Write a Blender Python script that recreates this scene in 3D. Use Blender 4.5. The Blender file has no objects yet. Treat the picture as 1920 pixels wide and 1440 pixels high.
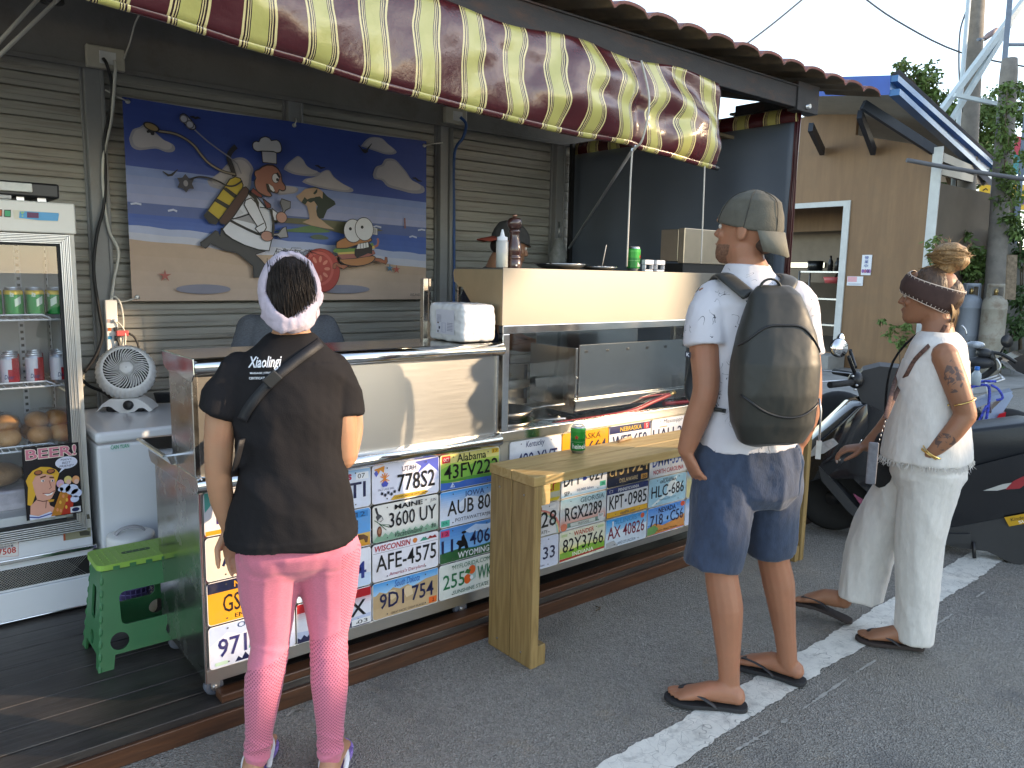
import bpy, bmesh, math, random
from mathutils import Vector, Matrix, noise
from math import sin, cos, pi, radians, sqrt, atan2
random.seed(7)
SC = bpy.context.scene
COL = SC.collection
# ---------------------------------------------------------------- camera
cam = bpy.data.cameras.new('camera'); camo = bpy.data.objects.new('camera', cam); COL.objects.link(camo)
cam.sensor_width = 36; cam.lens = 27.1507; cam.clip_start = .05; cam.clip_end = 2000
_r = Vector((0.7732049, -0.6338524, 0.0196290)); _u = Vector((0.0744983, 0.1215283, 0.9897883)); _f = Vector((0.6297651, 0.7638469, -0.1411872))
camo.matrix_world = Matrix(((_r.x, _u.x, -_f.x, -0.765364), (_r.y, _u.y, -_f.y, -2.483236), (_r.z, _u.z, -_f.z, 1.53), (0, 0, 0, 1)))
SC.camera = camo
# ---------------------------------------------------------------- daylight: low evening sun from the right, behind the camera
SUN_AZ = radians(132)     # compass-like angle from +Y towards +X
SUN_EL = radians(15)
world = bpy.data.worlds.new('World'); SC.world = world; world.use_nodes = True
nt = world.node_tree; nt.nodes.clear()
_o = nt.nodes.new('ShaderNodeOutputWorld'); _b = nt.nodes.new('ShaderNodeBackground'); _s = nt.nodes.new('ShaderNodeTexSky')
_s.sky_type = 'NISHITA'; _s.sun_disc = False; _s.sun_elevation = SUN_EL; _s.sun_rotation = SUN_AZ
_s.air_density = 1.0; _s.dust_density = .6; _s.ozone_density = 1.0
_b.inputs[1].default_value = .15
_h = nt.nodes.new('ShaderNodeHueSaturation'); _h.inputs['Saturation'].default_value = .75      # thin evening haze greys the sky a little
nt.links.new(_s.outputs[0], _h.inputs['Color']); nt.links.new(_h.outputs[0], _b.inputs[0]); nt.links.new(_b.outputs[0], _o.inputs[0])
sl = bpy.data.lights.new('sun', 'SUN'); sl.energy = 2.2; sl.angle = radians(.5); sl.color = (1, .74, .47)
so = bpy.data.objects.new('sun', sl); COL.objects.link(so)
_sd = Vector((sin(SUN_AZ) * cos(SUN_EL), cos(SUN_AZ) * cos(SUN_EL), sin(SUN_EL)))
so.rotation_euler = _sd.to_track_quat('Z', 'Y').to_euler(); so.location = _sd * 30
SC.view_settings.view_transform = 'Standard'; SC.view_settings.look = 'None'; SC.view_settings.gamma = 1
SC.view_settings.exposure = 1.95
SC.cycles.max_bounces = 8; SC.cycles.transparent_max_bounces = 12; SC.cycles.caustics_reflective = False; SC.cycles.caustics_refractive = False
SC.cycles.use_denoising = True; SC.cycles.sample_clamp_indirect = 6
# ---------------------------------------------------------------- helpers
def lin(c):
 return c / 12.92 if c <= .04045 else ((c + .055) / 1.055) ** 2.4
def C(*a):
 if len(a) == 1:
  h = a[0].lstrip('#'); a = [int(h[i:i + 2], 16) for i in (0, 2, 4)]
 return tuple(lin(x / 255) for x in a)
MATS = {}
def mat(name, col=(.5, .5, .5), rough=.5, metal=0., var=.12, scale=6., bump=0., bscale=80., stretch=None, spec=.5, coat=0., trans=0., alpha=1., sss=0., attr=None, rvar=0., dirt=None, dscale=2., damt=.5, ior=None, sheen=0.):
 """procedural Principled material: base colour broken up by noise, optional dirt patches, noise bump"""
 if name in MATS: return MATS[name]
 m = bpy.data.materials.new(name); m.use_nodes = True; MATS[name] = m
 n = m.node_tree.nodes; L = m.node_tree.links; p = n['Principled BSDF']
 tc = n.new('ShaderNodeTexCoord'); mp = n.new('ShaderNodeMapping'); L.new(tc.outputs['Object'], mp.inputs[0])
 if stretch: mp.inputs['Scale'].default_value = stretch
 nz = n.new('ShaderNodeTexNoise'); nz.inputs['Scale'].default_value = scale; nz.inputs['Detail'].default_value = 6; nz.inputs['Roughness'].default_value = .6
 L.new(mp.outputs[0], nz.inputs['Vector'])
 mr = n.new('ShaderNodeMapRange'); mr.inputs[1].default_value = .25; mr.inputs[2].default_value = .75; mr.inputs[3].default_value = 1 - var; mr.inputs[4].default_value = 1 + var
 L.new(nz.outputs[0], mr.inputs[0])
 mx = n.new('ShaderNodeMix'); mx.data_type = 'RGBA'; mx.blend_type = 'MULTIPLY'; mx.inputs[0].default_value = 1
 if attr:
  at = n.new('ShaderNodeAttribute'); at.attribute_name = attr; L.new(at.outputs['Color'], mx.inputs[6])
 else: mx.inputs[6].default_value = (*col, 1)
 cb = n.new('ShaderNodeCombineColor')
 for i in range(3): L.new(mr.outputs[0], cb.inputs[i])
 L.new(cb.outputs[0], mx.inputs[7]); out = mx.outputs[2]
 if dirt:
  d = n.new('ShaderNodeTexNoise'); d.inputs['Scale'].default_value = dscale; d.inputs['Detail'].default_value = 8; d.inputs['Roughness'].default_value = .7
  L.new(mp.outputs[0], d.inputs['Vector'])
  r = n.new('ShaderNodeMapRange'); r.inputs[1].default_value = .5; r.inputs[2].default_value = .72; r.inputs[4].default_value = damt; L.new(d.outputs[0], r.inputs[0])
  mm = n.new('ShaderNodeMix'); mm.data_type = 'RGBA'; L.new(r.outputs[0], mm.inputs[0]); L.new(out, mm.inputs[6]); mm.inputs[7].default_value = (*dirt, 1); out = mm.outputs[2]
 L.new(out, p.inputs['Base Color'])
 p.inputs['Roughness'].default_value = rough; p.inputs['Metallic'].default_value = metal; p.inputs['Specular IOR Level'].default_value = spec
 p.inputs['Coat Weight'].default_value = coat; p.inputs['Transmission Weight'].default_value = trans; p.inputs['Alpha'].default_value = alpha
 p.inputs['Sheen Weight'].default_value = sheen
 if ior: p.inputs['IOR'].default_value = ior
 if sss:
  p.inputs['Subsurface Weight'].default_value = sss; p.inputs['Subsurface Scale'].default_value = .01; p.inputs['Subsurface Radius'].default_value = (1, .35, .2)
 if rvar:
  r2 = n.new('ShaderNodeMapRange'); r2.inputs[1].default_value = .3; r2.inputs[2].default_value = .7; r2.inputs[3].default_value = max(.02, rough - rvar); r2.inputs[4].default_value = min(1, rough + rvar)
  L.new(nz.outputs[0], r2.inputs[0]); L.new(r2.outputs[0], p.inputs['Roughness'])
 if bump:
  b = n.new('ShaderNodeBump'); b.inputs['Strength'].default_value = bump; b.inputs['Distance'].default_value = .01
  n2 = n.new('ShaderNodeTexNoise'); n2.inputs['Scale'].default_value = bscale; n2.inputs['Detail'].default_value = 4; L.new(mp.outputs[0], n2.inputs['Vector'])
  L.new(n2.outputs[0], b.inputs['Height']); L.new(b.outputs[0], p.inputs['Normal'])
 return m
def nodes(m):
 return m.node_tree.nodes, m.node_tree.links, m.node_tree.nodes['Principled BSDF']
class MB:
 """collects geometry for ONE mesh object"""
 def __init__(s): s.v = []; s.f = []; s.m = []; s.s = []; s.c = []; s.uv = None
 def add(s, vs, fs, mi=0, sm=False, col=None):
  b = len(s.v); s.v += [tuple(p) for p in vs]
  for f in fs: s.f.append([b + i for i in f]); s.m.append(mi); s.s.append(sm); s.c.append(col)
  return s
 def poly(s, pts, mi=0, col=None): return s.add(pts, [list(range(len(pts)))], mi, False, col)
 def box(s, x0, x1, y0, y1, z0, z1, mi=0, col=None):
  v = [(x, y, z) for z in (z0, z1) for y in (y0, y1) for x in (x0, x1)]
  return s.add(v, [(0, 2, 3, 1), (4, 5, 7, 6), (0, 1, 5, 4), (2, 6, 7, 3), (0, 4, 6, 2), (1, 3, 7, 5)], mi, False, col)
 def beam(s, a, b, w, h, up=(0, 0, 1), mi=0, col=None):
  a = Vector(a); b = Vector(b); d = (b - a).normalized(); x = d.cross(Vector(up))
  if x.length < 1e-4: x = Vector((1, 0, 0))
  x.normalize(); y = x.cross(d); v = []
  for p in (a, b):
   for i, j in ((-1, -1), (1, -1), (1, 1), (-1, 1)): v.append(p + x * (i * w / 2) + y * (j * h / 2))
  return s.add(v, [(0, 1, 2, 3), (7, 6, 5, 4), (0, 4, 5, 1), (1, 5, 6, 2), (2, 6, 7, 3), (3, 7, 4, 0)], mi, False, col)
 def tube(s, pts, r, n=8, mi=0, sm=True, cap=True, col=None, flat=None, up=(0, 0, 1)):
  """round (or elliptical: flat = second radius list/number) tube along pts"""
  P = [Vector(p) for p in pts]; k = len(P); R = r if isinstance(r, (list, tuple)) else [r] * k
  F = R if flat is None else (flat if isinstance(flat, (list, tuple)) else [flat] * k)
  t = []
  for i in range(k):
   d = P[min(i + 1, k - 1)] - P[max(i - 1, 0)]; t.append(d.normalized() if d.length > 1e-9 else Vector((0, 0, 1)))
  x = t[0].cross(Vector(up))
  if x.length < 1e-3: x = t[0].cross(Vector((0, 1, 0)))
  if x.length < 1e-3: x = t[0].cross(Vector((1, 0, 0)))
  x.normalize(); vs = []
  for i in range(k):
   x = (x - t[i] * x.dot(t[i])).normalized(); y = t[i].cross(x)
   for j in range(n):
    a = 2 * pi * j / n; vs.append(P[i] + x * (cos(a) * R[i]) + y * (sin(a) * F[i]))
  fs = [(i * n + j, i * n + (j + 1) % n, (i + 1) * n + (j + 1) % n, (i + 1) * n + j) for i in range(k - 1) for j in range(n)]
  s.add(vs, fs, mi, sm, col)
  if cap:
   b = len(s.v) - len(vs)
   s.f.append([b + j for j in reversed(range(n))]); s.m.append(mi); s.s.append(False); s.c.append(col)
   s.f.append([b + (k - 1) * n + j for j in range(n)]); s.m.append(mi); s.s.append(False); s.c.append(col)
  return s
 def rings(s, rs, mi=0, sm=True, cap=True, col=None, closed=True):
  """skin a list of equal-length point loops"""
  n = len(rs[0]); vs = [p for r in rs for p in r]; k = len(rs)
  fs = [(i * n + j, i * n + (j + 1) % n, (i + 1) * n + (j + 1) % n, (i + 1) * n + j) for i in range(k - 1) for j in range(n if closed else n - 1)]
  if cap: fs += [tuple(reversed(range(n))), tuple((k - 1) * n + j for j in range(n))]
  return s.add(vs, fs, mi, sm, col)
 def lathe(s, prof, o=(0, 0, 0), n=20, mi=0, axis=(0, 0, 1), sm=True, col=None, cap=True):
  ax = Vector(axis).normalized(); x = ax.orthogonal().normalized(); y = ax.cross(x); o = Vector(o)
  return s.rings([[o + ax * z + (x * cos(2 * pi * j / n) + y * sin(2 * pi * j / n)) * max(r, 1e-4) for j in range(n)] for r, z in prof], mi, sm, cap, col)
 def ball(s, c, rx, ry=None, rz=None, n=12, k=8, mi=0, col=None, rot=None):
  ry = ry or rx; rz = rz or rx; c = Vector(c); rs = []
  for i in range(k + 1):
   a = pi * i / k; q = max(sin(a), .02)
   ring = []
   for j in range(n):
    p = Vector((rx * q * cos(2 * pi * j / n), ry * q * sin(2 * pi * j / n), -rz * cos(a)))
    if rot: p = rot @ p
    ring.append(c + p)
   rs.append(ring)
  return s.rings(rs, mi, True, True, col)
 def prism(s, poly, o, u, v, w, mi=0, col=None, mi_side=None):
  """polygon in the (u,v) plane at o, extruded by vector w"""
  o = Vector(o); u = Vector(u); v = Vector(v); w = Vector(w); n = len(poly)
  A = [o + u * a + v * b for a, b in poly]; B = [p + w for p in A]
  s.add(A + B, [list(range(n)), [n + i for i in reversed(range(n))]], mi, False, col)
  return s.add(A + B, [(i, n + i, n + (i + 1) % n, (i + 1) % n) for i in range(n)], mi if mi_side is None else mi_side, False, col)
 def mesh(s, name, mats):
  me = bpy.data.meshes.new(name); me.from_pydata(s.v, [], s.f)
  for m in mats: me.materials.append(m)
  me.polygons.foreach_set('material_index', s.m); me.polygons.foreach_set('use_smooth', s.s)
  if any(c is not None for c in s.c):
   ca = me.color_attributes.new('Col', 'FLOAT_COLOR', 'CORNER'); buf = []
   for p in me.polygons:
    c = s.c[p.index] or (.5, .5, .5); buf += [c[0], c[1], c[2], 1.0] * p.loop_total
   ca.data.foreach_set('color', buf)
  if s.uv:
   ul = me.uv_layers.new(name='UVMap'); buf = []
   for l in me.loops: buf += list(s.uv[l.vertex_index])
   ul.data.foreach_set('uv', buf)
  me.validate(clean_customdata=False); me.update()
  return me
 def obj(s, name, mats, parent=None, bevel=0, seg=2, fix=True):
  mats = mats if isinstance(mats, (list, tuple)) else [mats]
  o = bpy.data.objects.new(name, s.mesh(name, mats)); COL.objects.link(o)
  if parent: o.parent = parent
  if fix:
   bm = bmesh.new(); bm.from_mesh(o.data); bmesh.ops.recalc_face_normals(bm, faces=bm.faces); bm.to_mesh(o.data); bm.free()
  if bevel:
   b = o.modifiers.new('bevel', 'BEVEL'); b.width = bevel; b.segments = seg; b.limit_method = 'ANGLE'; b.angle_limit = radians(40); b.harden_normals = False
  return o
def tag(o, label=None, cat=None, group=None, kind=None):
 if label: o['label'] = label
 if cat: o['category'] = cat
 if group: o['group'] = group
 if kind: o['kind'] = kind
 return o
def thing(name, label, cat, loc=(0, 0, 0), rz=0, group=None):
 o = bpy.data.objects.new(name, None); COL.objects.link(o); o.location = loc; o.rotation_euler = (0, 0, rz); o.empty_display_size = .1
 return tag(o, label, cat, group)
def dup(root, loc, rz=None, label=None):
 r = root.copy(); COL.objects.link(r); r.location = loc
 if rz is not None: r.rotation_euler = (0, 0, rz)
 if label: r['label'] = label
 for ch in list(root.children):
  c = ch.copy(); COL.objects.link(c); c.parent = r
  for g in ch.children:
   d = g.copy(); COL.objects.link(d); d.parent = c
 return r
def tagm(mb, name, mats, label, cat, group=None, bevel=0, seg=2):
 return tag(mb.obj(name, mats, None, bevel, seg), label, cat, group)
_tc = {}
def text2d(s, bold=0., shear=0.):
 k = (s, bold, shear)
 if k in _tc: return _tc[k]
 cu = bpy.data.curves.new('t', 'FONT'); cu.body = s; cu.size = 1; cu.offset = bold; cu.shear = shear; cu.resolution_u = 2; cu.fill_mode = 'FRONT'
 o = bpy.data.objects.new('t', cu); COL.objects.link(o)
 dg = bpy.context.evaluated_depsgraph_get(); me = o.evaluated_get(dg).to_mesh()
 vs = [(v.co.x, v.co.y) for v in me.vertices]; fs = [list(p.vertices) for p in me.polygons]
 o.evaluated_get(dg).to_mesh_clear(); bpy.data.objects.remove(o); bpy.data.curves.remove(cu)
 if not vs: vs = [(0, 0), (1, 0), (1, 1)]; fs = []
 x0 = min(v[0] for v in vs); x1 = max(v[0] for v in vs); y0 = min(v[1] for v in vs); y1 = max(v[1] for v in vs)
 vs = [((x - x0) / max(x1 - x0, 1e-6), (y - y0) / max(y1 - y0, 1e-6)) for x, y in vs]
 _tc[k] = (vs, fs); return _tc[k]
class Plane:
 """flat artwork on a plane: o + u*a + v*b, every layer a hair further along n"""
 def __init__(s, mb, o, u, v, n, step=.0004, mi=0, wob=None):
  s.mb = mb; s.o = Vector(o); s.u = Vector(u); s.v = Vector(v); s.n = Vector(n).normalized(); s.k = 1; s.step = step; s.mi = mi; s.wob = wob
 def pt(s, a, b):
  p = s.o + s.u * a + s.v * b + s.n * (s.step * s.k)
  if s.wob: p = p + s.n * s.wob(a, b)
  return p
 def poly(s, pts, col, up=True):
  s.mb.add([s.pt(*p) for p in pts], [list(range(len(pts)))], s.mi, False, col)
  if up: s.k += 1
 def rect(s, a0, a1, b0, b1, col, up=True): s.poly([(a0, b0), (a1, b0), (a1, b1), (a0, b1)], col, up)
 def ell(s, a, b, ra, rb, col, n=20, up=True, rot=0):
  s.poly([(a + ra * cos(t) * cos(rot) - rb * sin(t) * sin(rot), b + ra * cos(t) * sin(rot) + rb * sin(t) * cos(rot)) for t in [2 * pi * i / n for i in range(n)]], col, up)
 def text(s, t, a0, a1, b0, b1, col, bold=0., shear=0., slope=0., up=True):
  vs, fs = text2d(t, bold, shear)
  s.mb.add([s.pt(a0 + (a1 - a0) * x, b0 + (b1 - b0) * y + slope * x) for x, y in vs], fs, s.mi, False, col)
  if up: s.k += 1
 def line(s, pts, w, col, up=True):
  """polyline with width (list or number)"""
  P = [Vector((a, b)) for a, b in pts]; n = len(P); W = w if isinstance(w, (list, tuple)) else [w] * n; Lf = []; Rt = []
  for i in range(n):
   d = P[min(i + 1, n - 1)] - P[max(i - 1, 0)]; d = d.normalized() if d.length > 1e-9 else Vector((1, 0)); q = Vector((-d.y, d.x)) * (W[i] / 2)
   Lf.append(P[i] + q); Rt.append(P[i] - q)
  for i in range(n - 1):
   s.mb.add([s.pt(*Lf[i]), s.pt(*Lf[i + 1]), s.pt(*Rt[i + 1]), s.pt(*Rt[i])], [(0, 1, 2, 3)], s.mi, False, col)
  if up: s.k += 1
def smooth_line(pts, k=4):
 """Catmull-Rom through pts"""
 P = [Vector(p) for p in pts]; out = []
 for i in range(len(P) - 1):
  a = P[max(i - 1, 0)]; b = P[i]; c = P[i + 1]; d = P[min(i + 2, len(P) - 1)]
  for j in range(k):
   t = j / k; out.append(.5 * ((2 * b) + (c - a) * t + (2 * a - 5 * b + 4 * c - d) * t * t + (3 * b - a - 3 * c + d) * t ** 3))
 out.append(P[-1]); return out
def cable(name, pts, r, m, label, cat, group=None, k=5):
 return tagm(MB().tube(smooth_line(pts, k), r, 6), name, m, label, cat, group)
def rrect(w, h, r, n=4):
 o = []
 for cx, cy, a0 in ((w - r, h - r, 0), (r, h - r, 90), (r, r, 180), (w - r, r, 270)):
  for i in range(n + 1):
   a = radians(a0 + 90 * i / n); o.append((cx + r * cos(a), cy + r * sin(a)))
 return o
# ---------------------------------------------------------------- materials
def add_wave_lines(m, axis, period, width, depth=.6):
 """dark narrow grooves across one object axis"""
 n, L, p = nodes(m)
PRINT = mat('printed', attr='Col', rough=.35, var=.05, scale=30, spec=.4)
PRINTM = mat('printed_vinyl', attr='Col', rough=.55, var=.06, scale=12, bump=.5, bscale=3)
PLATE = mat('plate_paint', attr='Col', rough=.28, var=.05, scale=14, spec=.5, dirt=(.25, .22, .18), dscale=9, damt=.25)
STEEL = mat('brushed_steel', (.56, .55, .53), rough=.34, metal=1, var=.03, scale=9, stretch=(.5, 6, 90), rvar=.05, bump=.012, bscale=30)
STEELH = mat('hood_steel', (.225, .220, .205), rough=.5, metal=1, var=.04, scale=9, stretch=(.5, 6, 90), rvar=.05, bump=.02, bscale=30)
STEELV = mat('brushed_steel_side', (.6, .59, .57), rough=.24, metal=1, var=.08, scale=7, rvar=.1, bump=.05, bscale=6)
CHROME = mat('polished_steel', (.72, .72, .71), rough=.13, metal=1, var=.04, scale=12, rvar=.05)
ZINC = mat('zinc', (.55, .55, .56), rough=.38, metal=1, var=.15, scale=20, rvar=.1)
PALEG = mat('pale_steel', (.50, .56, .58), rough=.5, var=.1)
GALV = mat('galvanised_pipe', (.17, .20, .25), rough=.5, metal=.2, var=.15, scale=9)
SHUT = mat('shutter_paint', (.37, .36, .325), rough=.55, var=.14, scale=3, stretch=(.6, 1, 9), dirt=(.13, .085, .055), dscale=3.2, damt=.55, bump=.08, bscale=40)
POST = mat('post_paint', (.27, .275, .28), rough=.5, var=.12, scale=5, dirt=(.14, .1, .07), dscale=5, damt=.4)
LINT = mat('lintel_paint', (.20, .195, .19), rough=.7, var=.18, scale=3, dirt=(.10, .07, .05), dscale=3.5, damt=.5, bump=.1, bscale=50)
BEAM = mat('rusty_beam', (.035, .034, .036), rough=.6, spec=.25, var=.2, scale=5, stretch=(1, 3, 3), dirt=(.11, .05, .028), dscale=4, damt=.6, bump=.1, bscale=60)
DARKWOOD = mat('dark_rafter', (.04, .035, .03), rough=.8, var=.3, scale=8)
ROOFRED = mat('roof_red', (.24, .085, .07), rough=.55, var=.3, scale=5, dirt=(.16, .12, .10), dscale=3, damt=.7, bump=.15, bscale=60)
ROOFU = mat('roof_underside', (.19, .15, .10), rough=.8, var=.3, scale=4, dirt=(.07, .05, .035), dscale=3, damt=.6)
BLACK = mat('black_plastic', (.012, .012, .013), rough=.4, var=.1)
BLACKR = mat('black_rubber', (.016, .016, .017), rough=.75, var=.2, scale=30, bump=.1, bscale=200)
WHITEP = mat('white_plastic', (.78, .78, .77), rough=.35, var=.03, spec=.5)
WHITEE = mat('white_enamel', (.74, .72, .66), rough=.3, var=.05, scale=4, dirt=(.45, .40, .32), dscale=4, damt=.3)
FREEZ = mat('freezer_enamel', (.70, .72, .76), rough=.22, var=.03, scale=3)
ALU = mat('aluminium', (.62, .62, .62), rough=.35, metal=.9, var=.08, scale=8, stretch=(4, 4, 1))
GREYP = mat('grey_plastic', (.35, .34, .36), rough=.5)
WIREW = mat('white_wire', (.8, .8, .78), rough=.4)
def glass(name, tint=(1, 1, 1), rough=0., mixf=.12):
 """thin pane: mostly clear, fresnel reflections"""
 m = bpy.data.materials.new(name); m.use_nodes = True; MATS[name] = m
 n = m.node_tree.nodes; L = m.node_tree.links; n.clear()
 o = n.new('ShaderNodeOutputMaterial'); t = n.new('ShaderNodeBsdfTransparent'); t.inputs[0].default_value = (*tint, 1)
 g = n.new('ShaderNodeBsdfGlossy'); g.inputs['Roughness'].default_value = rough; g.inputs[0].default_value = (1, 1, 1, 1)
 f = n.new('ShaderNodeLayerWeight'); f.inputs[0].default_value = .5; q = n.new('ShaderNodeMath'); q.operation = 'POWER'; q.inputs[1].default_value = 4; L.new(f.outputs['Facing'], q.inputs[0])      # Schlick, the same from both sides
 a = n.new('ShaderNodeMath'); a.operation = 'MULTIPLY_ADD'; a.inputs[1].default_value = .9; a.inputs[2].default_value = mixf * .6; a.use_clamp = True
 x = n.new('ShaderNodeMixShader'); L.new(q.outputs[0], a.inputs[0]); L.new(a.outputs[0], x.inputs[0]); L.new(t.outputs[0], x.inputs[1]); L.new(g.outputs[0], x.inputs[2]); L.new(x.outputs[0], o.inputs[0])
 return m
GLASS = glass('pane_glass', (.985, .99, .985), mixf=.07)
FGLASS = glass('fridge_glass', (.95, .97, 1.0), mixf=.08)
FILM = glass('plastic_film', (.97, .97, .97), rough=.25, mixf=.03)
ACRY = glass('scratched_acrylic', (.62, .63, .62), rough=.2, mixf=.22)
PCLEAR = glass('clear_bottle', (.80, .84, .86), rough=.1, mixf=.16)
def wood(name, c1, c2, stretch, scale=3., rough=.6, ring=14., bump=.15, dirt=None, damt=.4):
 m = bpy.data.materials.new(name); m.use_nodes = True; MATS[name] = m
 n, L, p = nodes(m)
 tc = n.new('ShaderNodeTexCoord'); mp = n.new('ShaderNodeMapping'); mp.inputs['Scale'].default_value = stretch; L.new(tc.outputs['Object'], mp.inputs[0])
 nz = n.new('ShaderNodeTexNoise'); nz.inputs['Scale'].default_value = scale; nz.inputs['Detail'].default_value = 3; L.new(mp.outputs[0], nz.inputs['Vector'])
 ml = n.new('ShaderNodeMath'); ml.operation = 'MULTIPLY'; ml.inputs[1].default_value = ring; L.new(nz.outputs[0], ml.inputs[0])
 fr = n.new('ShaderNodeMath'); fr.operation = 'PINGPONG'; fr.inputs[1].default_value = 1; L.new(ml.outputs[0], fr.inputs[0])
 n2 = n.new('ShaderNodeTexNoise'); n2.inputs['Scale'].default_value = scale * 9; n2.inputs['Detail'].default_value = 5; L.new(mp.outputs[0], n2.inputs['Vector'])
 av = n.new('ShaderNodeMath'); av.operation = 'MULTIPLY_ADD'; av.inputs[1].default_value = .55; L.new(fr.outputs[0], av.inputs[0])
 a2 = n.new('ShaderNodeMath'); a2.operation = 'MULTIPLY'; a2.inputs[1].default_value = .5; L.new(n2.outputs[0], a2.inputs[0]); L.new(a2.outputs[0], av.inputs[2])
 mx = n.new('ShaderNodeMix'); mx.data_type = 'RGBA'; mx.inputs[6].default_value = (*c1, 1); mx.inputs[7].default_value = (*c2, 1); L.new(av.outputs[0], mx.inputs[0])
 out = mx.outputs[2]
 if dirt:
  d = n.new('ShaderNodeTexNoise'); d.inputs['Scale'].default_value = 2.3; d.inputs['Detail'].default_value = 8; d.inputs['Roughness'].default_value = .7; L.new(tc.outputs['Object'], d.inputs['Vector'])
  r = n.new('ShaderNodeMapRange'); r.inputs[1].default_value = .45; r.inputs[2].default_value = .7; r.inputs[4].default_value = damt; L.new(d.outputs[0], r.inputs[0])
  mm = n.new('ShaderNodeMix'); mm.data_type = 'RGBA'; L.new(r.outputs[0], mm.inputs[0]); L.new(out, mm.inputs[6]); mm.inputs[7].default_value = (*dirt, 1); out = mm.outputs[2]
 L.new(out, p.inputs['Base Color']); p.inputs['Roughness'].default_value = rough
 b = n.new('ShaderNodeBump'); b.inputs['Strength'].default_value = bump; b.inputs['Distance'].default_value = .003; L.new(av.outputs[0], b.inputs['Height']); L.new(b.outputs[0], p.inputs['Normal'])
 return m
PINE = wood('treated_pine_top', (.50, .36, .15), (.34, .22, .075), (.9, 9, 9), 1.6, .6, 10)
PINEV = wood('treated_pine_end', (.36, .245, .095), (.20, .125, .04), (9, 9, .8), 1.5, .6, 14)
DECKT = wood('dark_deck', (.050, .042, .038), (.022, .018, .017), (.7, 8, 8), 2.2, .42, 9, .35, dirt=(.095, .083, .072), damt=.6)
DECKF = wood('deck_fascia', (.12, .048, .020), (.040, .017, .010), (.6, 8, 8), 2.0, .4, 9, .3, dirt=(.03, .02, .015), damt=.5)
PLY = wood('plywood', (.25, .145, .068), (.19, .105, .048), (7, 7, .7), 1.1, .6, 5, .05, dirt=(.17, .105, .055), damt=.5)
def asphalt_mat():
 m = bpy.data.materials.new('asphalt'); m.use_nodes = True
 n, L, p = nodes(m); tc = n.new('ShaderNodeTexCoord')
 def nz(s, d=4, r=.6):
  x = n.new('ShaderNodeTexNoise'); x.inputs['Scale'].default_value = s; x.inputs['Detail'].default_value = d; x.inputs['Roughness'].default_value = r; L.new(tc.outputs['Object'], x.inputs['Vector']); return x.outputs[0]
 def ramp(src, a, b, c0, c1):
  x = n.new('ShaderNodeMapRange'); x.inputs[1].default_value = a; x.inputs[2].default_value = b; x.inputs[3].default_value = c0; x.inputs[4].default_value = c1; L.new(src, x.inputs[0]); return x.outputs[0]
 def mixc(f, a, b):
  x = n.new('ShaderNodeMix'); x.data_type = 'RGBA'; L.new(f, x.inputs[0])
  for i, q in ((6, a), (7, b)):
   if isinstance(q, tuple): x.inputs[i].default_value = (*q, 1)
   else: L.new(q, x.inputs[i])
  return x.outputs[2]
 v = n.new('ShaderNodeTexVoronoi'); v.inputs['Scale'].default_value = 150; L.new(tc.outputs['Object'], v.inputs['Vector'])
 stone = mixc(v.outputs['Color'], (.11, .106, .102), (.50, .475, .43))
 base = mixc(ramp(nz(170, 3), .3, .55, 0, 1), (.275, .262, .242), stone)
 base = mixc(ramp(nz(.55, 6, .65), .4, .66, 0, .6), base, (.29, .26, .21))     # dusty patches
 base = mixc(ramp(nz(2.3, 7, .7), .54, .72, 0, .7), base, (.165, .16, .157))       # oily darker patches
 base = mixc(ramp(nz(5, 8, .75), .58, .74, 0, .55), base, (.36, .28, .18))       # sand in the hollows
 v2 = n.new('ShaderNodeTexVoronoi'); v2.inputs['Scale'].default_value = 42; L.new(tc.outputs['Object'], v2.inputs['Vector'])
 base = mixc(ramp(v2.outputs['Distance'], .03, .055, .8, 0), base, (.45, .44, .40))     # few pale chips
 L.new(base, p.inputs['Base Color']); p.inputs['Roughness'].default_value = .86; p.inputs['Specular IOR Level'].default_value = .3
 b = n.new('ShaderNodeBump'); b.inputs['Strength'].default_value = .9; b.inputs['Distance'].default_value = .012
 b2 = n.new('ShaderNodeBump'); b2.inputs['Strength'].default_value = .5; b2.inputs['Distance'].default_value = .02
 L.new(nz(8, 5), b2.inputs['Height']); L.new(v.outputs['Distance'], b.inputs['Height']); L.new(b2.outputs[0], b.inputs['Normal']); L.new(b.outputs[0], p.inputs['Normal'])
 return m
ASPH = asphalt_mat()
def cracked_paint():
 m = mat('road_paint', (.74, .72, .65), rough=.7, var=.12, scale=9, dirt=(.11, .11, .11), dscale=16, damt=.55, bump=.3, bscale=120)
 n, L, p = nodes(m); tc = n.new('ShaderNodeTexCoord')
 v = n.new('ShaderNodeTexVoronoi'); v.feature = 'DISTANCE_TO_EDGE'; v.inputs['Scale'].default_value = 15
 w = n.new('ShaderNodeTexNoise'); w.inputs['Scale'].default_value = 8; L.new(tc.outputs['Object'], w.inputs['Vector'])
 a = n.new('ShaderNodeVectorMath'); a.operation = 'MULTIPLY_ADD'; a.inputs[1].default_value = (.25, .25, 0); L.new(w.outputs['Color'], a.inputs[0]); L.new(tc.outputs['Object'], a.inputs[2]); L.new(a.outputs[0], v.inputs['Vector'])
 r = n.new('ShaderNodeMapRange'); r.inputs[1].default_value = .003; r.inputs[2].default_value = .012; L.new(v.outputs['Distance'], r.inputs[0])
 src = p.inputs['Base Color'].links[0].from_socket
 x = n.new('ShaderNodeMix'); x.data_type = 'RGBA'; x.inputs[6].default_value = (.33, .32, .29, 1); L.new(r.outputs[0], x.inputs[0]); L.new(src, x.inputs[7]); L.new(x.outputs[2], p.inputs['Base Color'])
 return m
RPAINT = cracked_paint()
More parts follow.
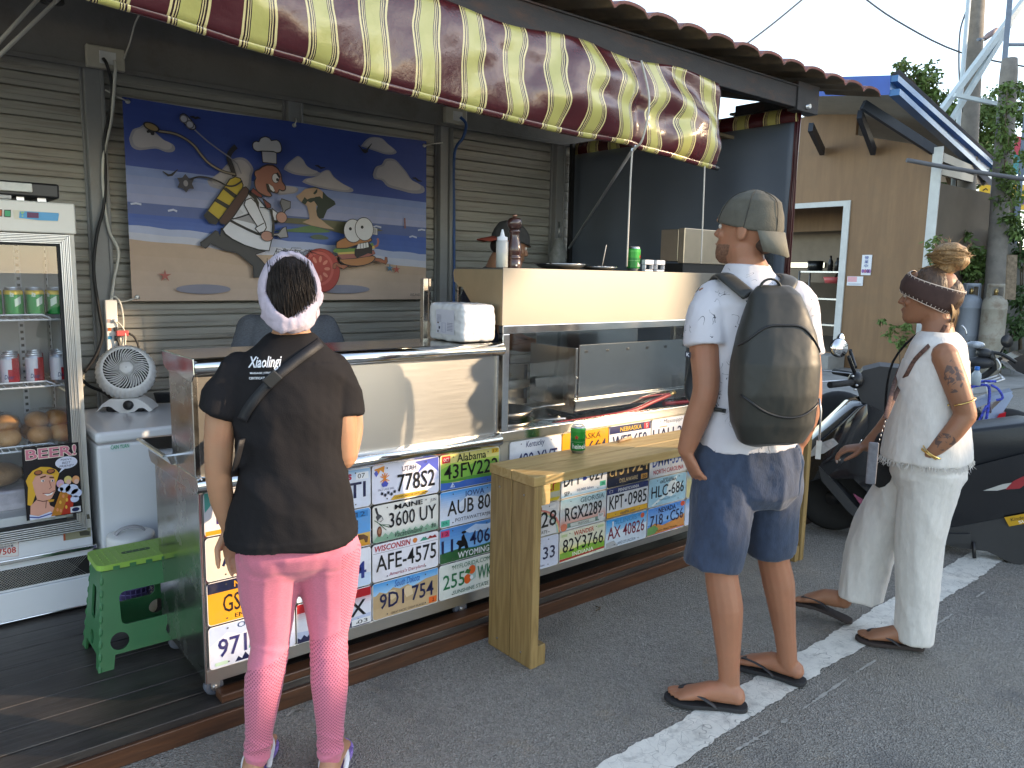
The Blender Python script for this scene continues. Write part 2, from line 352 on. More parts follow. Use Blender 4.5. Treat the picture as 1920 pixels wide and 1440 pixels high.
CONC = mat('concrete', (.27, .265, .25), rough=.85, var=.2, scale=3, dirt=(.15, .15, .14), dscale=1.6, damt=.6, bump=.25, bscale=70)
CONC2 = mat('concrete_pole', (.20, .18, .155), rough=.85, var=.2, scale=6, dirt=(.11, .10, .09), dscale=5, damt=.6, bump=.3, bscale=60)
def awning_mat():
 m = bpy.data.materials.new('striped_vinyl'); m.use_nodes = True
 n, L, p = nodes(m); uv = n.new('ShaderNodeUVMap'); uv.uv_map = 'UVMap'; sx = n.new('ShaderNodeSeparateXYZ'); L.new(uv.outputs[0], sx.inputs[0])
 fr = n.new('ShaderNodeMath'); fr.operation = 'FRACT'; L.new(sx.outputs[0], fr.inputs[0])
 cr = n.new('ShaderNodeValToRGB'); L.new(fr.outputs[0], cr.inputs[0]); cr.color_ramp.interpolation = 'CONSTANT'
 Y = C(186, 180, 104); K = C(222, 206, 146); D = C(46, 18, 20); B = C(76, 24, 29)
 st = [(0, K), (.035, D), (.062, K), (.08, D), (.098, K), (.113, D), (.128, Y), (.39, D), (.405, K), (.42, D), (.438, K), (.456, D), (.483, K), (.52, B)]
 e = cr.color_ramp.elements
 e[0].position = 0; e[0].color = (*K, 1); e[1].position = st[1][0]; e[1].color = (*D, 1)
 for ps, c in st[2:]:
  q = e.new(ps); q.color = (*c, 1)
 L.new(cr.outputs[0], p.inputs['Base Color']); p.inputs['Roughness'].default_value = .27; p.inputs['Specular IOR Level'].default_value = .6
 p.inputs['Coat Weight'].default_value = .25; p.inputs['Coat Roughness'].default_value = .15
 tc = n.new('ShaderNodeTexCoord'); nz = n.new('ShaderNodeTexNoise'); nz.inputs['Scale'].default_value = 5; nz.inputs['Detail'].default_value = 5; L.new(tc.outputs['Object'], nz.inputs['Vector'])
 b = n.new('ShaderNodeBump'); b.inputs['Strength'].default_value = .5; b.inputs['Distance'].default_value = .03; L.new(nz.outputs[0], b.inputs['Height']); L.new(b.outputs[0], p.inputs['Normal'])
 return m
AWN = awning_mat()
CURT = mat('slate_tarpaulin', (.145, .17, .215), rough=.5, var=.1, scale=2, bump=.25, bscale=5)
MAROON = mat('maroon_vinyl', C(78, 26, 30), rough=.3, var=.1)
ROPE = mat('pale_rope', (.55, .53, .48), rough=.8)
CABW = mat('white_cable', (.68, .67, .62), rough=.5); CABK = mat('black_cable', (.01, .01, .012), rough=.5); CABB = mat('blue_cable', (.03, .09, .28), rough=.5)
LEAF = mat('leaf', (.115, .175, .045), rough=.6, var=.45, scale=1.4, spec=.3)
LEAFD = mat('dark_leaf', (.05, .09, .028), rough=.6, var=.4, scale=1.2, spec=.3)
BARK = mat('bark', (.12, .09, .06), rough=.9, var=.3, scale=12)
# ---------------------------------------------------------------- ground
mb = MB(); mb.poly([(-150, -150, 0), (250, -150, 0), (250, 150, 0), (-150, 150, 0)])
tag(mb.obj('road', ASPH), kind='structure', label='grey worn asphalt road in front of the food stall')
mb = MB(); random.seed(3)
L1 = []; L2 = []
x = -3.0
while x < 9:
 L1.append((x, -.925 - .018 * sin(x * 1.3) + random.uniform(-.004, .004) + .006 * sin(x * 31) * sin(x * 13) + .012 * max(0, x - 2.5), .004)); L2.append((x, -1.085 - .02 * sin(x * 1.9 + 1) + random.uniform(-.004, .004) + .006 * sin(x * 27) * sin(x * 17 + 1) + .03 * max(0, x - 2.3) - .01 * (x < 2), .004)); x += .014
for i in range(len(L1) - 1): mb.add([L1[i], L1[i + 1], L2[i + 1], L2[i]], [(0, 3, 2, 1)])
tag(mb.obj('road_line', RPAINT), kind='structure', label='cracked white painted line along the road edge')
mb = MB()
for a, b in ((.9, 1.02), (1.06, 1.2), (1.25, 1.52), (1.56, 1.6), (1.7, 2.05), (2.1, 2.28), (2.6, 2.72), (2.8, 3.0), (3.3, 3.42)):
 k = max(3, int((b - a) / .012)); T = []; Bt = []
 for i in range(k + 1):
  xx = a + (b - a) * i / k; w = .006 * (max(0, sin(pi * i / k)) ** .5 + .1) * random.uniform(.15, 1.5); y = -1.163 - .006 * sin(xx * 5)
  T.append((xx, y + w, .0035)); Bt.append((xx, y - w, .0035))
 for i in range(k): mb.add([T[i], T[i + 1], Bt[i + 1], Bt[i]], [(0, 3, 2, 1)])
tag(mb.obj('old_road_line', mat('old_paint', (.36, .345, .31), rough=.85, var=.3, scale=40)), kind='structure', label='thin broken old white line beside the wider one')
mb = MB(); mb.poly([(5.2, 1.35, .006), (7.0, 1.55, .006), (9.5, 1.8, .006), (14.5, 1.2, .006), (16, 6, .006), (10, 6, .006), (5, 2.4, .006)])
tag(mb.obj('pavement', CONC), kind='structure', label='pale concrete apron in front of the plywood building')
# ---------------------------------------------------------------- deck
deck = thing('wooden_deck', 'low dark wet-looking plank deck under the food stall', 'deck', (0, 0, 0))
mb = MB(); y = .085; random.seed(5)
while y < 2.0:
 w = .138; dz = random.uniform(-.0015, .0015)
 mb.box(-4, 4.2, y, y + w, .06, .09 + dz); y += w + .005
mb.obj('planks', DECKT, deck, .003)
mb = MB(); mb.box(-4, 4.2, -.028, .078, .045, .088); mb.obj('edge_board', DECKT, deck, .003)
mb = MB(); mb.box(-4, 4.2, -.045, -.030, 0, .062); mb.box(-4, 4.2, -.029, 2, 0, .04)
mb.obj('fascia', DECKF, deck, .003)
mb = MB(); mb.box(.03, 4.2, -.03, .035, .0885, .118); mb.obj('kerb_strip', DECKF, deck, .004)
# ---------------------------------------------------------------- shop building
shop = thing('shop_building', 'grey shuttered shop front with rusty eave beam and red tiled roof', 'building', (0, 1.9, 0))
def P(o): o.location = (0, -1.9, 0); return o
def shutter(x0, x1):
 mb = MB(); z = .12; prof = []
 while z < 2.5:
  prof += [(1.937, z), (1.934, z + .004), (1.932, z + .022), (1.9345, z + .024), (1.932, z + .027), (1.933, z + .056), (1.936, z + .061), (1.955, z + .063), (1.955, z + .066)]; z += .068
 n = max(2, int((x1 - x0) / .25)); rr = []
 for y, z in prof: rr.append([(x0 + (x1 - x0) * i / n, y + .0015 * sin(i * 2.1 + z * 7), z) for i in range(n + 1)])
 k = n + 1; vs = [p for r in rr for p in r]
 mb.add(vs, [(i * k + j, i * k + j + 1, (i + 1) * k + j + 1, (i + 1) * k + j) for i in range(len(rr) - 1) for j in range(n)])
 P(mb.obj('shutter', SHUT, shop, fix=False))
PX_POST = (.10, 1.137, 2.18, 3.215)
shutter(-3.5, .102)
for a, b in zip(PX_POST, PX_POST[1:]): shutter(a + .083, b + .002)
shutter(3.298, 4.3)
for x in PX_POST:
 mb = MB(); mb.box(x, x + .085, 1.872, 1.97, .09, 2.5); mb.box(x + .068, x + .085, 1.862, 1.872, .09, 2.5); mb.box(x - .012, x, 1.915, 1.97, .09, 2.5)
 P(mb.obj('shutter_post', POST, shop, .003))
mb = MB(); mb.box(-4, 4.3, 1.86, 2.3, 2.49, 3.4); mb.box(-4, 4.3, 1.852, 1.86, 2.475, 2.5)
P(mb.obj('lintel', LINT, shop, .006))
mb = MB(); mb.box(-4, 4.3, 1.99, 2.2, .0, 2.49); P(mb.obj('wall', DARKWOOD, shop))
mb = MB(); mb.box(-4, 3.5, .0, .045, 2.485, 2.605); mb.box(-4, 3.5, -.008, 0, 2.595, 2.605); mb.box(3.30, 3.52, -.010, .055, 2.47, 2.625)
P(mb.obj('eave_beam', BEAM, shop, .003))
mb = MB(); mb.box(3.44, 3.52, .056, .5, 2.50, 2.585); P(mb.obj('beam_bracket', BEAM, shop, .003))
for x in (-2.5, -1.4, -.3, .8, 1.9, 2.75, 3.4):
 mb = MB(); mb.beam((x, .05, 2.56), (x, 1.9, 3.02), .05, .09); P(mb.obj('rafter', DARKWOOD, shop))
mb = MB()
for y in (.35, .8, 1.25, 1.7): mb.box(-4, 4.0, y, y + .05, 2.62 + .25 * y, 2.665 + .25 * y)
mb.beam((2.6, .2, 2.62), (3.45, 1.5, 2.78), .04, .06); mb.beam((2.62, 1.6, 2.75), (3.4, .25, 2.62), .04, .06)
P(mb.obj('purlin', DARKWOOD, shop))
mb = MB(); per = .212; N = 12; xs = []
nt_ = int(8.1 / per)
pr = [(0, 0), (.10, .016), (.22, .024), (.38, .028), (.55, .028), (.70, .025), (.84, .018), (.90, .004), (.95, -.004)]
line = [(-4.02 + per * (k + t), h) for k in range(nt_) for t, h in pr]
def roof_rows(y0, y1, lift):
 z0 = 2.632 + .255 * (y0 + .1) + lift; z1 = 2.632 + .255 * (y1 + .1)
 A = [(x, y0, z0 + h) for x, h in line]; B = [(x, y1, z1 + h) for x, h in line]
 D = [(x, y0 + .003, z0 + h - .014) for x, h in line]; k = len(line)
 mb.add(A + B, [(i, i + 1, k + i + 1, k + i) for i in range(k - 1)], 0, True)
 mb.add(A + D, [(i, k + i, k + i + 1, i + 1) for i in range(k - 1)], 0, False)
 mb.add([(x, y, z - .013) for x, y, z in A] + [(x, y, z - .013) for x, y, z in B], [(i, k + i, k + i + 1, i + 1) for i in range(k - 1)], 1, True)
yy = -.12
while yy < 3: roof_rows(yy, yy + .36, .02); yy += .345
P(mb.obj('roof', [ROOFRED, ROOFU], shop, fix=False))
mb = MB(); mb.box(3.55, 3.92, .35, .62, 2.56, 2.575); mb.beam((3.3, .6, 2.42), (3.75, .25, 2.30), .1, .02); P(mb.obj('loose_board', ROOFU, shop, .002))
for x, z in ((.19, 2.53), (2.27, 2.545)):
 mb = MB(); mb.box(x - .085, x + .085, 1.822, 1.86, z - .052, z + .052, 0)
 o = P(mb.obj('wall_socket', mat('socket_white', (.55, .52, .44), rough=.4, dirt=(.3, .26, .2), damt=.4), shop, .006))
 mb = MB(); mb.box(x - .03, x + .045, 1.817, 1.8225, z - .03, z + .03); q = mb.obj('socket_plate', WHITEP, o, .003)
cable('power_cable', [(.175, 1.81, 2.52), (.185, 1.79, 2.49), (.21, 1.83, 2.42), (.205, 1.845, 2.3), (.17, 1.852, 2.15), (.165, 1.852, 1.98), (.15, 1.85, 1.82), (.11, 1.84, 1.68), (.085, 1.83, 1.5), (.10, 1.83, 1.3), (.11, 1.84, 1.18), (.075, 1.84, 1.08), (.02, 1.84, 1.0)], .0085, CABK, 'black cable hanging down the left shutter post from the socket', 'cable')
cable('power_cable', [(.225, 1.81, 2.52), (.222, 1.80, 2.46), (.205, 1.845, 2.25), (.16, 1.852, 2.05), (.155, 1.852, 1.85), (.17, 1.85, 1.7), (.205, 1.84, 1.60), (.175, 1.84, 1.45), (.16, 1.84, 1.3), (.20, 1.83, 1.12)], .0075, CABW, 'white cable running down the left shutter post to the power strip', 'cable')
cable('power_cable', [(2.29, 1.81, 2.54), (2.33, 1.80, 2.5), (2.33, 1.83, 2.42), (2.27, 1.845, 2.3), (2.275, 1.85, 1.9), (2.28, 1.85, 1.5), (2.275, 1.85, 1.1)], .010, CABB, 'blue cable running down the middle shutter post', 'cable')
cable('power_cable', [(.27, 1.82, 2.54), (.30, 1.82, 2.62), (.315, 1.7, 2.72), (.30, 1.2, 2.73)], .004, CABW, 'thin white wire going up from the left socket', 'cable')
mb = MB(); mb.tube([(2.255, 1.86, 1.0), (2.255, 1.86, 2.47)], .014, 8); tagm(mb, 'conduit', POST, 'grey conduit pipe on the middle shutter post', 'pipe')
mb = MB()
mb.tube([(-0.368,1.262,2.317),(-0.159,1.14,2.588)], .008, 8); tagm(mb, 'awning_rod', ROPE, 'upper pale rod crossing the top left corner under the eave', 'rod', 'awning rods')
mb = MB(); mb.tube([(-0.371,1.256,2.272),(-0.091,1.085,2.594)], .008, 8); tagm(mb, 'awning_rod', ROPE, 'lower pale rod crossing the top left corner beside the black lamp', 'rod', 'awning rods')
lamp = thing('spotlight', 'round black spotlight hanging under the eave near the top left', 'lamp', [(-0.109,1.368,2.629)][0])
MB().lathe([(.02, .06), (.035, .055), (.045, .03), (.05, 0), (.05, -.02), (.044, -.024)]).obj('housing', BLACK, lamp)
MB().lathe([(.043, -.02), (.02, -.026), (.001, -.027)]).obj('lens', mat('lamp_lens', (.05, .05, .06), rough=.1), lamp)
MB().tube([(0, 0, .05), (0, 0, .25)], .008).obj('stem', BLACK, lamp)
# ---------------------------------------------------------------- striped awning hanging from the beam
BOT = [(-.6, 2.275), (-.26, 2.249), (-.05, 2.234), (.15, 2.209), (.36, 2.195), (.57, 2.169), (.78, 2.156), (.98, 2.143), (1.18, 2.134), (1.38, 2.124), (1.6, 2.118), (1.8, 2.121), (1.93, 2.120), (2.0, 2.108), (2.22, 2.098), (2.42, 2.082), (2.56, 2.075)]
def lerp(T, x):
 for (a, b), (c, d) in zip(T, T[1:]):
  if x <= c: return b + (d - b) * (x - a) / (c - a)
 return T[-1][1]
mb = MB(); NX, NZ = 330, 34; uv = []
for j in range(NZ + 1):
 t = j / NZ
 for i in range(NX + 1):
  x = -.6 + 3.165 * i / NX
  zb = lerp(BOT, x); zt = 2.50 + .012 * sin(x * 9)
  z = zt + (zb - zt) * t
  sag = max(0, sin(pi * min(1, t * 1.02))) ** .8 * (1 - .25 * t ** 3)
  bl = .040 + .014 * sin(x * 4.1 + 1) + .008 * sin(x * 8.3)
  pull = math.exp(-((x - 1.955) / .05) ** 2)
  y = -.012 - bl * sag * (1 - .7 * pull) - .015 * t
  q = Vector((x * 1.1, z * 2.2, 3.1)); fold = noise.noise(q * 2.6) * .035 + noise.noise(q * 6) * .012
  dg = noise.noise(Vector((x * 3.4 + z * 5.5, z * 1.6 - x * 1.2, 7))) * .03 + noise.noise(Vector((x * 6 - z * 9, z * 2, 1.7))) * .014
  near = .45 + .75 * max(0, min(1, (x - .9) / .8))
  y += (fold + dg) * sag * near
  if t > .93: y += .02 * (t - .93) / .07
  ux = (x + .052 + .018 * sin(z * 16 + x * 2) * sag * near + fold * .9 * near) / .2065
  mb.v.append((x, y, z)); uv.append((ux, t))
k = NX + 1
for j in range(NZ):
 for i in range(NX): mb.f.append([j * k + i, j * k + i + 1, (j + 1) * k + i + 1, (j + 1) * k + i]); mb.m.append(0); mb.s.append(True); mb.c.append(None)
mb.uv = uv
aw = thing('striped_awning', 'maroon and yellow striped vinyl awning rolled down under the eave', 'awning', (0, 0, 2.49))
o = mb.obj('canopy', AWN, aw, fix=False); o.location = (0, 0, -2.49)
sd = o.modifiers.new('solid', 'SOLIDIFY'); sd.thickness = .002
mb = MB(); mb.tube(smooth_line([(x, -.012, z - 2.49 + .012) for x, z in BOT], 2), .016, 10); mb.uv = [((v[0] + .052) / .2065, 0) for v in mb.v]; mb.obj('bottom_roll', AWN, aw, fix=False)
mb = MB(); mb.tube([(2.55, -.01, -.405), (2.60, -.01, -.408)], .012, 10); mb.obj('end_cap', BLACK, aw)
cable('awning_rope', [(1.937, -.06, 2.475), (1.945, -.11, 2.3), (1.94, -.085, 2.14), (1.95, -.03, 2.10), (1.955, -.01, 2.05), (1.962, 0, 1.574)], .0045, ROPE, 'thin white rope hanging over the awning and down behind it', 'rope', 'awning ropes')
cable('awning_rope', [(2.482, -.02, 2.09), (2.487, -.02, 1.9), (2.495, -.02, 1.6)], .004, ROPE, 'short white rope hanging from the right end of the awning', 'rope', 'awning ropes')
mb = MB(); mb.tube([(1.95, -.02, 2.10), (3.20, 1.70, 1.725)], .008, 8); mb.tube([(1.95, -.035, 2.115), (3.20, 1.68, 1.735)], .0045, 6)
tagm(mb, 'awning_prop', ALU, 'thin slanting metal rod from the awning back to the shutter', 'rod')
# ---------------------------------------------------------------- side curtain
def curtain(name, y0, y1, z0, z1, x, m, label, phase=0, amp=.012):
 mb = MB(); n = 40; rr = []
 for j in range(13):
  z = z1 + (z0 - z1) * j / 12
  rr.append([(x + amp * (.3 + j / 12) * sin(i * .55 + phase + .5 * sin(j * .4)) + .012 * noise.noise(Vector((i * .2, z * 2, phase))), y0 + (y1 - y0) * i / n, z) for i in range(n + 1)])
 k = n + 1
 mb.add([p for r in rr for p in r], [(j * k + i, j * k + i + 1, (j + 1) * k + i + 1, (j + 1) * k + i) for j in range(12) for i in range(n)], 0, True)
 return mb
cu = thing('side_curtain', 'slate grey tarpaulin curtain closing the right end of the stall', 'curtain', (3.4, 1, 0))
mb = curtain('c', .055, 1.92, .75, 2.43, 3.4, CURT, '', 0); o = mb.obj('cloth', CURT, cu, fix=False); o.location = (-3.4, -1, 0); s_ = o.modifiers.new('solid', 'SOLIDIFY'); s_.thickness = .003
mb = curtain('c', .025, .06, .72, 2.49, 3.396, MAROON, '', 0, .004); o = mb.obj('edge_trim', MAROON, cu, fix=False); o.location = (-3.4, -1, 0); s_ = o.modifiers.new('solid', 'SOLIDIFY'); s_.thickness = .004
mb = MB(); n = 60; V = []; U = []
for j in range(5):
 for i in range(n + 1):
  y = .03 + 1.87 * i / n; V.append((3.385 - .012 * sin(pi * j / 4), y, 2.425 + .08 * j / 4)); U.append((y / .21 + .3 + j * .01, 0))
mb.v = V; mb.uv = U; k = n + 1
for j in range(4):
 for i in range(n): mb.f.append([j * k + i, j * k + i + 1, (j + 1) * k + i + 1, (j + 1) * k + i]); mb.m.append(0); mb.s.append(True); mb.c.append(None)
o = mb.obj('top_band', AWN, cu, fix=False); o.location = (-3.4, -1, 0)
mb = MB(); mb.tube([(3.4, -.03, 2.50), (3.4, 1.9, 2.50)], .013, 10); o = mb.obj('rod', ALU, cu); o.location = (-3.4, -1, 0)
mb = MB(); mb.box(3.30, 3.33, 1.80, 1.83, .9, 2.49); tagm(mb, 'curtain_strap', BLACK, 'narrow black strap at the wall edge of the side curtain', 'strap')
# ---------------------------------------------------------------- the two stainless steel food carts
def caster(parent, x, y):
 """swivel caster: bracket, wheel (> tyre, hub)"""
 z = .09 + .032
 mb = MB(); mb.box(x - .035, x + .035, y - .03, y + .03, z + .072, z + .078)
 mb.prism([(-.016, .072), (.022, .072), (.016, -.008), (.006, -.014), (-.006, -.014), (-.012, -.004)], (x, y - .017, z), (1, 0, 0), (0, 0, 1), (0, .003, 0))
 mb.prism([(-.016, .072), (.022, .072), (.016, -.008), (.006, -.014), (-.006, -.014), (-.012, -.004)], (x, y + .014, z), (1, 0, 0), (0, 0, 1), (0, .003, 0))
 mb.lathe([(.008, -.022), (.008, .022)], (x, y, z), 10, axis=(0, 1, 0)); mb.lathe([(.026, .078), (.026, .06), (.02, .055)], (x, y, z - .0), 14)
 o = mb.obj('caster_bracket', ZINC, parent, .0015)
 w = MB().lathe([(.012, -.012), (.027, -.013), (.0315, -.010), (.032, 0), (.0315, .010), (.027, .013), (.012, .012)], (x, y, z), 24, axis=(0, 1, 0)).obj('caster_wheel', mat('grey_rubber', (.09, .10, .13), rough=.6), o)
def shift(o, v): o.location = (-v[0], -v[1], -v[2]); return o
LC = (0, 0, .09)
lc = thing('food_cart', 'low left steel food cart covered with licence plates, white pack on its counter', 'food cart', LC)
def L_(o): return shift(o, LC)
mb = MB(); mb.box(-.005, .0, .004, .52, .158, .815); mb.box(1.217, 1.222, .004, .52, .158, .815); mb.box(0, 1.217, .004, .008, .158, .815); mb.box(0, 1.217, .008, .52, .16, .17); mb.box(-.012, -.005, 0, .022, .158, .815)
L_(mb.obj('cabinet', STEELV, lc, .002))
mb = MB(); mb.box(-.005, 1.222, .0, .004, .158, .201); L_(mb.obj('bottom_rail', STEEL, lc))
mb = MB(); mb.box(-.02, 1.222, -.012, .53, .862, .870); L_(mb.obj('worktop', STEELV, lc, .002))
def bullnose(x0, x1, y, z, r):
 mb = MB(); pr = [(y, z + r)] + [(y - r * 1.25 * sin(t), z + r * cos(t)) for t in [pi * i / 12 for i in range(13)]] + [(y, z - r)]
 mb.rings([[(x, a, b) for a, b in pr] for x in (x0, x1)], 0, True, True); return mb
L_(bullnose(-.022, 1.205, -.010, .844, .0275).obj('lower_rail', CHROME, lc)); 
mb = MB()
mb.rings([[(-.0225, a, b) for a, b in ((-.03, .871), (.53, .871), (.535, .86), (.53, .835), (.50, .815), (.02, .815), (-.03, .818), (-.045, .844))], [(-.006, a, b) for a, b in ((-.03, .871), (.53, .871), (.535, .86), (.53, .835), (.50, .815), (.02, .815), (-.03, .818), (-.045, .844))]], 0, False)
L_(mb.obj('side_rail', STEELV, lc, .004))
mb = MB(); mb.box(.0, 1.192, .002, .008, .868, 1.225); L_(mb.obj('splash_panel', STEEL, lc))
mb = MB(); mb.box(1.192, 1.2065, -.006, .012, .872, 1.21); L_(mb.obj('front_stile', STEELV, lc, .003)); L_(MB().box(-.02, .0, -.004, .235, .870, 1.225).obj('side_panel', STEELV, lc, .003)); L_(MB().box(1.207, 1.212, .013, .25, .872, 1.21).obj('side_panel', STEELV, lc))
L_(bullnose(-.016, 1.212, -.008, 1.222, .027).obj('top_rail', CHROME, lc))
mb = MB(); mb.box(-.018, 1.214, -.008, .30, 1.236, 1.2495)
mb.rings([[(-.0215, y, z) for y, z in ((-.03, 1.25), (.30, 1.25), (.302, 1.235), (.29, 1.20), (.26, 1.190), (.24, 1.185), (.15, 1.19), (.05, 1.178), (-.01, 1.175), (-.035, 1.20))], [(-.017, y, z) for y, z in ((-.03, 1.25), (.30, 1.25), (.302, 1.235), (.29, 1.20), (.26, 1.190), (.24, 1.185), (.15, 1.19), (.05, 1.178), (-.01, 1.175), (-.035, 1.20))]], 0, False)
L_(mb.obj('countertop', CHROME, lc, .002))
for x, y in ((.03, .052), (1.06, .052), (.03, .46), (1.15, .46)): caster(lc, x, y)
for o in [c for c in lc.children if c.name.startswith('caster')]:
 shift(o, LC)
tray = thing('steel_tray', 'shallow steel tray of sauce poking out on the left end of the left cart', 'tray', (.06, .30, .87))
mb = MB(); q = [[(-.10 + i * 0 - e, -.12 - e, z), (.16 + e, -.12 - e, z), (.16 + e, .14 + e, z), (-.10 - e, .14 + e, z)] for e, z in ((0, .006), (.02, .045), (.032, .047), (.034, .042))]
mb.rings(q, 0, False, False); mb.poly([(-.10, -.12, .006), (.16, -.12, .006), (.16, .14, .006), (-.10, .14, .006)]); o = mb.obj('pan', CHROME, tray, fix=False); sd = o.modifiers.new('s', 'SOLIDIFY'); sd.thickness = .0015
random.seed(11); mb = MB()
for i in range(14): mb.ball((random.uniform(-.02, .13), random.uniform(-.09, .11), .018), .028, .022, .016, 8, 5)
mb.obj('sausages', mat('cooked_meat', (.25, .07, .045), rough=.35, var=.4, scale=30), tray)
RC = (1.24, 0, .09)
rc = thing('food_cart', 'tall right steel food cart with glass window, hood and licence plates', 'food cart', RC)
def R_(o): return shift(o, RC)
RX0, RX1 = 1.226, 3.11
mb = MB(); mb.box(RX0, RX0 + .005, .004, .62, .178, .83); mb.box(RX1 - .005, RX1, .004, .62, .178, .83); mb.box(RX0 + .005, RX1 - .005, .004, .008, .178, .83); mb.box(RX0 + .005, RX1 - .005, .008, .62, .18, .19); mb.box(RX0 + .005, RX1 - .005, .615, .62, .19, .83)
R_(mb.obj('cabinet', mat('cream_steel', (.62, .58, .48), rough=.35, metal=.6, var=.06), rc, .002))
mb = MB(); mb.box(RX0, RX1, 0, .004, .178, .2085); R_(mb.obj('bottom_rail', STEEL, rc))
mb = MB(); mb.box(RX0, RX1, .03, .64, .83, .836); R_(mb.obj('griddle_bed', STEELV, rc, .002))
mb = MB(); mb.box(RX0, RX1, -.006, .03, .826, .870); mb.box(RX0, RX1, -.004, .028, 1.283, 1.318); mb.box(RX0, RX0 + .036, -.005, .029, .871, 1.2825); mb.box(RX1 - .036, RX1, -.005, .029, .871, 1.2825)
R_(mb.obj('window_frame', CHROME, rc, .003))
mb = MB(); mb.box(RX0 + .037, RX1 - .037, .010, .013, .872, 1.282); R_(mb.obj('window_pane', GLASS, rc))
for q4 in ((RX0 + .014, RX0 + .02, .3, .6, .836, 1.30), (RX1 - .02, RX1 - .014, .03, .6, .836, 1.30)): R_(MB().box(*q4).obj('end_screen', STEELV, rc))
for q4 in ((RX0 + .002, RX0 + .03, .60, .63, .836, 1.5), (RX1 - .03, RX1 - .002, .60, .63, .836, 1.5)): R_(MB().box(*q4).obj('rear_post', STEELV, rc, .002))
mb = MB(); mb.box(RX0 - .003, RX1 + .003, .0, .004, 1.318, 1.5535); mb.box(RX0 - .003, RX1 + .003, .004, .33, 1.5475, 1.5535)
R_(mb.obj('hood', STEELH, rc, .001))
HSM = mat('hood_side_steel', (.55, .43, .27), rough=.35, metal=.7, var=.1)
for x in (RX0 - .003, RX1): R_(MB().prism([(.004, 1.547), (.345, 1.547), (.352, 1.53), (.345, 1.492), (.325, 1.482), (.31, 1.47), (.285, 1.47), (.13, 1.318), (.004, 1.318)], (x, 0, 0), (0, 1, 0), (0, 0, 1), (.003, 0, 0)).obj('hood_side', HSM, rc))
R_(MB().box(RX0, RX0 + .012, .315, .325, 1.318, 1.482).obj('hood_strut', STEELV, rc)); R_(MB().box(RX0, RX0 + .01, .55, .56, 1.3, 1.5).obj('hood_strut', STEELV, rc))
for x, y in ((1.30, .06), (3.03, .06), (1.30, .55), (3.03, .55)): caster(rc, x, y)
for o in [c for c in rc.children if c.name.startswith('caster')]: shift(o, RC)
# ---------------------------------------------------------------- licence plates: pattern of one plate mesh each, children of the carts
NAVY = C('#1b2148'); KBLK = C('#15171c'); RED_ = C('#b3242c'); WHT = C('#dcdde2'); PW, PH = .303, .1515
def plate(cart, org, x, z, label, bg, shapes, texts, rim=None, bolts=True):
 mb = MB(); rr = rrect(PW - .003, PH - .003, .012, 4); dy = random.uniform(0, .001); rot = random.uniform(-.004, .004)
 u = Vector((cos(rot), 0, sin(rot))); w = Vector((-sin(rot), 0, cos(rot))); o = Vector((x + .0015, -.0012 - dy, z + .0015))
 mb.prism(rr, o, u, w, (0, -.0016, 0), 0, rim or WHT)
 A = Plane(mb, o + Vector((0, -.0016, 0)), u * (PW - .003), w * (PH - .003), (0, -1, 0), .00025, 0)
 ins = [((a * (1 - .014 * 1) / (PW - .003)) + .007, b / (PH - .003) * .972 + .014) for a, b in rr]
 A.poly(ins, bg)
 for s_ in shapes:
  if s_[0] == 'r': A.rect(*s_[1:])
  elif s_[0] == 'p': A.poly(s_[1], s_[2])
  elif s_[0] == 'e': A.ell(*s_[1:])
  elif s_[0] == 'l': A.line(*s_[1:])
  elif s_[0] == 'g':   # vertical gradient (u0,u1,v0,v1,c0,c1)
   _, a0, a1, b0, b1, c0, c1 = s_
   for i in range(8):
    t = (i + .5) / 8; A.rect(a0, a1, b0 + (b1 - b0) * i / 8, b0 + (b1 - b0) * (i + 1) / 8, tuple(c0[q] * (1 - t) + c1[q] * t for q in range(3)), False)
   A.k += 1
 for t in texts: A.text(*t[:6], *(t[6:]))
 if bolts:
  for a in (.21, .79):
   for b in (.1, .9): A.ell(a, b, .010, .02, C('#4c4c4e'), 8, False)
 q = mb.obj('license_plate', PLATE, cart, fix=False); q.location = (-org[0], -org[1], -org[2]); q['label'] = label; return q
def gx(c): return .0015 + .305 * c
def gz(r): return .817 - .1535 * (r + 1)
random.seed(21)
LB = C('#86b5e0'); LB2 = C('#5b9bd8'); TEAL = C('#57a9a0'); GOLD = C('#d79a2b'); GRN = C('#4d8a35'); YEL = C('#dcc84c')
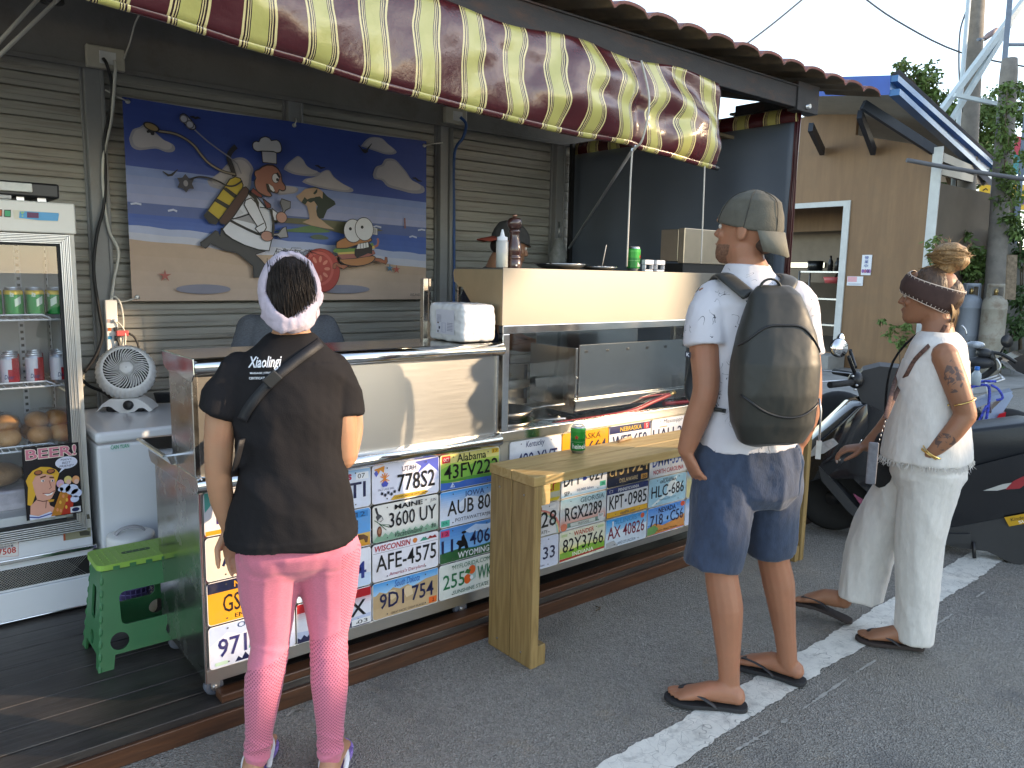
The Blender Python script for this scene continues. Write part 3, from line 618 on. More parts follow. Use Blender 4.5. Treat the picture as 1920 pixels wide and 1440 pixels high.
PLs = [
 (0, 0, 'white plate with teal corner, mostly hidden by an arm', WHT, [('p', [(.01, .55), (.01, .98), (.14, .98), (.10, .75)], TEAL), ('r', .01, .25, .02, .12, GOLD)], [('L', .13, .2, .25, .62, C('#3f2a78'))]),
 (0, 1, 'white plate reading 7VC, dmv along the bottom', C('#e0d8c4'), [], [('7VC', .16, .62, .28, .74, NAVY, .01), ('dmv.', .31, .54, .05, .17, RED_)]),
 (0, 2, 'gold New York plate with navy band reading GSX', GOLD, [('r', .008, .992, .74, .985, C('#1a2340')), ('p', [(.52, .42), (.58, .52), (.64, .53), (.63, .40)], C('#20222e'))], [('NEW YORK', .3, .82, .79, .94, GOLD, .015), ('GSX', .17, .49, .24, .66, C('#23222a'), .005), ('EMPIRE STATE', .3, .86, .07, .17, C('#2a2328'))]),
 (0, 3, 'pale mountain Oregon plate reading 971 with a fir tree', C('#c9d2ea'), [('p', [(.01, .55), (.2, .8), (.36, .68), (.6, .86), (.99, .6), (.99, .98), (.01, .98)], C('#aebfe3')), ('p', [(.28, .04), (.32, .16), (.36, .08), (.4, .22), (.45, .07), (.5, .2), (.55, .06), (.62, .04)], NAVY), ('p', [(.44, .28), (.5, .72), (.58, .28)], C('#5f9f88')), ('r', .06, .2, .06, .14, C('#b9d6c4'))], [('Oregon', .32, .7, .8, .97, C('#1d3c6b')), ('971', .1, .42, .24, .68, C('#27286b'), .012), ('K', .8, .93, .26, .68, C('#27286b'), .012)]),
 (1, 0, 'pale blue Arkansas plate reading VTI', C('#d3dbea'), [('g', .01, .99, .7, .98, C('#d3dbea'), C('#8db7de')), ('r', .8, .97, .72, .9, C('#e3e6ea'))], [('Arkansas', .2, .74, .74, .96, C('#a3123a'), .03), ('07', .82, .92, .75, .87, KBLK), ('VTI', .5, .93, .26, .66, NAVY, .012), ('The Natural State', .32, .68, .06, .14, C('#7d1d3f'))]),
 (1, 1, 'blue and gold bison plate reading KU', LB2, [('g', .01, .99, .02, .36, C('#c98a1e'), C('#d9b45a')), ('p', [(.62, .16), (.64, .28), (.7, .36), (.8, .34), (.9, .32), (.96, .24), (.95, .1), (.92, .1), (.9, .2), (.8, .18), (.74, .08), (.7, .08), (.7, .18)], C('#5f3b1c')), ('r', .72, .96, .78, .94, C('#2f7fc4'))], [('Montana', .3, .62, .76, .92, C('#8a5a1a')), ('12', .8, .92, .8, .92, C('#16335c')), ('KU', .42, .82, .34, .72, KBLK, .012)]),
 (1, 2, 'white plate reading 424 with pale blue hills', C('#dfe2ea'), [('p', [(.01, .4), (.2, .34), (.4, .42), (.62, .3), (.8, .38), (.99, .33), (.99, .02), (.01, .02)], C('#bfd3ea'))], [('424', .38, .93, .22, .66, C('#26357f'), .012), ('STATE', .32, .62, .06, .14, C('#5a5470'))]),
 (1, 3, 'red topped Idaho plate reading 35CX', C('#d9dbe6'), [('g', .008, .992, .55, .985, C('#d9dbe6'), C('#b01f28')), ('r', .008, .992, .76, .985, C('#a81c26')), ('p', [(.01, .3), (.2, .26), (.4, .36), (.6, .24), (.99, .3), (.99, .1), (.01, .1)], C('#b9c3dd')), ('p', [(.008, .015), (.008, .16)] + [(.05 + .04 * i, .1 + .09 * (i % 2) + .01 * (i % 5)) for i in range(23)] + [(.99, .015)], NAVY), ('r', .72, .98, .04, .2, C('#dfe0e2'))], [('IDAHO', .32, .7, .76, .92, C('#e8e2d8')), ('35CX', .22, .92, .28, .70, KBLK, .012), ('FAMOUS POTATOES', .2, .7, .03, .1, C('#d9dbe6')), ('03', .8, .94, .07, .17, KBLK)]),
 (2, 0, 'white Utah plate with winter games snowflake reading 778S2', C('#d9dbea'), [('p', [(.62, .94), (.99, .98), (.99, .5), (.9, .66), (.84, .84), (.75, .72), (.66, .62), (.72, .8)], C('#5560bd')), ('p', [(.66, .62), (.84, .84), (.99, .58), (.99, .4), (.8, .3)], C('#c2c8e6')), ('p', [(.03, .9), (.18, .96), (.17, .78), (.12, .86), (.09, .76)], C('#cf8a35')), ('p', [(.03, .8), (.06, .88), (.09, .78), (.06, .7)], C('#5560bd'))] + [('l', [(.18 + .075 * cos(pi * i / 6), .63 + .15 * sin(pi * i / 6)), (.18 - .075 * cos(pi * i / 6), .63 - .15 * sin(pi * i / 6))], .016, C('#d9822f')) for i in range(0, 6, 1) if i != 0] + [('p', [(.13, .5), (.18, .58), (.23, .5), (.21, .42), (.15, .42)], C('#4553b5')), ('p', [(.26, .05), (.32, .15), (.78, .15), (.83, .09), (.78, .03), (.3, .03)], C('#cfa53d'))] + [('e', .14 + .045 * i, .25 - .05 * (i % 2), .02, .045, C('#8e8f9c'), 12, False) for i in range(5)] + [('e', .14 + .045 * i, .25 - .05 * (i % 2), .015, .035, C('#d9dbea'), 12, False) for i in range(5)], [('UTAH', .43, .64, .74, .88, NAVY, .01), ('778S2', .36, .93, .22, .68, KBLK, .008), ('SALT LAKE 2002', .08, .31, .33, .38, C('#55586b')), ('OLYMPIC WINTER GAMES 2002', .33, .78, .065, .12, C('#6d5320'))]),
 (2, 1, 'white Maine plate with black rim, chickadee and pine cone reading 3600 UY', C('#dddcd6'), [('g', .01, .99, .02, .3, C('#6f9a82'), C('#dddcd6')), ('p', [(.01, .03)] + [(.05 + .045 * i, .14 + .09 * (i % 2)) for i in range(21)] + [(.99, .03)], C('#7fa48c')), ('l', [(.05, .94), (.07, .8), (.1, .68)], .03, C('#22222a')), ('p', [(.05, .7), (.08, .78), (.13, .72), (.16, .6), (.12, .54), (.07, .6)], C('#3d4147')), ('p', [(.08, .6), (.13, .68), (.15, .6), (.11, .56)], C('#c9c9c5')), ('l', [(.03, .62), (.12, .48), (.25, .42)], .015, C('#2d5a37')), ('l', [(.1, .5), (.24, .36)], .015, C('#2d5a37')), ('l', [(.1, .5), (.2, .3)], .012, C('#2d5a37')), ('e', .10, .3, .035, .14, C('#6f3d28')), ('e', .1, .32, .02, .08, C('#a0765a'))], [('MAINE', .32, .74, .8, .93, KBLK, .03), ('JUN', .86, .95, .8, .9, C('#555560')), ('3600 UY', .24, .95, .34, .74, KBLK, .008), ('Vacationland', .32, .74, .06, .2, C('#2c3a33'), 0, .3), ('20', .87, .95, .1, .2, KBLK)], KBLK),
 (2, 2, 'white Wisconsin plate with red lettering reading AFE-4575', C('#dddde6'), [('l', [(.01, .76), (.99, .76)], .008, C('#33364a')), ('e', .63, .88, .035, .07, C('#c8793a')), ('p', [(.7, .82), (.76, .92), (.82, .86), (.86, .82)], C('#3f8f7a')), ('p', [(.82, .84), (.86, .92), (.9, .88), (.94, .92), (.97, .83)], C('#8d2b2b'))], [('WISCONSIN', .03, .56, .80, .96, C('#a82330'), .02, .15), ('AFE-4575', .05, .96, .26, .70, KBLK, .008), ("America's Dairyland", .24, .78, .06, .18, C('#9b3140'), 0, .1)]),
 (2, 3, 'tan South Dakota plate with carved mountain faces reading 9D1 754', C('#b9a07c'), [('g', .01, .99, .66, .985, C('#9cc5e6'), C('#3f8fd0')), ('p', [(.01, .6), (.1, .74), (.2, .66), (.3, .78), (.4, .7), (.52, .76), (.6, .66), (.8, .78), (.99, .8), (.99, .3), (.01, .3)], C('#b39a74')), ('p', [(.2, .6), (.25, .72), (.33, .7), (.35, .5), (.28, .44)], C('#cdb893')), ('p', [(.45, .62), (.5, .72), (.58, .7), (.6, .45), (.5, .4)], C('#d0bb98')), ('r', .85, .97, .05, .22, C('#d8622a'))], [('South Dakota', .32, .7, .78, .96, C('#1f4fa0'), 0, .3), ('9D1 754', .1, .92, .26, .68, NAVY, .012), ('GREAT FACES. GREAT PLACES.', .26, .78, .06, .12, C('#4a3d30')), ('2', .9, .93, .08, .18, KBLK)]),
 (3, 0, 'yellow green Alabama plate reading 43FV222', C('#d9cf80'), [('g', .008, .992, .2, .74, C('#5f9a3c'), C('#b9c85c')), ('p', [(.01, .6), (.2, .72), (.45, .6), (.7, .7), (.99, .56), (.99, .3), (.01, .3)], C('#7bae48')), ('p', [(.008, .22), (.3, .18), (.6, .24), (.992, .2), (.992, .015), (.008, .015)], C('#3a62b0')), ('p', [(.01, .3), (.2, .26), (.5, .3), (.99, .24), (.99, .19), (.01, .22)], C('#4f8a3a')), ('r', .03, .16, .76, .95, C('#b8343a')), ('r', .86, .98, .84, .96, C('#cfa42f')), ('p', [(.16, .06), (.2, .2), (.24, .06)], C('#b7c3e2'))], [('OCT', .05, .14, .8, .9, WHT), ('Alabama', .27, .76, .74, .96, C('#22331f'), .01), ('43FV222', .06, .97, .3, .70, KBLK, .008), ('17', .88, .96, .86, .94, C('#5a471c'))]),
 (3, 1, 'blue sky Iowa plate reading AUB 804', C('#d3daea'), [('g', .008, .992, .5, .985, C('#cfd9ec'), C('#3f93d8')), ('p', [(.3, .6), (.45, .78), (.7, .66), (.9, .8), (.99, .76), (.99, .5), (.3, .5)], C('#dfe5f2')), ('r', .02, .16, .03, .2, C('#4fb49a'))], [('IOWA', .42, .74, .76, .92, C('#1f3f7a'), .01), ('AUB 804', .12, .96, .3, .72, KBLK, .01), ('POTTAWATTAMIE', .25, .86, .1, .2, C('#33364a')), ('JUL', .04, .13, .07, .16, C('#0f4a40'))]),
 (3, 2, 'blue Wyoming plate with bucking horse reading 11 4064', C('#5f9ad6'), [('g', .008, .992, .3, .985, C('#7fb2e4'), C('#3f7ec8')), ('p', [(.4, .8), (.6, .94), (.8, .86), (.99, .92), (.99, .7), (.5, .72)], C('#b9cfee')), ('p', [(.008, .3), (.3, .34), (.6, .27), (.992, .32), (.992, .015), (.008, .015)], C('#2d5c36')), ('r', .02, .16, .76, .94, C('#c0356a')), ('p', [(.27, .5), (.3, .58), (.36, .56), (.36, .66), (.4, .74), (.42, .62), (.46, .46), (.48, .3), (.43, .27), (.41, .38), (.36, .36), (.33, .26), (.3, .3), (.32, .42)], KBLK), ('e', .4, .78, .04, .04, KBLK)], [('12', .04, .14, .8, .9, C('#5a1230')), ('11', .03, .22, .3, .66, NAVY, .015), ('4064', .5, .97, .34, .76, NAVY, .012), ('WYOMING', .3, .84, .06, .24, WHT, .015)]),
 (3, 3, 'pale Florida plate with two oranges reading 255 WKL', C('#cfd3cd'), [('p', [(.45, .5), (.52, .74), (.62, .8), (.62, .4), (.5, .3)], C('#9fb7b0')), ('e', .55, .66, .06, .13, C('#d8602a')), ('e', .47, .42, .06, .14, C('#d8602a')), ('p', [(.42, .62), (.46, .72), (.53, .66), (.5, .56)], C('#3a6b3a')), ('e', .54, .44, .03, .06, WHT), ('r', .9, .98, .84, .96, C('#d8b83a'))], [('MYFLORIDA.COM', .22, .86, .8, .93, C('#2f6b4e')), ('255', .06, .42, .28, .7, C('#1f6b43'), .008), ('WKL', .64, .97, .30, .72, C('#1f6b43'), .008), ('SUNSHINE STATE', .22, .84, .08, .19, C('#2f5c4a'))]),
]
for c_, r_, lab, bg, shp, tx, *rim in PLs: plate(lc, LC, gx(c_), gz(r_), lab, bg, shp, tx, *rim)
def gx2(c): return 1.2725 + .305 * c
def gz2(r): return .8245 - .1535 * (r + 1)
PRs = [
 (0, 0, 'white Kentucky plate reading 480 XVT', WHT, [], [('Kentucky', .3, .66, .72, .96, C('#27305f'), .01, .2), ('480 XVT', .14, .92, .2, .62, C('#27305f'), .008)]),
 (1, 0, 'orange Alaska plate reading 664', C('#dc9a1e'), [('p', [(.45, .42), (.5, .5), (.56, .46), (.54, .38)], NAVY)], [('ALASKA', .24, .82, .72, .90, C('#4b3410'), .005), ('664', .56, .95, .24, .66, NAVY, .008)], C('#dc9a1e')),
 (2, 0, 'navy topped Nebraska plate reading WFF 650', C('#dcdde0'), [('r', .008, .992, .74, .985, C('#252c5a')), ('r', .82, .95, .76, .96, C('#b53a48')), ('p', [(.44, .5), (.5, .6), (.53, .42)], C('#cfa03a'))], [('NEBRASKA', .25, .76, .78, .93, C('#d8b23c'), .015), ('5', .87, .91, .79, .93, WHT), ('WFF 650', .08, .9, .26, .66, C('#23305c'), .008)]),
 (3, 0, 'white Mississippi plate reading HAU', WHT, [('r', .2, .4, .7, .73, C('#c98a5a'))], [('Mississippi', .3, .78, .78, .96, C('#2b3350'), 0, .15), ('HAU 2', .04, .8, .28, .66, NAVY, .008)]),
 (0, 1, 'yellow New Mexico plate reading TLP', C('#dcc632'), [('r', .7, .99, .12, .3, C('#c9cbb8'))], [('TLP', .56, .95, .34, .8, C('#a8241f'), .008), ('New Mexico USA', .2, .68, .14, .26, C('#a8241f'))]),
 (1, 1, 'white Minnesota plate reading DFY 027', C('#d5dbe6'), [('g', .008, .992, .8, .985, C('#b8cfe4'), C('#3c7fb8')), ('g', .008, .992, .02, .2, C('#7fb0d8'), C('#d5dbe6')), ('p', [(.46, .44), (.47, .68), (.53, .7), (.52, .56), (.56, .5), (.52, .44)], C('#2b3d8f')), ('r', .84, .97, .14, .3, C('#4fb49a'))], [('DFY', .06, .42, .36, .82, KBLK, .01), ('027', .6, .95, .36, .82, KBLK, .01), ('10,000 lakes', .34, .7, .12, .22, C('#26508f')), ('SEP', .07, .18, .06, .2, KBLK), ('20', .87, .94, .17, .26, C('#0f4a40'))]),
 (2, 1, 'dark Delaware plate with tan digits reading 131924', C('#101a33'), [('r', .8, .96, .06, .24, C('#c08f4a')), ('r', .008, .992, .3, .985, C('#15161c'))], [('P', .04, .14, .66, .9, C('#b39a68'), .01), ('C', .04, .14, .36, .6, C('#b39a68'), .01), ('131924', .17, .97, .36, .84, C('#b39a68'), .01), ('DELAWARE', .28, .72, .1, .24, C('#b9aa88'), .01), ('20', .83, .93, .09, .2, C('#3b2a14'))], C('#2a2a30')),
 (3, 1, 'white North Carolina plate reading DMM-3542', C('#d3d5dc'), [('p', [(.5, .6), (.6, .8), (.99, .7), (.99, .5)], C('#b9c9dd'))], [('DMM-3542', .07, .96, .36, .82, C('#2f4a98'), .01), ('NORTH CAROLINA', .1, .9, .1, .26, C('#b32a35'), .01)]),
 (0, 2, 'white Hawaii plate with rainbow reading 128', C('#dcdce0'), [('l', [(.5 + .52 * cos(a), .0 + .84 * sin(a)) for a in [pi * i / 16 for i in range(0, 17)]], .05, C('#d98a80')), ('l', [(.5 + .49 * cos(a), .0 + .78 * sin(a)) for a in [pi * i / 16 for i in range(0, 17)]], .03, C('#dfc98a')), ('l', [(.5 + .47 * cos(a), .0 + .73 * sin(a)) for a in [pi * i / 16 for i in range(0, 17)]], .03, C('#9fc3c0')), ('r', .8, .92, .82, .9, C('#f0f0f0'))], [('HAWAII', .2, .64, .8, .92, C('#8f2f35')), ('128', .52, .94, .26, .76, KBLK, .008), ('ALOHA STATE', .3, .76, .07, .17, C('#333338')) ]),
 (1, 2, 'peach Georgia plate reading RGX2289', C('#d6d9de'), [('g', .008, .992, .7, .985, C('#c6d8e2'), C('#8fb9d0')), ('g', .008, .992, .12, .5, C('#d98f7a'), C('#d6d9de')), ('r', .15, .85, .05, .2, C('#6f8f85')), ('r', .22, .76, .07, .18, C('#c9cfcb')), ('e', .08, .1, .07, .12, C('#cf7a60')), ('r', .82, .95, .1, .28, C('#d9d9dc'))], [('GEORGIA', .42, .94, .78, .94, C('#4c6b7a'), .005), ('RGX2289', .1, .9, .28, .72, KBLK, .01), ('MUSCOGEE', .38, .62, .09, .16, KBLK), ('SEP', .84, .93, .19, .26, KBLK)]),
 (2, 2, 'navy and gold Pennsylvania plate reading KPT-0985', C('#d9dae0'), [('r', .008, .992, .8, .985, C('#1c2c66')), ('r', .008, .992, .015, .2, C('#d8a52c')), ('l', [(.06, .86), (.06, .93), (.13, .93), (.13, .86), (.06, .86)], .008, WHT), ('p', [(.42, .44), (.43, .54), (.47, .54), (.47, .44)], NAVY)], [('PENNSYLVANIA', .26, .76, .84, .95, WHT, .015), ('KPT', .06, .4, .28, .74, KBLK, .008), ('0985', .5, .96, .28, .74, KBLK, .008), ('visitPA.com', .32, .68, .05, .15, C('#26305c'))], C('#1c2c66')),
 (3, 2, 'blue Oklahoma plate with white bird reading HLC-686', C('#9ec6dc'), [('p', [(.45, .3), (.5, .7), (.62, .85), (.75, .95), (.7, .75), (.9, .6), (.8, .4), (.6, .22)], C('#e2ebee')), ('p', [(.12, .02), (.5, .32), (.44, .38), (.08, .06)], C('#dbe6ea'))], [('EXPLORE', .36, .64, .88, .94, KBLK), ('OKLAHOMA', .28, .72, .78, .88, KBLK, .01), ('HLC-686', .07, .94, .3, .72, C('#1f2430'), .008), ('TRAVELOK.COM', .28, .72, .16, .22, C('#4a6a80'))]),
 (0, 3, 'white Texas plate reading 6133', C('#ccd2e6'), [('r', .0, .0, 0, 0, WHT)], [('TEXAS', .2, .64, .78, .94, NAVY, .02), ('6133', .4, .93, .28, .68, NAVY, .01), ('The Lone Star State', .3, .72, .08, .15, NAVY)]),
 (1, 3, 'yellow green Indiana plate reading 82Y3766', C('#d9d9c4'), [('g', .008, .992, .3, .55, C('#dcd65a'), C('#d9d9c4')), ('p', [(.008, .3), (.5, .42), (.992, .34), (.992, .12), (.008, .12)], C('#7fae3c')), ('p', [(.008, .04), (.008, .11), (.992, .16), (.992, .1)], C('#a8362c')), ('r', .04, .16, .82, .9, C('#b9c99a')), ('r', .82, .96, .84, .92, C('#b9c99a'))], [('WANDER', .3, .74, .78, .93, C('#b8452c'), .01), ('82Y3766', .07, .96, .3, .74, C('#1d1f22'), .005), ('INDIANA', .28, .74, .13, .26, C('#e2e6d0'), .015)]),
 (2, 3, 'blue cloud Illinois plate reading AX 40826', C('#cfdbe8'), [('g', .008, .992, .45, .985, C('#a9d3ee'), C('#1f8fd8')), ('p', [(.02, .5), (.2, .7), (.35, .55), (.5, .62), (.7, .52), (.99, .6), (.99, .3), (.02, .3)], C('#d5e2ee')), ('r', .15, .18, .6, .9, WHT), ('p', [(.02, .02), (.02, .2), (.2, .24), (.3, .02)], C('#b0b2b4')), ('e', .88, .86, .05, .09, C('#c85a3a'))], [('ILLINOIS', .24, .74, .78, .94, C('#3a86b8')), ('AX 40826', .05, .94, .3, .72, C('#7a1f35'), .008), ('LAND OF LINCOLN', .28, .72, .06, .16, C('#55607a'))]),
 (3, 3, 'blue Nevada plate with orange desert reading 718-C56', C('#5b94dc'), [('g', .008, .992, .4, .985, C('#8fb8e8'), C('#4a86d6')), ('p', [(.008, .3), (.2, .42), (.4, .28), (.7, .36), (.992, .5), (.992, .04), (.008, .04)], C('#c98a4a')), ('p', [(.008, .3), (.18, .36), (.3, .2), (.2, .04), (.008, .04)], C('#6f9a5a')), ('p', [(.5, .48), (.52, .58), (.55, .58), (.55, .46), (.53, .42)], KBLK), ('e', .93, .88, .06, .09, C('#d0563a')), ('l', [(.01, .03), (.99, .06)], .02, C('#d8643a'))], [('NEVADA', .28, .74, .76, .94, NAVY, .015), ('718', .07, .4, .32, .72, NAVY, .005), ('C56', .6, .95, .34, .74, NAVY, .005), ('Home Means Nevada', .25, .78, .09, .16, C('#4a2f1c'))]),
]
for c_, r_, lab, bg, shp, tx, *rim in PRs: plate(rc, RC, gx2(c_), gz2(r_), lab, bg, shp, tx, *rim)
for c_ in (4, 5):
 for r_ in range(4):
  b_ = [WHT, LB, C('#d8cf9a'), C('#c9d2ea')][(c_ + r_) % 4]
  plate(rc, RC, gx2(c_), gz2(r_), 'pale plate behind the man with the backpack', b_, [('g', .01, .99, .6, .98, b_, LB2)], [])
# ---------------------------------------------------------------- printed banner on the shutters
bn = thing('banner', 'printed vinyl banner of a running cartoon chef on a beach, tied over the shutters', 'banner', (.27, 1.86, 1.35))
mb = MB()
BX0, BX1, BZ0, BZ1 = .262, 2.06, 1.352, 2.365
def wob(x, z):
 d1 = math.hypot(x - BX0, z - BZ1); d2 = math.hypot(x - BX1, z - BZ1); d3 = math.hypot(x - BX1, z - BZ0)
 f = .010 * noise.noise(Vector((x * 2.2, z * 1.2, 4))) + .006 * sin(9 * atan2(z - BZ1, x - BX0)) * math.exp(-d1 * 2) + .006 * sin(9 * atan2(z - BZ1, x - BX1)) * math.exp(-d2 * 2) + .005 * sin(8 * atan2(z - BZ0, x - BX1)) * math.exp(-d3 * 3)
 f += -.006 * math.exp(-((x - .42) / .02) ** 2) * .5 + .004 * math.exp(-((x - 1.72) / .025) ** 2)
 return f * 0
A = Plane(mb, (0, 1.86, 0), (1, 0, 0), (0, 0, 1), (0, -1, 0), .0006, 0, wob)
SKY1 = C('#2f4699'); SKY2 = C('#7d95cf'); SEA1 = C('#5c6da6'); SEA2 = C('#4763b4'); FOAM = C('#c3cbe4'); SAND = C('#c4aa94'); INK = C('#23232b'); CLD = C('#b9b6bd'); JW = C('#dfe2ee'); SKIN_A = C('#9c6a5c')
def strip(top, bot, c0, c1, n=1):
 """band between two boundary lines z=f(x), as a fine grid so that it follows the cloth"""
 K = 36
 for r in range(n):
  for i in range(K):
   xs = [BX0 + (BX1 - BX0) * q / K for q in (i, i + 1)]
   P4 = []
   for xx, t in ((xs[0], r / n), (xs[1], r / n), (xs[1], (r + 1) / n), (xs[0], (r + 1) / n)):
    a = top(xx); b = bot(xx); P4.append((xx, a + (b - a) * t))
   t = (r + .5) / n; A.poly(P4, tuple(c0[q] * (1 - t) + c1[q] * t for q in range(3)), False)
def seg(p, q): return lambda x: p[1] + (q[1] - p[1]) * (x - p[0]) / (q[0] - p[0])
e_top = lambda x: BZ1 - .006 * sin(pi * (x - BX0) / .9) ** 2
l_sky = [(0.269,2.034),(2.043,1.98)]; l_hor = [(0.268,1.855),(2.044,1.817)]; l_sea = [(0.268,1.797),(2.044,1.755)]; l_fo = [(0.272,1.733),(2.045,1.642)]; l_sa = [(0.271,1.658),(2.045,1.562)]
fs = seg(*l_sky); fh = seg(*l_hor); fe = seg(*l_sea); ff = seg(*l_fo); fa = seg(*l_sa)
ffw = lambda x: ff(x) + .008 * abs(sin(x * 14)); faw = lambda x: fa(x) + .012 * sin(x * 5) + .006 * sin(x * 13)
strip(e_top, fs, SKY1, C('#3c55a6'), 8); strip(fs, fh, SKY2, C('#a3a9cf'), 4); strip(fh, fe, SEA1, SEA1, 1); strip(fe, ffw, SEA2, C('#5873bb'), 3); strip(ffw, faw, C('#aab8df'), C('#d6d6e2'), 2); strip(faw, lambda x: BZ0, SAND, C('#ccb5a4'), 4)
A.k += 1
def sh(p, col, ol=.006, out=INK, closed=True):
 A.poly(p, col)
 if ol: A.line(p + ([p[0]] if closed else []), ol, out)
def sm(p, k=3): return [(v.x, v.y) for v in smooth_line([(a, b, 0) for a, b in p + [p[0]]], k)][:-1]
for cl in ([(0.284,2.166),(0.303,2.211),(0.337,2.229),(0.358,2.245),(0.375,2.238),(0.416,2.208),(0.454,2.178),(0.493,2.164),(0.505,2.143),(0.491,2.124),(0.456,2.12),(0.409,2.132),(0.332,2.115),(0.295,2.128)],
           [(0.663,1.995),(0.722,2.037),(0.791,2.11),(0.84,2.134),(0.885,2.125),(0.918,2.08),(0.907,2.041),(0.895,1.972),(0.839,1.939),(0.752,1.951),(0.681,1.964)],
           [(1.093,2.094),(1.109,2.122),(1.154,2.161),(1.183,2.178),(1.213,2.16),(1.235,2.128),(1.28,2.105),(1.319,2.095),(1.28,2.073),(1.204,2.07),(1.144,2.075)],
           [(1.203,2.035),(1.226,2.055),(1.28,2.07),(1.334,2.107),(1.374,2.117),(1.405,2.081),(1.468,2.044),(1.529,2.021),(1.517,2.001),(1.435,1.999),(1.317,2.01),(1.233,2.024)],
           [(1.585,2.279),(1.619,2.319),(1.661,2.342),(1.729,2.343),(1.772,2.315),(1.833,2.278),(1.816,2.257),(1.755,2.25),(1.686,2.261)],
           [(1.664,2.12),(1.685,2.166),(1.728,2.185),(1.754,2.221),(1.816,2.227),(1.86,2.198),(1.905,2.158),(1.95,2.109),(2.034,2.078),(2.034,2.039),(1.951,2.028),(1.86,2.04),(1.771,2.055),(1.728,2.089),(1.676,2.095)],
           [(1.055,1.995),(1.099,2.002),(1.172,1.998),(1.164,1.97),(1.097,1.954),(1.054,1.954)]):
 A.poly(sm(cl), C('#9d9dab')); cx = sum(q[0] for q in cl) / len(cl); cz = sum(q[1] for q in cl) / len(cl); A.poly(sm([(cx + (a - cx) * .86, cz + (b - cz) * .84 + .004) for a, b in cl]), CLD)
A.poly(sm([(1.007,1.818),(1.08,1.823),(1.199,1.825),(1.353,1.825),(1.474,1.822),(1.548,1.817),(1.735,1.783),(1.598,1.772),(1.514,1.742),(1.392,1.762),(1.259,1.787),(1.079,1.795),(1.007,1.794)]), C('#6b6a52'))
A.poly(sm([(1.02,1.747),(1.13,1.763),(1.236,1.786),(1.298,1.779),(1.376,1.758),(1.274,1.747),(1.122,1.745)]), C('#5f7f55'))
A.poly(sm([(1.243,1.726),(1.297,1.739),(1.36,1.724),(1.344,1.711),(1.266,1.711)]), C('#5a6b5c'))
A.poly([(1.16,1.949),(1.187,1.968),(1.217,1.995),(1.279,2.01),(1.317,1.997),(1.34,1.977),(1.339,1.934),(1.284,1.902),(1.287,1.86),(1.306,1.833),(1.353,1.8),(1.4,1.773),(1.337,1.777),(1.259,1.787),(1.198,1.805),(1.241,1.825),(1.241,1.843),(1.227,1.898),(1.193,1.917)], C('#b79c85'))
A.poly([(1.278,1.954),(1.309,1.96),(1.325,1.947),(1.329,1.99),(1.356,1.964),(1.403,1.939),(1.41,1.921),(1.354,1.885),(1.33,1.834),(1.303,1.831),(1.29,1.846),(1.285,1.874),(1.294,1.903),(1.273,1.929)], C('#2c3a33'))
A.poly([(1.193,1.917),(1.213,1.949),(1.228,1.936),(1.248,1.945),(1.278,1.951),(1.277,1.933),(1.25,1.919),(1.231,1.926),(1.216,1.906)], C('#2c3a33'))
A.poly([(1.266,1.974),(1.294,2.005),(1.292,1.983),(1.278,1.968)], C('#2c3a33')); A.poly([(1.221,1.999),(1.279,2.012),(1.313,2.003),(1.271,2.005)], C('#3c4a36'))
A.line([(1.889,1.869),(1.892,1.804)], .010, C('#8f5a45'))
for p in ([(1.662,1.8),(1.683,1.808),(1.718,1.801)], [(1.923,1.751),(1.946,1.758),(1.979,1.75)], [(1.988,1.797),(2.016,1.804),(2.044,1.8)], [(0.273,1.843),(0.299,1.848),(0.324,1.844)], [(0.452,1.82),(0.479,1.828),(0.497,1.82)]): A.line(p, .010, C('#c9d2ea'))
for p in ([(0.434,2.019),(0.46,2.001),(0.478,2.005),(0.508,2.035)], [(1.561,2.283),(1.593,2.251),(1.618,2.257),(1.652,2.301)], [(0.581,2.31),(0.597,2.312),(0.608,2.306),(0.62,2.312),(0.635,2.309)], [(1.277,2.132),(1.296,2.133),(1.315,2.122),(1.342,2.128)], [(1.941,2.122),(1.964,2.124),(1.987,2.11),(2.015,2.108)]):
 A.line(p, [.004] + [.012] * (len(p) - 2) + [.004], INK)
A.poly(sm([(1.581,2.253),(1.602,2.263),(1.627,2.251),(1.602,2.237)]), INK)
for e in ([(0.619,1.415),(0.764,1.415)], [(1.454,1.417),(1.63,1.414)]):
 A.ell(e[0][0], e[0][1], abs(e[1][0] - e[0][0]) , .026, C('#8f8d9d'), 24)
for s0, r_, c_ in (([(0.422,1.484)], .034, C('#b8685f')), ([(1.774,1.551)], .030, C('#5b87a8')), ([(1.823,1.543)], .030, C('#c0665c'))):
 x0, z0 = s0[0]; A.poly([(x0 + (r_ if i % 2 == 0 else r_ * .3) * cos(pi * i / 5 + .3), z0 + (r_ if i % 2 == 0 else r_ * .3) * sin(pi * i / 5 + .3)) for i in range(10)], c_)
A.line(sm([(0.803,2.027),(0.789,2.076),(0.774,2.122),(0.791,2.161),(0.825,2.18)])[:-3], .026, INK)
hs = [(v.x, v.y) for v in smooth_line([(a, b, 0) for a, b in [(0.417,2.217),(0.495,2.214),(0.552,2.194),(0.596,2.163),(0.626,2.125),(0.662,2.087),(0.708,2.06),(0.755,2.044),(0.808,2.039)]], 4)]
A.line(hs, .016, INK); A.line(hs, .009, C('#8f8578'))
A.line([(0.599,2.247),(0.666,2.194),(0.721,2.159),(0.777,2.127),(0.82,2.094),(0.84,2.044)], .007, C('#8c8c98'))
h3 = [(v.x, v.y) for v in smooth_line([(a, b, 0) for a, b in [(0.562,1.988),(0.604,2.004),(0.659,2.004),(0.71,1.99),(0.753,1.972),(0.796,1.976),(0.837,2.005)]], 4)]
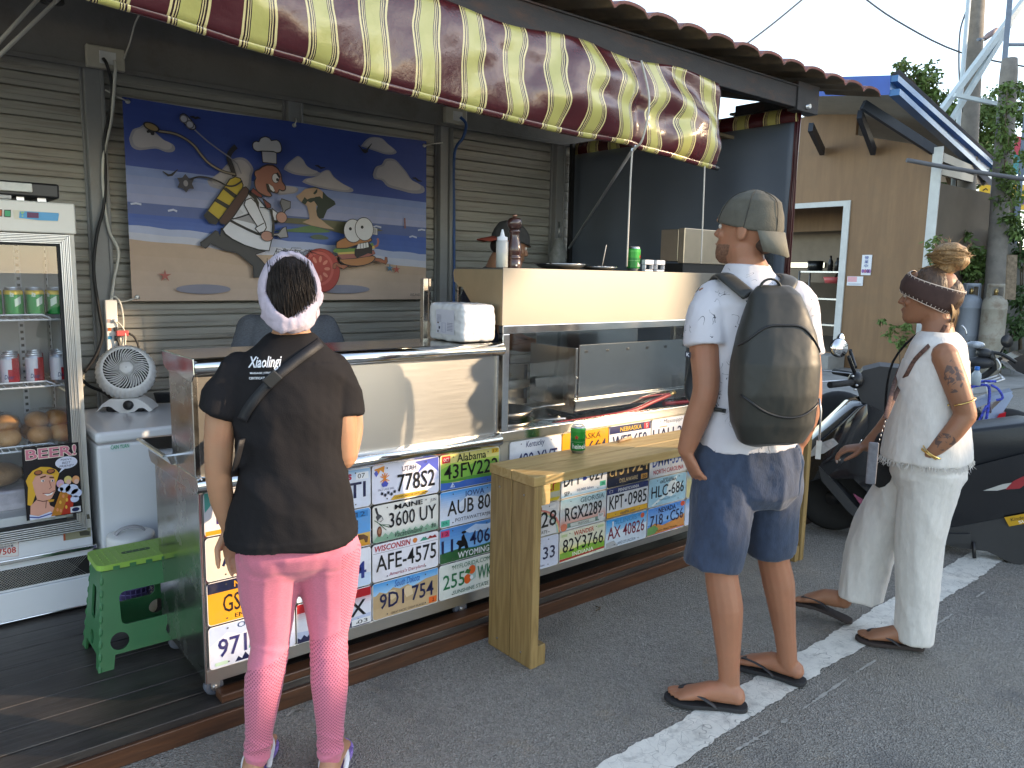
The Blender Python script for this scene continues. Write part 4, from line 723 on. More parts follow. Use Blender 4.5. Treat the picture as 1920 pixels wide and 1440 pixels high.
sh(sm([(0.53,2.31),(0.543,2.319),(0.563,2.313),(0.602,2.27),(0.601,2.25),(0.581,2.245),(0.563,2.254),(0.533,2.29)], 2), C('#a9a9b6'))
for e in ([(0.546,2.294)], [(0.575,2.269)]): A.ell(e[0][0], e[0][1], .022, .022, C('#5e5e6a')); A.ell(e[0][0], e[0][1], .016, .016, C('#b4b4c0'))
A.poly(sm([(0.361,2.21),(0.374,2.218),(0.387,2.213),(0.398,2.21),(0.396,2.194),(0.382,2.193),(0.378,2.203),(0.365,2.2)]), INK); e = [(0.385,2.232)][0]; A.ell(e[0], e[1], .040, .022, INK, rot=-.3); A.ell(e[0], e[1], .032, .015, C('#94805a'), rot=-.3)
e = [(0.542,1.967)][0]; A.poly([(e[0] + (.048 if i % 2 else .032) * cos(pi * i / 6), e[1] + (.048 if i % 2 else .032) * sin(pi * i / 6)) for i in range(12)], C('#3c3d4b')); A.ell(e[0], e[1], .012, .016, C('#8f8f9a'))
sh([(0.721,1.745),(0.739,1.714),(0.776,1.688),(0.842,1.658),(0.921,1.636),(0.958,1.629),(0.904,1.61),(0.931,1.583),(0.957,1.556),(0.928,1.482),(0.891,1.482),(0.89,1.543),(0.84,1.586),(0.796,1.618),(0.731,1.627),(0.677,1.652),(0.657,1.662),(0.645,1.645),(0.632,1.634),(0.608,1.647),(0.606,1.662),(0.641,1.688),(0.688,1.73),(0.701,1.725),(0.712,1.702)], C('#47474a'))
sh([(0.747,1.971),(0.773,2.008),(0.803,2.024),(0.831,2.018),(0.845,1.985),(0.84,1.963),(0.794,1.895),(0.706,1.787),(0.647,1.831)], C('#c2ab3c'))
sh([(0.736,1.954),(0.75,1.963),(0.809,1.925),(0.794,1.911)], C('#2d2c2c'), .003); sh([(0.686,1.887),(0.697,1.901),(0.768,1.866),(0.76,1.848)], C('#2d2c2c'), .003)
sh([(0.627,1.806),(0.647,1.834),(0.709,1.787),(0.689,1.762),(0.655,1.768)], C('#2d2d2e'), .003)
sh([(0.876,1.944),(0.918,1.926),(0.973,1.866),(0.996,1.854),(1.006,1.788),(0.998,1.698),(0.982,1.633),(0.921,1.636),(0.842,1.658),(0.776,1.688),(0.739,1.714),(0.723,1.74),(0.763,1.785),(0.774,1.796),(0.815,1.875),(0.85,1.92)], JW)
A.poly([(0.777,1.798),(0.87,1.835),(0.902,1.776),(0.835,1.789)], C('#a3a3ad')); A.poly([(0.792,1.835),(0.82,1.853),(0.842,1.833),(0.802,1.809)], C('#c9ccd8'))
A.line([(0.763,1.79),(0.801,1.771),(0.856,1.747),(0.912,1.725),(0.946,1.718)], .014, C('#2c2c30')); A.line([(0.777,1.796),(0.824,1.81),(0.87,1.828)], .007, INK)
sh([(0.84,1.968),(0.857,1.975),(0.874,1.96),(0.867,1.933),(0.791,1.819),(0.763,1.785),(0.741,1.765),(0.714,1.769),(0.706,1.787)], C('#4f352f'))
A.line([(0.876,1.944),(0.906,1.919),(0.918,1.893),(0.917,1.86)], .020, C('#35322f'))
A.line(h3, .009, INK)
sh([(0.843,1.877),(0.852,1.902),(0.884,1.917),(0.911,1.892),(0.933,1.844),(0.96,1.785),(0.966,1.76),(0.953,1.738),(0.924,1.728),(0.901,1.752),(0.913,1.766),(0.87,1.829)], JW)
A.line([(0.904,1.757),(0.954,1.785)], .005, INK)
sh([(1,1.868),(1.034,1.845),(1.026,1.8),(1.004,1.805)], JW)
sh([(0.999,1.726),(1.035,1.733),(1.059,1.762),(1.08,1.772),(1.091,1.713),(1.046,1.705),(1.025,1.72),(0.999,1.717)], C('#9c9da3')); sh([(1.048,1.902),(1.057,1.925),(1.11,1.912),(1.107,1.878),(1.079,1.862),(1.07,1.842),(1.058,1.844),(1.063,1.863)], C('#7d7f86'))
e = [(0.967,1.713),(1.054,1.821)]
A.ell(e[0][0], e[0][1], .038, .030, INK); A.ell(e[0][0], e[0][1], .034, .026, C('#b68a7d')); A.ell(e[1][0], e[1][1], .034, .033, INK); A.ell(e[1][0], e[1][1], .030, .029, C('#b68a7d'))
sh([(0.878,1.949),(0.893,1.97),(0.941,1.937),(0.942,1.922),(0.918,1.926)], C('#7f3a33')); sh([(0.945,1.919),(0.989,1.889),(0.992,1.873),(0.968,1.863)], C('#7f3a33'))
A.line([(0.928,1.869),(0.988,1.867)], .005, INK); A.line([(0.985,1.864),(1.001,1.815),(1.005,1.76),(0.997,1.709)], .012, C('#35322f'))
sh(sm([(0.927,2.072),(0.945,2.089),(0.974,2.102),(1.009,2.104),(1.034,2.089),(1.054,2.058),(1.06,2.02),(1.078,1.996),(1.076,1.975),(1.058,1.968),(1.042,1.974),(1.033,1.956),(1.015,1.954),(0.989,1.957),(0.997,1.937),(0.981,1.93),(0.952,1.936),(0.918,1.953),(0.903,1.979),(0.902,2.011),(0.91,2.026),(0.901,2.044),(0.906,2.063)], 2), SKIN_A)
A.poly([(0.931,2.071),(0.942,2.091),(0.974,2.107),(1.012,2.108),(1.04,2.089),(1.046,2.073),(1.026,2.091),(1.003,2.1),(0.974,2.098),(0.949,2.086)], C('#2a1f26'))
e = [(1.021,2.034),(1.031,2.027)]; A.ell(e[0][0], e[0][1], .022, .027, INK); A.ell(e[0][0], e[0][1], .019, .024, C('#cfd0d8')); A.ell(e[1][0], e[1][1], .008, .009, INK)
A.line([(1.028,2.064),(1.045,2.039)], .013, INK)
A.poly([(0.964,2),(0.978,2),(1.017,1.962),(1.008,1.953),(0.989,1.956),(0.99,1.944),(0.971,1.961)], C('#211c1f')); A.poly([(0.978,2),(1.003,1.986),(1.014,1.963),(1.004,1.959),(0.989,1.971)], C('#d7d8de'))
sh([(0.942,2.175),(0.948,2.113),(1.027,2.112),(1.028,2.176)], C('#b9b9c2')); sh(sm([(0.892,2.199),(0.898,2.213),(0.915,2.222),(0.929,2.22),(0.938,2.239),(0.966,2.252),(0.992,2.245),(0.999,2.235),(1.03,2.242),(1.05,2.228),(1.058,2.199),(1.051,2.179),(1.028,2.172),(1.01,2.177),(0.942,2.172),(0.919,2.167),(0.897,2.178)], 2), C('#c4c3c9'))
sh([(1.326,1.59),(1.374,1.613),(1.406,1.625),(1.406,1.61),(1.374,1.6),(1.338,1.575)], C('#a8695a'), .003)
e = [(1.282,1.527),(1.27,1.538)]
A.ell(e[0][0], e[0][1], .125, .130, C('#7d2f2b'), 28); A.ell(e[0][0], e[0][1], .120, .125, C('#b54a42'), 28); A.ell(e[1][0], e[1][1], .095, .100, C('#c9635a'), 28); A.ell(e[1][0], e[1][1], .078, .084, C('#b54a42'), 28)
for i in range(9): a_ = 2 * pi * i / 9; A.ell(e[1][0] + .052 * cos(a_), e[1][1] + .056 * sin(a_), .020, .010, C('#d98a78'), 8, False, a_)
A.k += 1
sh([(1.466,1.56),(1.429,1.537),(1.393,1.551),(1.381,1.563),(1.377,1.54),(1.358,1.54),(1.359,1.565),(1.381,1.577),(1.413,1.563),(1.446,1.571)], C('#a8694f'), .003)
sh([(1.63,1.613),(1.682,1.608),(1.708,1.596),(1.712,1.619),(1.727,1.617),(1.73,1.589),(1.717,1.573),(1.673,1.587),(1.63,1.594)], C('#a8694f'), .003)
A.line([(1.631,1.677),(1.658,1.687),(1.665,1.712),(1.659,1.73)], .014, C('#a8695a')); sh([(1.615,1.795),(1.659,1.792),(1.659,1.749),(1.616,1.754)], C('#c9c9cf'), .003); A.ell(*[(1.637,1.772)][0], .013, .017, C('#a7a7ae'))
sh(sm([(1.394,1.597),(1.512,1.606),(1.626,1.624),(1.637,1.602),(1.596,1.573),(1.512,1.557),(1.43,1.567)], 2), C('#b07a4f'))
sh([(1.381,1.624),(1.496,1.635),(1.631,1.658),(1.641,1.636),(1.596,1.618),(1.512,1.606),(1.414,1.596)], C('#a0635c'), .003); A.poly([(1.382,1.638),(1.513,1.65),(1.631,1.684),(1.639,1.669),(1.513,1.633),(1.39,1.624)], C('#cdb367')); A.poly([(1.357,1.648),(1.375,1.66),(1.496,1.664),(1.622,1.702),(1.631,1.684),(1.513,1.646),(1.366,1.633)], C('#6f8f4a'))
sh(sm([(1.379,1.66),(1.381,1.696),(1.432,1.723),(1.481,1.741),(1.53,1.752),(1.589,1.746),(1.616,1.721),(1.597,1.705),(1.513,1.683),(1.447,1.663)], 2), C('#ad7648'))
sh([(1.5,1.653),(1.53,1.691),(1.589,1.705),(1.615,1.68),(1.615,1.635),(1.588,1.64),(1.554,1.625),(1.512,1.609),(1.5,1.624)], C('#241d1f')); A.poly([(1.51,1.661),(1.521,1.69),(1.589,1.703),(1.593,1.675),(1.555,1.666)], C('#d8d8dc'))
for xx in [(1.536,1.695),(1.555,1.698),(1.573,1.7)]: A.line([xx, (xx[0] + .002, xx[1] - .03)], .003, INK, False)
A.k += 1
e = [(1.488,1.767),(1.562,1.781),(1.469,1.778),(1.547,1.792)]
for i in (0, 1): A.ell(e[i][0], e[i][1], .064, .071, INK, 24); A.ell(e[i][0], e[i][1], .060, .067, C('#d2d3da'), 24); A.ell(e[i + 2][0], e[i + 2][1], .010, .010, INK, 10)
sg = [(1.888,1.376),(2.027,1.393)]; A.text('RISLANDBURGER', sg[0][0], sg[1][0], sg[0][1], sg[1][1], INK, 0, .2)
o = mb.obj('print', PRINTM, bn, fix=False); o.location = (-.27, -1.86, -1.35)
mb = MB(); n = 40; fr = []; bk = []
for j in range(25):
 fr.append([(BX0 + (BX1 - BX0) * i / n, 1.8603 - wob(BX0 + (BX1 - BX0) * i / n, BZ0 + (BZ1 - BZ0) * j / 24) * -1 * -1, BZ0 + (BZ1 - BZ0) * j / 24) for i in range(n + 1)])
k = n + 1; mb.add([p for r in fr for p in r], [(j * k + i, j * k + i + 1, (j + 1) * k + i + 1, (j + 1) * k + i) for j in range(24) for i in range(n)], 0, True)
o = mb.obj('sheet', mat('banner_back', (.5, .5, .52), rough=.6), bn, fix=False); o.location = (-.27, -1.8595, -1.35)
for x, z in ((.285, 2.345), (1.16, 2.345), (2.04, 2.335), (.285, 1.372), (2.04, 1.372)):
 q = MB().lathe([(.006, 0), (.012, 0), (.012, .003), (.006, .003)], (x - .27, -.006, z - 1.35), 12, axis=(0, -1, 0)).obj('eyelet', ZINC, bn)
for k_, pts_ in enumerate(([(.285, 1.85, 2.345), (.24, 1.855, 2.36), (.185, 1.85, 2.385)], [(1.16, 1.85, 2.345), (1.17, 1.845, 2.37), (1.175, 1.86, 2.385)], [(2.04, 1.85, 2.335), (2.10, 1.85, 2.352), (2.18, 1.85, 2.37)], [(.285, 1.85, 1.372), (.24, 1.85, 1.355), (.18, 1.85, 1.345)], [(2.04, 1.85, 1.372), (2.09, 1.85, 1.345), (2.12, 1.85, 1.30)])):
 MB().tube([(a - .27, b - 1.86, c - 1.35) for a, b, c in pts_], .004, 6).obj('tie_cord', CABW, bn)
# ---------------------------------------------------------------- drinks fridge
FY = 1.07; FO = (-.44, 1.07, .09)
fr = thing('drinks_fridge', 'cream glass door drinks fridge stocked with cans and bread', 'fridge', FO)
def F_(o): return shift(o, FO)
FX0, FX1 = -.78, -.125
mb = MB(); mb.box(FX0, FX0 + .035, FY + .012, FY + .60, .13, 1.77); mb.box(FX1 - .035, FX1, FY + .012, FY + .60, .13, 1.77); mb.box(FX0 + .035, FX1 - .035, FY + .56, FY + .60, .13, 1.77)
mb.box(FX0 + .035, FX1 - .035, FY + .012, FY + .56, 1.65, 1.77); mb.box(FX0 + .035, FX1 - .035, FY + .012, FY + .56, .30, .525)
F_(mb.obj('cabinet', WHITEE, fr, .004))
mb = MB(); mb.box(FX0, FX1 + .004, FY - .012, FY + .012, 1.652, 1.772); F_(mb.obj('header_panel', WHITEE, fr, .006))
mb = MB(); mb.box(FX0, FX1 - .002, FY - .004, FY + .012, .225, .423); mb.box(FX0, FX1, FY - .010, FY + .012, .10, .224); F_(mb.obj('kick_panel', FREEZ, fr, .003))
mb = MB(); mb.box(FX0, FX1 + .01, FY - .022, FY - .004, .345, .362); mb.box(FX0, FX1, FY - .016, FY - .011, .10, .106); F_(mb.obj('chrome_strip', CHROME, fr, .003))
mb = MB(); mb.box(FX0 + .02, FX1 - .02, FY - .0055, FY - .0042, .236, .318); F_(mb.obj('grille_void', BLACK, fr))
mb = MB(); k = 0
for i in range(66):
 x = FX0 + .02 + i * .0105 - .08
 for sgn in (1, -1):
  a, b = (x, .237), (x + .08 * sgn if sgn > 0 else x - .08, .317)
  x0c, x1c = FX0 + .02, FX1 - .02
  p, q = Vector((a[0], FY - .007, a[1])), Vector((b[0], FY - .007, b[1]))
  if p.x < x0c or q.x > x1c or p.x > x1c or q.x < x0c: continue
  mb.beam(p, q, .0016, .001)
F_(mb.obj('grille_mesh', ALU, fr, fix=False))
for x in (FX0 + .06, FX1 - .06): F_(MB().lathe([(.02, .09), (.02, .105), (.012, .132)], (x, FY + .08, 0), 12).obj('foot', BLACK, fr))
DX1, DX0 = FX1 - .022, FX0 + .022
mb = MB()
def ring_frame(x0, x1, z0, z1, w, y0, y1):
 mb.box(x0, x0 + w, y0, y1, z0, z1); mb.box(x1 - w, x1, y0, y1, z0, z1); mb.box(x0 + w, x1 - w, y0, y1, z1 - w, z1); mb.box(x0 + w, x1 - w, y0, y1, z0, z0 + w)
for i in range(6): ring_frame(DX0 + .0062 * i, DX1 - .0062 * i, .432 + .0085 * i, 1.648 - .0062 * i, .0050, FY - .024 + (i % 2) * .003, FY + .008)
door = F_(mb.obj('door', ALU, fr, .0012))
mb = MB(); ring_frame(DX0 + .037, DX1 - .037, .482, 1.611, .009, FY - .012, FY + .008); mb.obj('gasket', BLACKR, door)
mb = MB(); mb.box(DX0 + .046, DX1 - .046, FY - .006, FY - .002, .49, 1.603); mb.obj('door_glass', FGLASS, door)
mb = MB(); IX0, IX1, IY1 = FX0 + .037, FX1 - .037, FY + .555
mb.poly([(IX0, IY1, .526), (IX1, IY1, .526), (IX1, IY1, 1.645), (IX0, IY1, 1.645)]); mb.poly([(IX1, FY + .02, .526), (IX1, IY1, .526), (IX1, IY1, 1.645), (IX1, FY + .02, 1.645)]); mb.poly([(IX0, FY + .02, .527), (IX1, FY + .02, .527), (IX1, IY1, .527), (IX0, IY1, .527)])
F_(mb.obj('lining', mat('fridge_lining', (.62, .61, .57), rough=.45, var=.06), fr))
for x, yy_ in ((IX1 - .10, IY1 - .002), (IX1 - .0025, IY1 - .12), (IX1 - .0025, FY + .10), (IX0 + .1, IY1 - .002)):
 mb = MB()
 if yy_ > IY1 - .01: mb.box(x - .012, x + .012, yy_ - .004, yy_, .53, 1.64, 0)
 else: mb.box(x - .004, x, yy_ - .012, yy_ + .012, .53, 1.64, 0)
 for i in range(36):
  z = .56 + i * .03
  if yy_ > IY1 - .01: mb.box(x - .006, x + .006, yy_ - .0055, yy_ - .0042, z, z + .012, 1)
  else: mb.box(x - .0055, x - .0042, yy_ - .006, yy_ + .006, z, z + .012, 1)
 F_(mb.obj('shelf_rail', [WHITEP, BLACK], fr))
SHZ = (1.313, 1.043, .785)
for z in SHZ:
 mb = MB(); x0, x1 = IX0 + .008, IX1 - .008
 for i in range(24): xx = x0 + (x1 - x0) * i / 23; mb.tube([(xx, FY + .05, z), (xx, IY1 - .03, z)], .002, 5)
 mb.tube([(x0, FY + .05, z - .003), (x1, FY + .05, z - .003)], .004, 6); mb.tube([(x0, IY1 - .03, z - .003), (x1, IY1 - .03, z - .003)], .004, 6); mb.tube([(x0, FY + .3, z - .004), (x1, FY + .3, z - .004)], .003, 6)
 mb.tube([(x0, FY + .05, z + .018), (x1 - .08, FY + .05, z + .018), (x1 - .05, FY + .05, z + .002)], .0035, 6)
 F_(mb.obj('wire_shelf', WIREW, fr))
mb = MB(); A = Plane(mb, (0, FY - .0125, 0), (1, 0, 0), (0, 0, 1), (0, -1, 0), .0005)
q = [(-0.334,1.733),(-0.311,1.735),(-0.287,1.734),(-0.179,1.734),(-0.176,1.728),(-0.183,1.698),(-0.248,1.697),(-0.33,1.7)]; A.poly(q, C('#d8d2bc'))
A.poly([(-0.311,1.73),(-0.287,1.732),(-0.18,1.732),(-0.179,1.726),(-0.184,1.701),(-0.248,1.7),(-0.314,1.705)], C('#4f9fd0')); A.poly([(-0.287,1.729),(-0.248,1.729),(-0.249,1.708),(-0.288,1.708)], C('#5a1450'))
A.poly([(-0.361,1.733),(-0.339,1.734),(-0.341,1.706),(-0.363,1.706)], C('#16161a')); A.poly([(-0.359,1.73),(-0.341,1.73),(-0.342,1.709),(-0.36,1.709)], C('#2fa06a')); A.poly([(-0.391,1.733),(-0.367,1.734),(-0.369,1.707),(-0.392,1.706)], C('#16161a')); A.poly([(-0.389,1.73),(-0.369,1.731),(-0.371,1.71),(-0.39,1.71)], C('#c8622a'))
for e in [(-0.303,1.722),(-0.299,1.727),(-0.303,1.713),(-0.305,1.726)]: A.ell(e[0], e[1], .003, .003, C('#9fd08a'), 8, False)
F_(mb.obj('control_panel', PRINT, fr, fix=False))
mb = MB(); A = Plane(mb, (0, FY - .0045, 0), (1, 0, 0), (0, 0, 1), (0, -1, 0), .0005)
q = [(-0.473,0.452),(-0.392,0.438),(-0.396,0.368),(-0.478,0.38)]; A.poly(q, C('#dcd8d6')); A.line(q + [q[0]], .0015, C('#c06a62'))
a, b = [(-0.474,0.391),(-0.402,0.398)]; A.text('17508', a[0], b[0], a[1] - .008, a[1] + .018, C('#b8403a'), .02); a, b = [(-0.463,0.423),(-0.402,0.426)]; A.text('服務專線電話', a[0], b[0], a[1], a[1] + .012, C('#3b4460')); A.text('請撥免付費', a[0], b[0] - .008, a[1] - .014, a[1] - .003, C('#3b4460'))
q = [(-0.234,0.437),(-0.132,0.435),(-0.133,0.396),(-0.235,0.398)]; A.poly(q, C('#8f8c74')); q = [(-0.234,0.437),(-0.227,0.437),(-0.227,0.398),(-0.235,0.398)]; A.poly(q, C('#a8563a')); A.poly([(-0.176,0.423),(-0.152,0.426),(-0.136,0.419),(-0.138,0.403),(-0.173,0.407)], C('#4b4a40'))
q = [(-0.217,0.497),(-0.135,0.494),(-0.133,0.474),(-0.217,0.473)]; A.poly(q, C('#5d584a'))
F_(mb.obj('service_stickers', PRINT, fr, fix=False))
mb = MB(); PT = FY - .0265
pq = [(-0.357,0.834),(-0.176,0.83),(-0.176,0.538),(-0.363,0.557)]; mb.prism([(0, 0), (1, 0), (1, 1), (0, 1)], (-.361, PT + .0015, .512), (.199, 0, 0), (0, 0, .298), (0, .0015, 0), 0, C('#0f0d16'))
A = Plane(mb, (-.361, PT + .0014, .512), (.199, 0, 0), (0, 0, .298), (0, -1, 0), .0004)
A.rect(.005, .995, .005, .995, C('#100d18'))
A.text('BEER!', .05, .96, .82, .98, C('#e6dccb'), .05); A.text('BEER!', .06, .95, .83, .97, C('#c9788c'), .02)
A.ell(.76, .735, .20, .085, C('#d5d8ea'), 28); A.poly([(.68, .67), (.78, .68), (.6, .59)], C('#d5d8ea')); A.text("MAN'S", .66, .86, .765, .795, C('#3d4060'), 0, .2); A.text('BEST', .68, .84, .72, .75, C('#3d4060'), 0, .2); A.text('FRIEND!', .63, .89, .675, .705, C('#3d4060'), 0, .2)
A.poly([(.03, .22), (.06, .46), (.03, .55), (.08, .62), (.16, .68), (.3, .72), (.46, .7), (.56, .66), (.62, .6), (.58, .52), (.52, .4), (.2, .38), (.1, .2)], C('#d9a834'))
A.poly([(.06, .02), (.08, .2), (.2, .28), (.16, .42), (.14, .52), (.2, .6), (.34, .62), (.5, .58), (.54, .5), (.53, .36), (.46, .27), (.4, .24), (.42, .17), (.55, .1), (.5, .02)], C('#d8a08c'))
for p in ([(.2, .27), (.3, .24), (.4, .24)], [(.36, .25), (.34, .14)]): A.line(p, .012, C('#5a2a26'), False)
A.line([(.28, .57), (.38, .585)], .02, C('#5f3a18')); A.line([(.44, .56), (.52, .55)], .02, C('#5f3a18')); A.ell(.32, .525, .03, .017, C('#e8e4e4')); A.ell(.49, .51, .025, .016, C('#e8e4e4')); A.ell(.325, .525, .012, .014, C('#2a2438')); A.ell(.49, .51, .012, .014, C('#2a2438'))
A.line([(.43, .52), (.46, .42), (.42, .40)], .01, C('#8a4a40')); A.poly([(.32, .345), (.42, .335), (.5, .36), (.46, .32), (.38, .31)], C('#f0ecec')); A.line([(.3, .355), (.42, .34), (.52, .37)], .01, C('#8a3030')); A.poly([(.38, .26), (.5, .25), (.48, .22), (.4, .22)], C('#cf9a3a'))
for x in (.25, .47): A.ell(x, .645, .075, .035, C('#3a2024')); A.ell(x, .65, .055, .024, C('#a8643c'))
A.poly([(.05, .01), (.05, .09), (.2, .05), (.42, .09), (.5, .01)], C('#d8dcf0')); A.line([(.05, .055), (.2, .03), (.45, .06)], .018, C('#3f4f9a'))
A.poly([(.42, .02), (.62, .36), (.74, .36), (.84, .2), (.74, .02)], C('#b8782c')); A.poly([(.6, .02), (.76, .3), (.84, .2), (.8, .02)], C('#b03424'))
for i, (x, y) in enumerate(((.54, .1), (.6, .2), (.66, .28), (.7, .12), (.6, .08), (.72, .22))): A.ell(x, y, .022, .026, C('#e0b048') if i % 2 else C('#d88a60'), 10, False)
A.k += 1
for x, y, c_ in ((.62, .46, '#c9a0c0'), (.76, .5, '#d8c478'), (.9, .49, '#d89a6a')): A.ell(x, y, .07, .055, C(c_)); A.ell(x + .01, y - .03, .045, .035, C('#d8b0a4'))
for x, y, r_ in ((.7, .39, .1), (.82, .36, .12), (.9, .3, .1), (.86, .22, .08), (.62, .38, .05)): A.ell(x, y, r_, r_ * .6, C('#c9d2ee'), 14, False)
A.k += 1; A.rect(.77, .96, .03, .11, C('#d8d8e0')); A.ell(.865, .07, .07, .03, C('#1b2450'))
F_(mb.obj('poster', PRINT, fr, fix=False))
# ---- cans, bread and bags inside the fridge
def can_mb(paint, r=.033, h=.121):
 mb = MB(); n = 28
 pr = [(.0, .004), (.022, .001), (.0235, 0), (.026, .003), (r - .001, .014), (r, .018), (r, h * .30), (r, h * .55), (r, h * .78), (r, h - .016), (r - .003, h - .010), (.027, h - .003), (.0275, h), (.0255, h), (.025, h - .004), (.0, h - .004)]
 for (r0, z0), (r1, z1) in zip(pr, pr[1:]):
  for j in range(n):
   a0, a1 = 2 * pi * j / n, 2 * pi * (j + 1) / n
   c = paint((j + .5) / n, (z0 + z1) / 2 / h)
   mb.add([(r0 * cos(a0), r0 * sin(a0), z0), (r0 * cos(a1), r0 * sin(a1), z0), (r1 * cos(a1), r1 * sin(a1), z1), (r1 * cos(a0), r1 * sin(a0), z1)], [(0, 1, 2, 3)], 0 if (.12 < (z0 + z1) / 2 / h < .9) else 1, True, c)
 mb.add([(.009 * cos(t) + .008, .006 * sin(t), h - .0025) for t in [pi * i / 5 for i in range(10)]], [list(range(10))], 1, False, (.6, .6, .6))
 return mb
CANP = mat('can_paint', attr='Col', rough=.25, metal=.25, var=.04, spec=.6)
def wraptext(mb, t, r, a0, a1, z0, z1, col, bold=0, shear=0):
 vs, fs = text2d(t, bold, shear)
 mb.add([((r + .0004) * cos(a0 + (a1 - a0) * x), (r + .0004) * sin(a0 + (a1 - a0) * x), z0 + (z1 - z0) * y) for x, y in vs], fs, 0, False, col)
def green_paint(u, v): return C('#d8b83a') if v > .82 else (C('#1f8a3e') if v < .9 else (.6, .6, .6))
def red_paint(u, v):
 if v > .9: return (.6, .6, .6)
 f = (u + .62) % 1
 return C('#d6d6da') if (f < .34 and v < .52) or (f < .42 and v > .56) else C('#b32428')
def place_can(mbf, name, mats, x, y, z, rz, label, cat, group):
 o = mbf; o.location = (x, y, z); o.rotation_euler = (0, 0, rz); return o
gm = can_mb(green_paint)
gm.add([(.0335 * cos(-1.9 + .1 * i), .0335 * sin(-1.9 + .1 * i), .045 + (.03 if j else 0) + .002 * i) for j in (0, 1) for i in range(8)], [(i, i + 1, 9 + i, 8 + i) for i in range(7)], 0, False, C('#cfe0cf'))
wraptext(gm, 'ite', .0335, -2.35, -1.95, .085, .105, C('#dfe8df'), .02, .2)
gc = gm.obj('green_can', [CANP, ZINC], None, fix=False); tag(gc, cat='drink can', group='green cans on the top fridge shelf')
GL = []
for r_ in range(2):
 for i in range(6): GL.append((-.19 - .073 * i + .006 * r_, FY + .105 + .078 * r_, SHZ[0] + .003, random.uniform(-.5, .5)))
def place_all(first, spots, labels):
 for i, (x, y, z, rz) in enumerate(spots):
  o = first if i == 0 else first.copy()
  if i: COL.objects.link(o)
  o.location = (x, y, z); o.rotation_euler = (0, 0, rz); o['label'] = labels(i)
ordn = ['first', 'second', 'third', 'fourth', 'fifth', 'sixth']
place_all(gc, GL, lambda i: '%s green can from right, %s row of top fridge shelf' % (ordn[i % 6], ('front', 'rear')[i // 6]))
rm = can_mb(red_paint)
wraptext(rm, 'Diser', .0335, -2.2, -1.15, .028, .046, C('#2b3a6a'), .01, .25)
rcn = rm.obj('red_can', [CANP, ZINC], None, fix=False); tag(rcn, cat='drink can', group='red and white cans on the middle fridge shelf')
RL = []
for r_ in range(3):
 for i in range(5): RL.append((-.195 - .086 * i + .012 * r_, FY + .10 + .088 * r_, SHZ[1] + .003, random.uniform(-.4, .4)))
place_all(rcn, RL, lambda i: '%s red white can from right, %s row of middle fridge shelf' % (ordn[i % 5], ('front', 'second', 'rear')[i // 5]))
BREAD = mat('bun_crust', (.50, .24, .075), rough=.5, var=.3, scale=12, dirt=(.62, .42, .2), dscale=6, damt=.7)
def bread_pack(x, y, z, rz, label):
 t = thing('bread_pack', label, 'bread', (x, y, z), rz, 'bagged bread rolls on the lowest fridge shelf'); mb = MB()
 for i in range(2):
  for j in range(2): mb.ball((-.04 + .08 * i, -.05 + .1 * j, .038), .048, .058, .040, 14, 8)
 for i in range(2): mb.ball((-.035 + .07 * i, .0, .092), .046, .075, .036, 14, 8)
 mb.obj('buns', BREAD, t)
 mb = MB(); rs = []
 for q in range(9):
  a = pi * q / 8; k = sin(a) ** .45 if 0 < q < 8 else .15
  rs.append([((.092 * k + .006 * noise.noise(Vector((j, q * 1.3, x * 9)))) * cos(2 * pi * j / 18), (.118 * k + .008 * noise.noise(Vector((j * .7, q, x * 5)))) * sin(2 * pi * j / 18), .067 - .069 * cos(a)) for j in range(18)])
 mb.rings(rs, 0, True, True); mb.obj('bag', FILM, t, fix=False)
 A = MB(); a = Plane(A, (-.03, -.03, .139), (.06, 0, 0), (0, .05, 0), (0, 0, 1), .0006); a.rect(0, 1, 0, .4, C('#3a2a20')); a.rect(.1, .8, .6, .9, C('#3a2a20')); A.obj('bag_print', PRINT, t, fix=False)
for i, (x, y, rz) in enumerate(((-.24, FY + .19, .1), (-.42, FY + .18, -.15), (-.60, FY + .19, .2))): bread_pack(x, y, SHZ[2] + .004, rz, ('right', 'middle', 'left')[i] + 'most bag of golden bread rolls on the lowest fridge shelf' if i != 1 else 'middle bag of golden bread rolls on the lowest fridge shelf')
mb = MB(); mb.ball((0, 0, .05), .12, .11, .05, 14, 8); tg = tagm(mb, 'meat_bag', mat('brown_bag', (.32, .19, .09), rough=.3, var=.5, scale=18), 'crumpled golden brown bag in the bottom of the fridge', 'bag'); tg.location = (-.45, FY + .2, .615)
mb = MB(); mb.box(-.15, .15, -.1, .1, 0, .085); tg = tagm(mb, 'food_tub', mat('tub_plastic', (.5, .45, .46), rough=.2, var=.3, scale=14), 'shallow grey plastic tub under the brown bag in the fridge', 'tub', None, .01); tg.location = (-.47, FY + .2, .5275)
ap = thing('receipt_printer', 'flat black device lying on top of the drinks fridge', 'device', (-.36, FY + .13, 1.772))
MB().box(-.42, .195, -.10, .12, .018, .075).obj('body', BLACK, ap, .008)
mb = MB(); mb.box(-.42, .10, -.118, -.102, .035, .068); mb.obj('front_bar', mat('aged_white', (.68, .68, .62), rough=.5, dirt=(.4, .42, .36), dscale=14), ap, .003)
mb = MB(); mb.tube([(-.42, -.10, .012), (.03, -.10, .012)], .008, 8); mb.obj('white_tube', WHITEP, ap); mb = MB(); mb.box(.05, .075, -.08, .1, 0, .018); mb.box(.12, .15, -.08, .1, 0, .018); mb.obj('feet', ZINC, ap)
mb = MB(); mb.box(.02, .10, .02, .04, .0755, .079); mb.box(.115, .13, .02, .03, .0755, .08); mb.obj('top_label', WHITEP, ap)
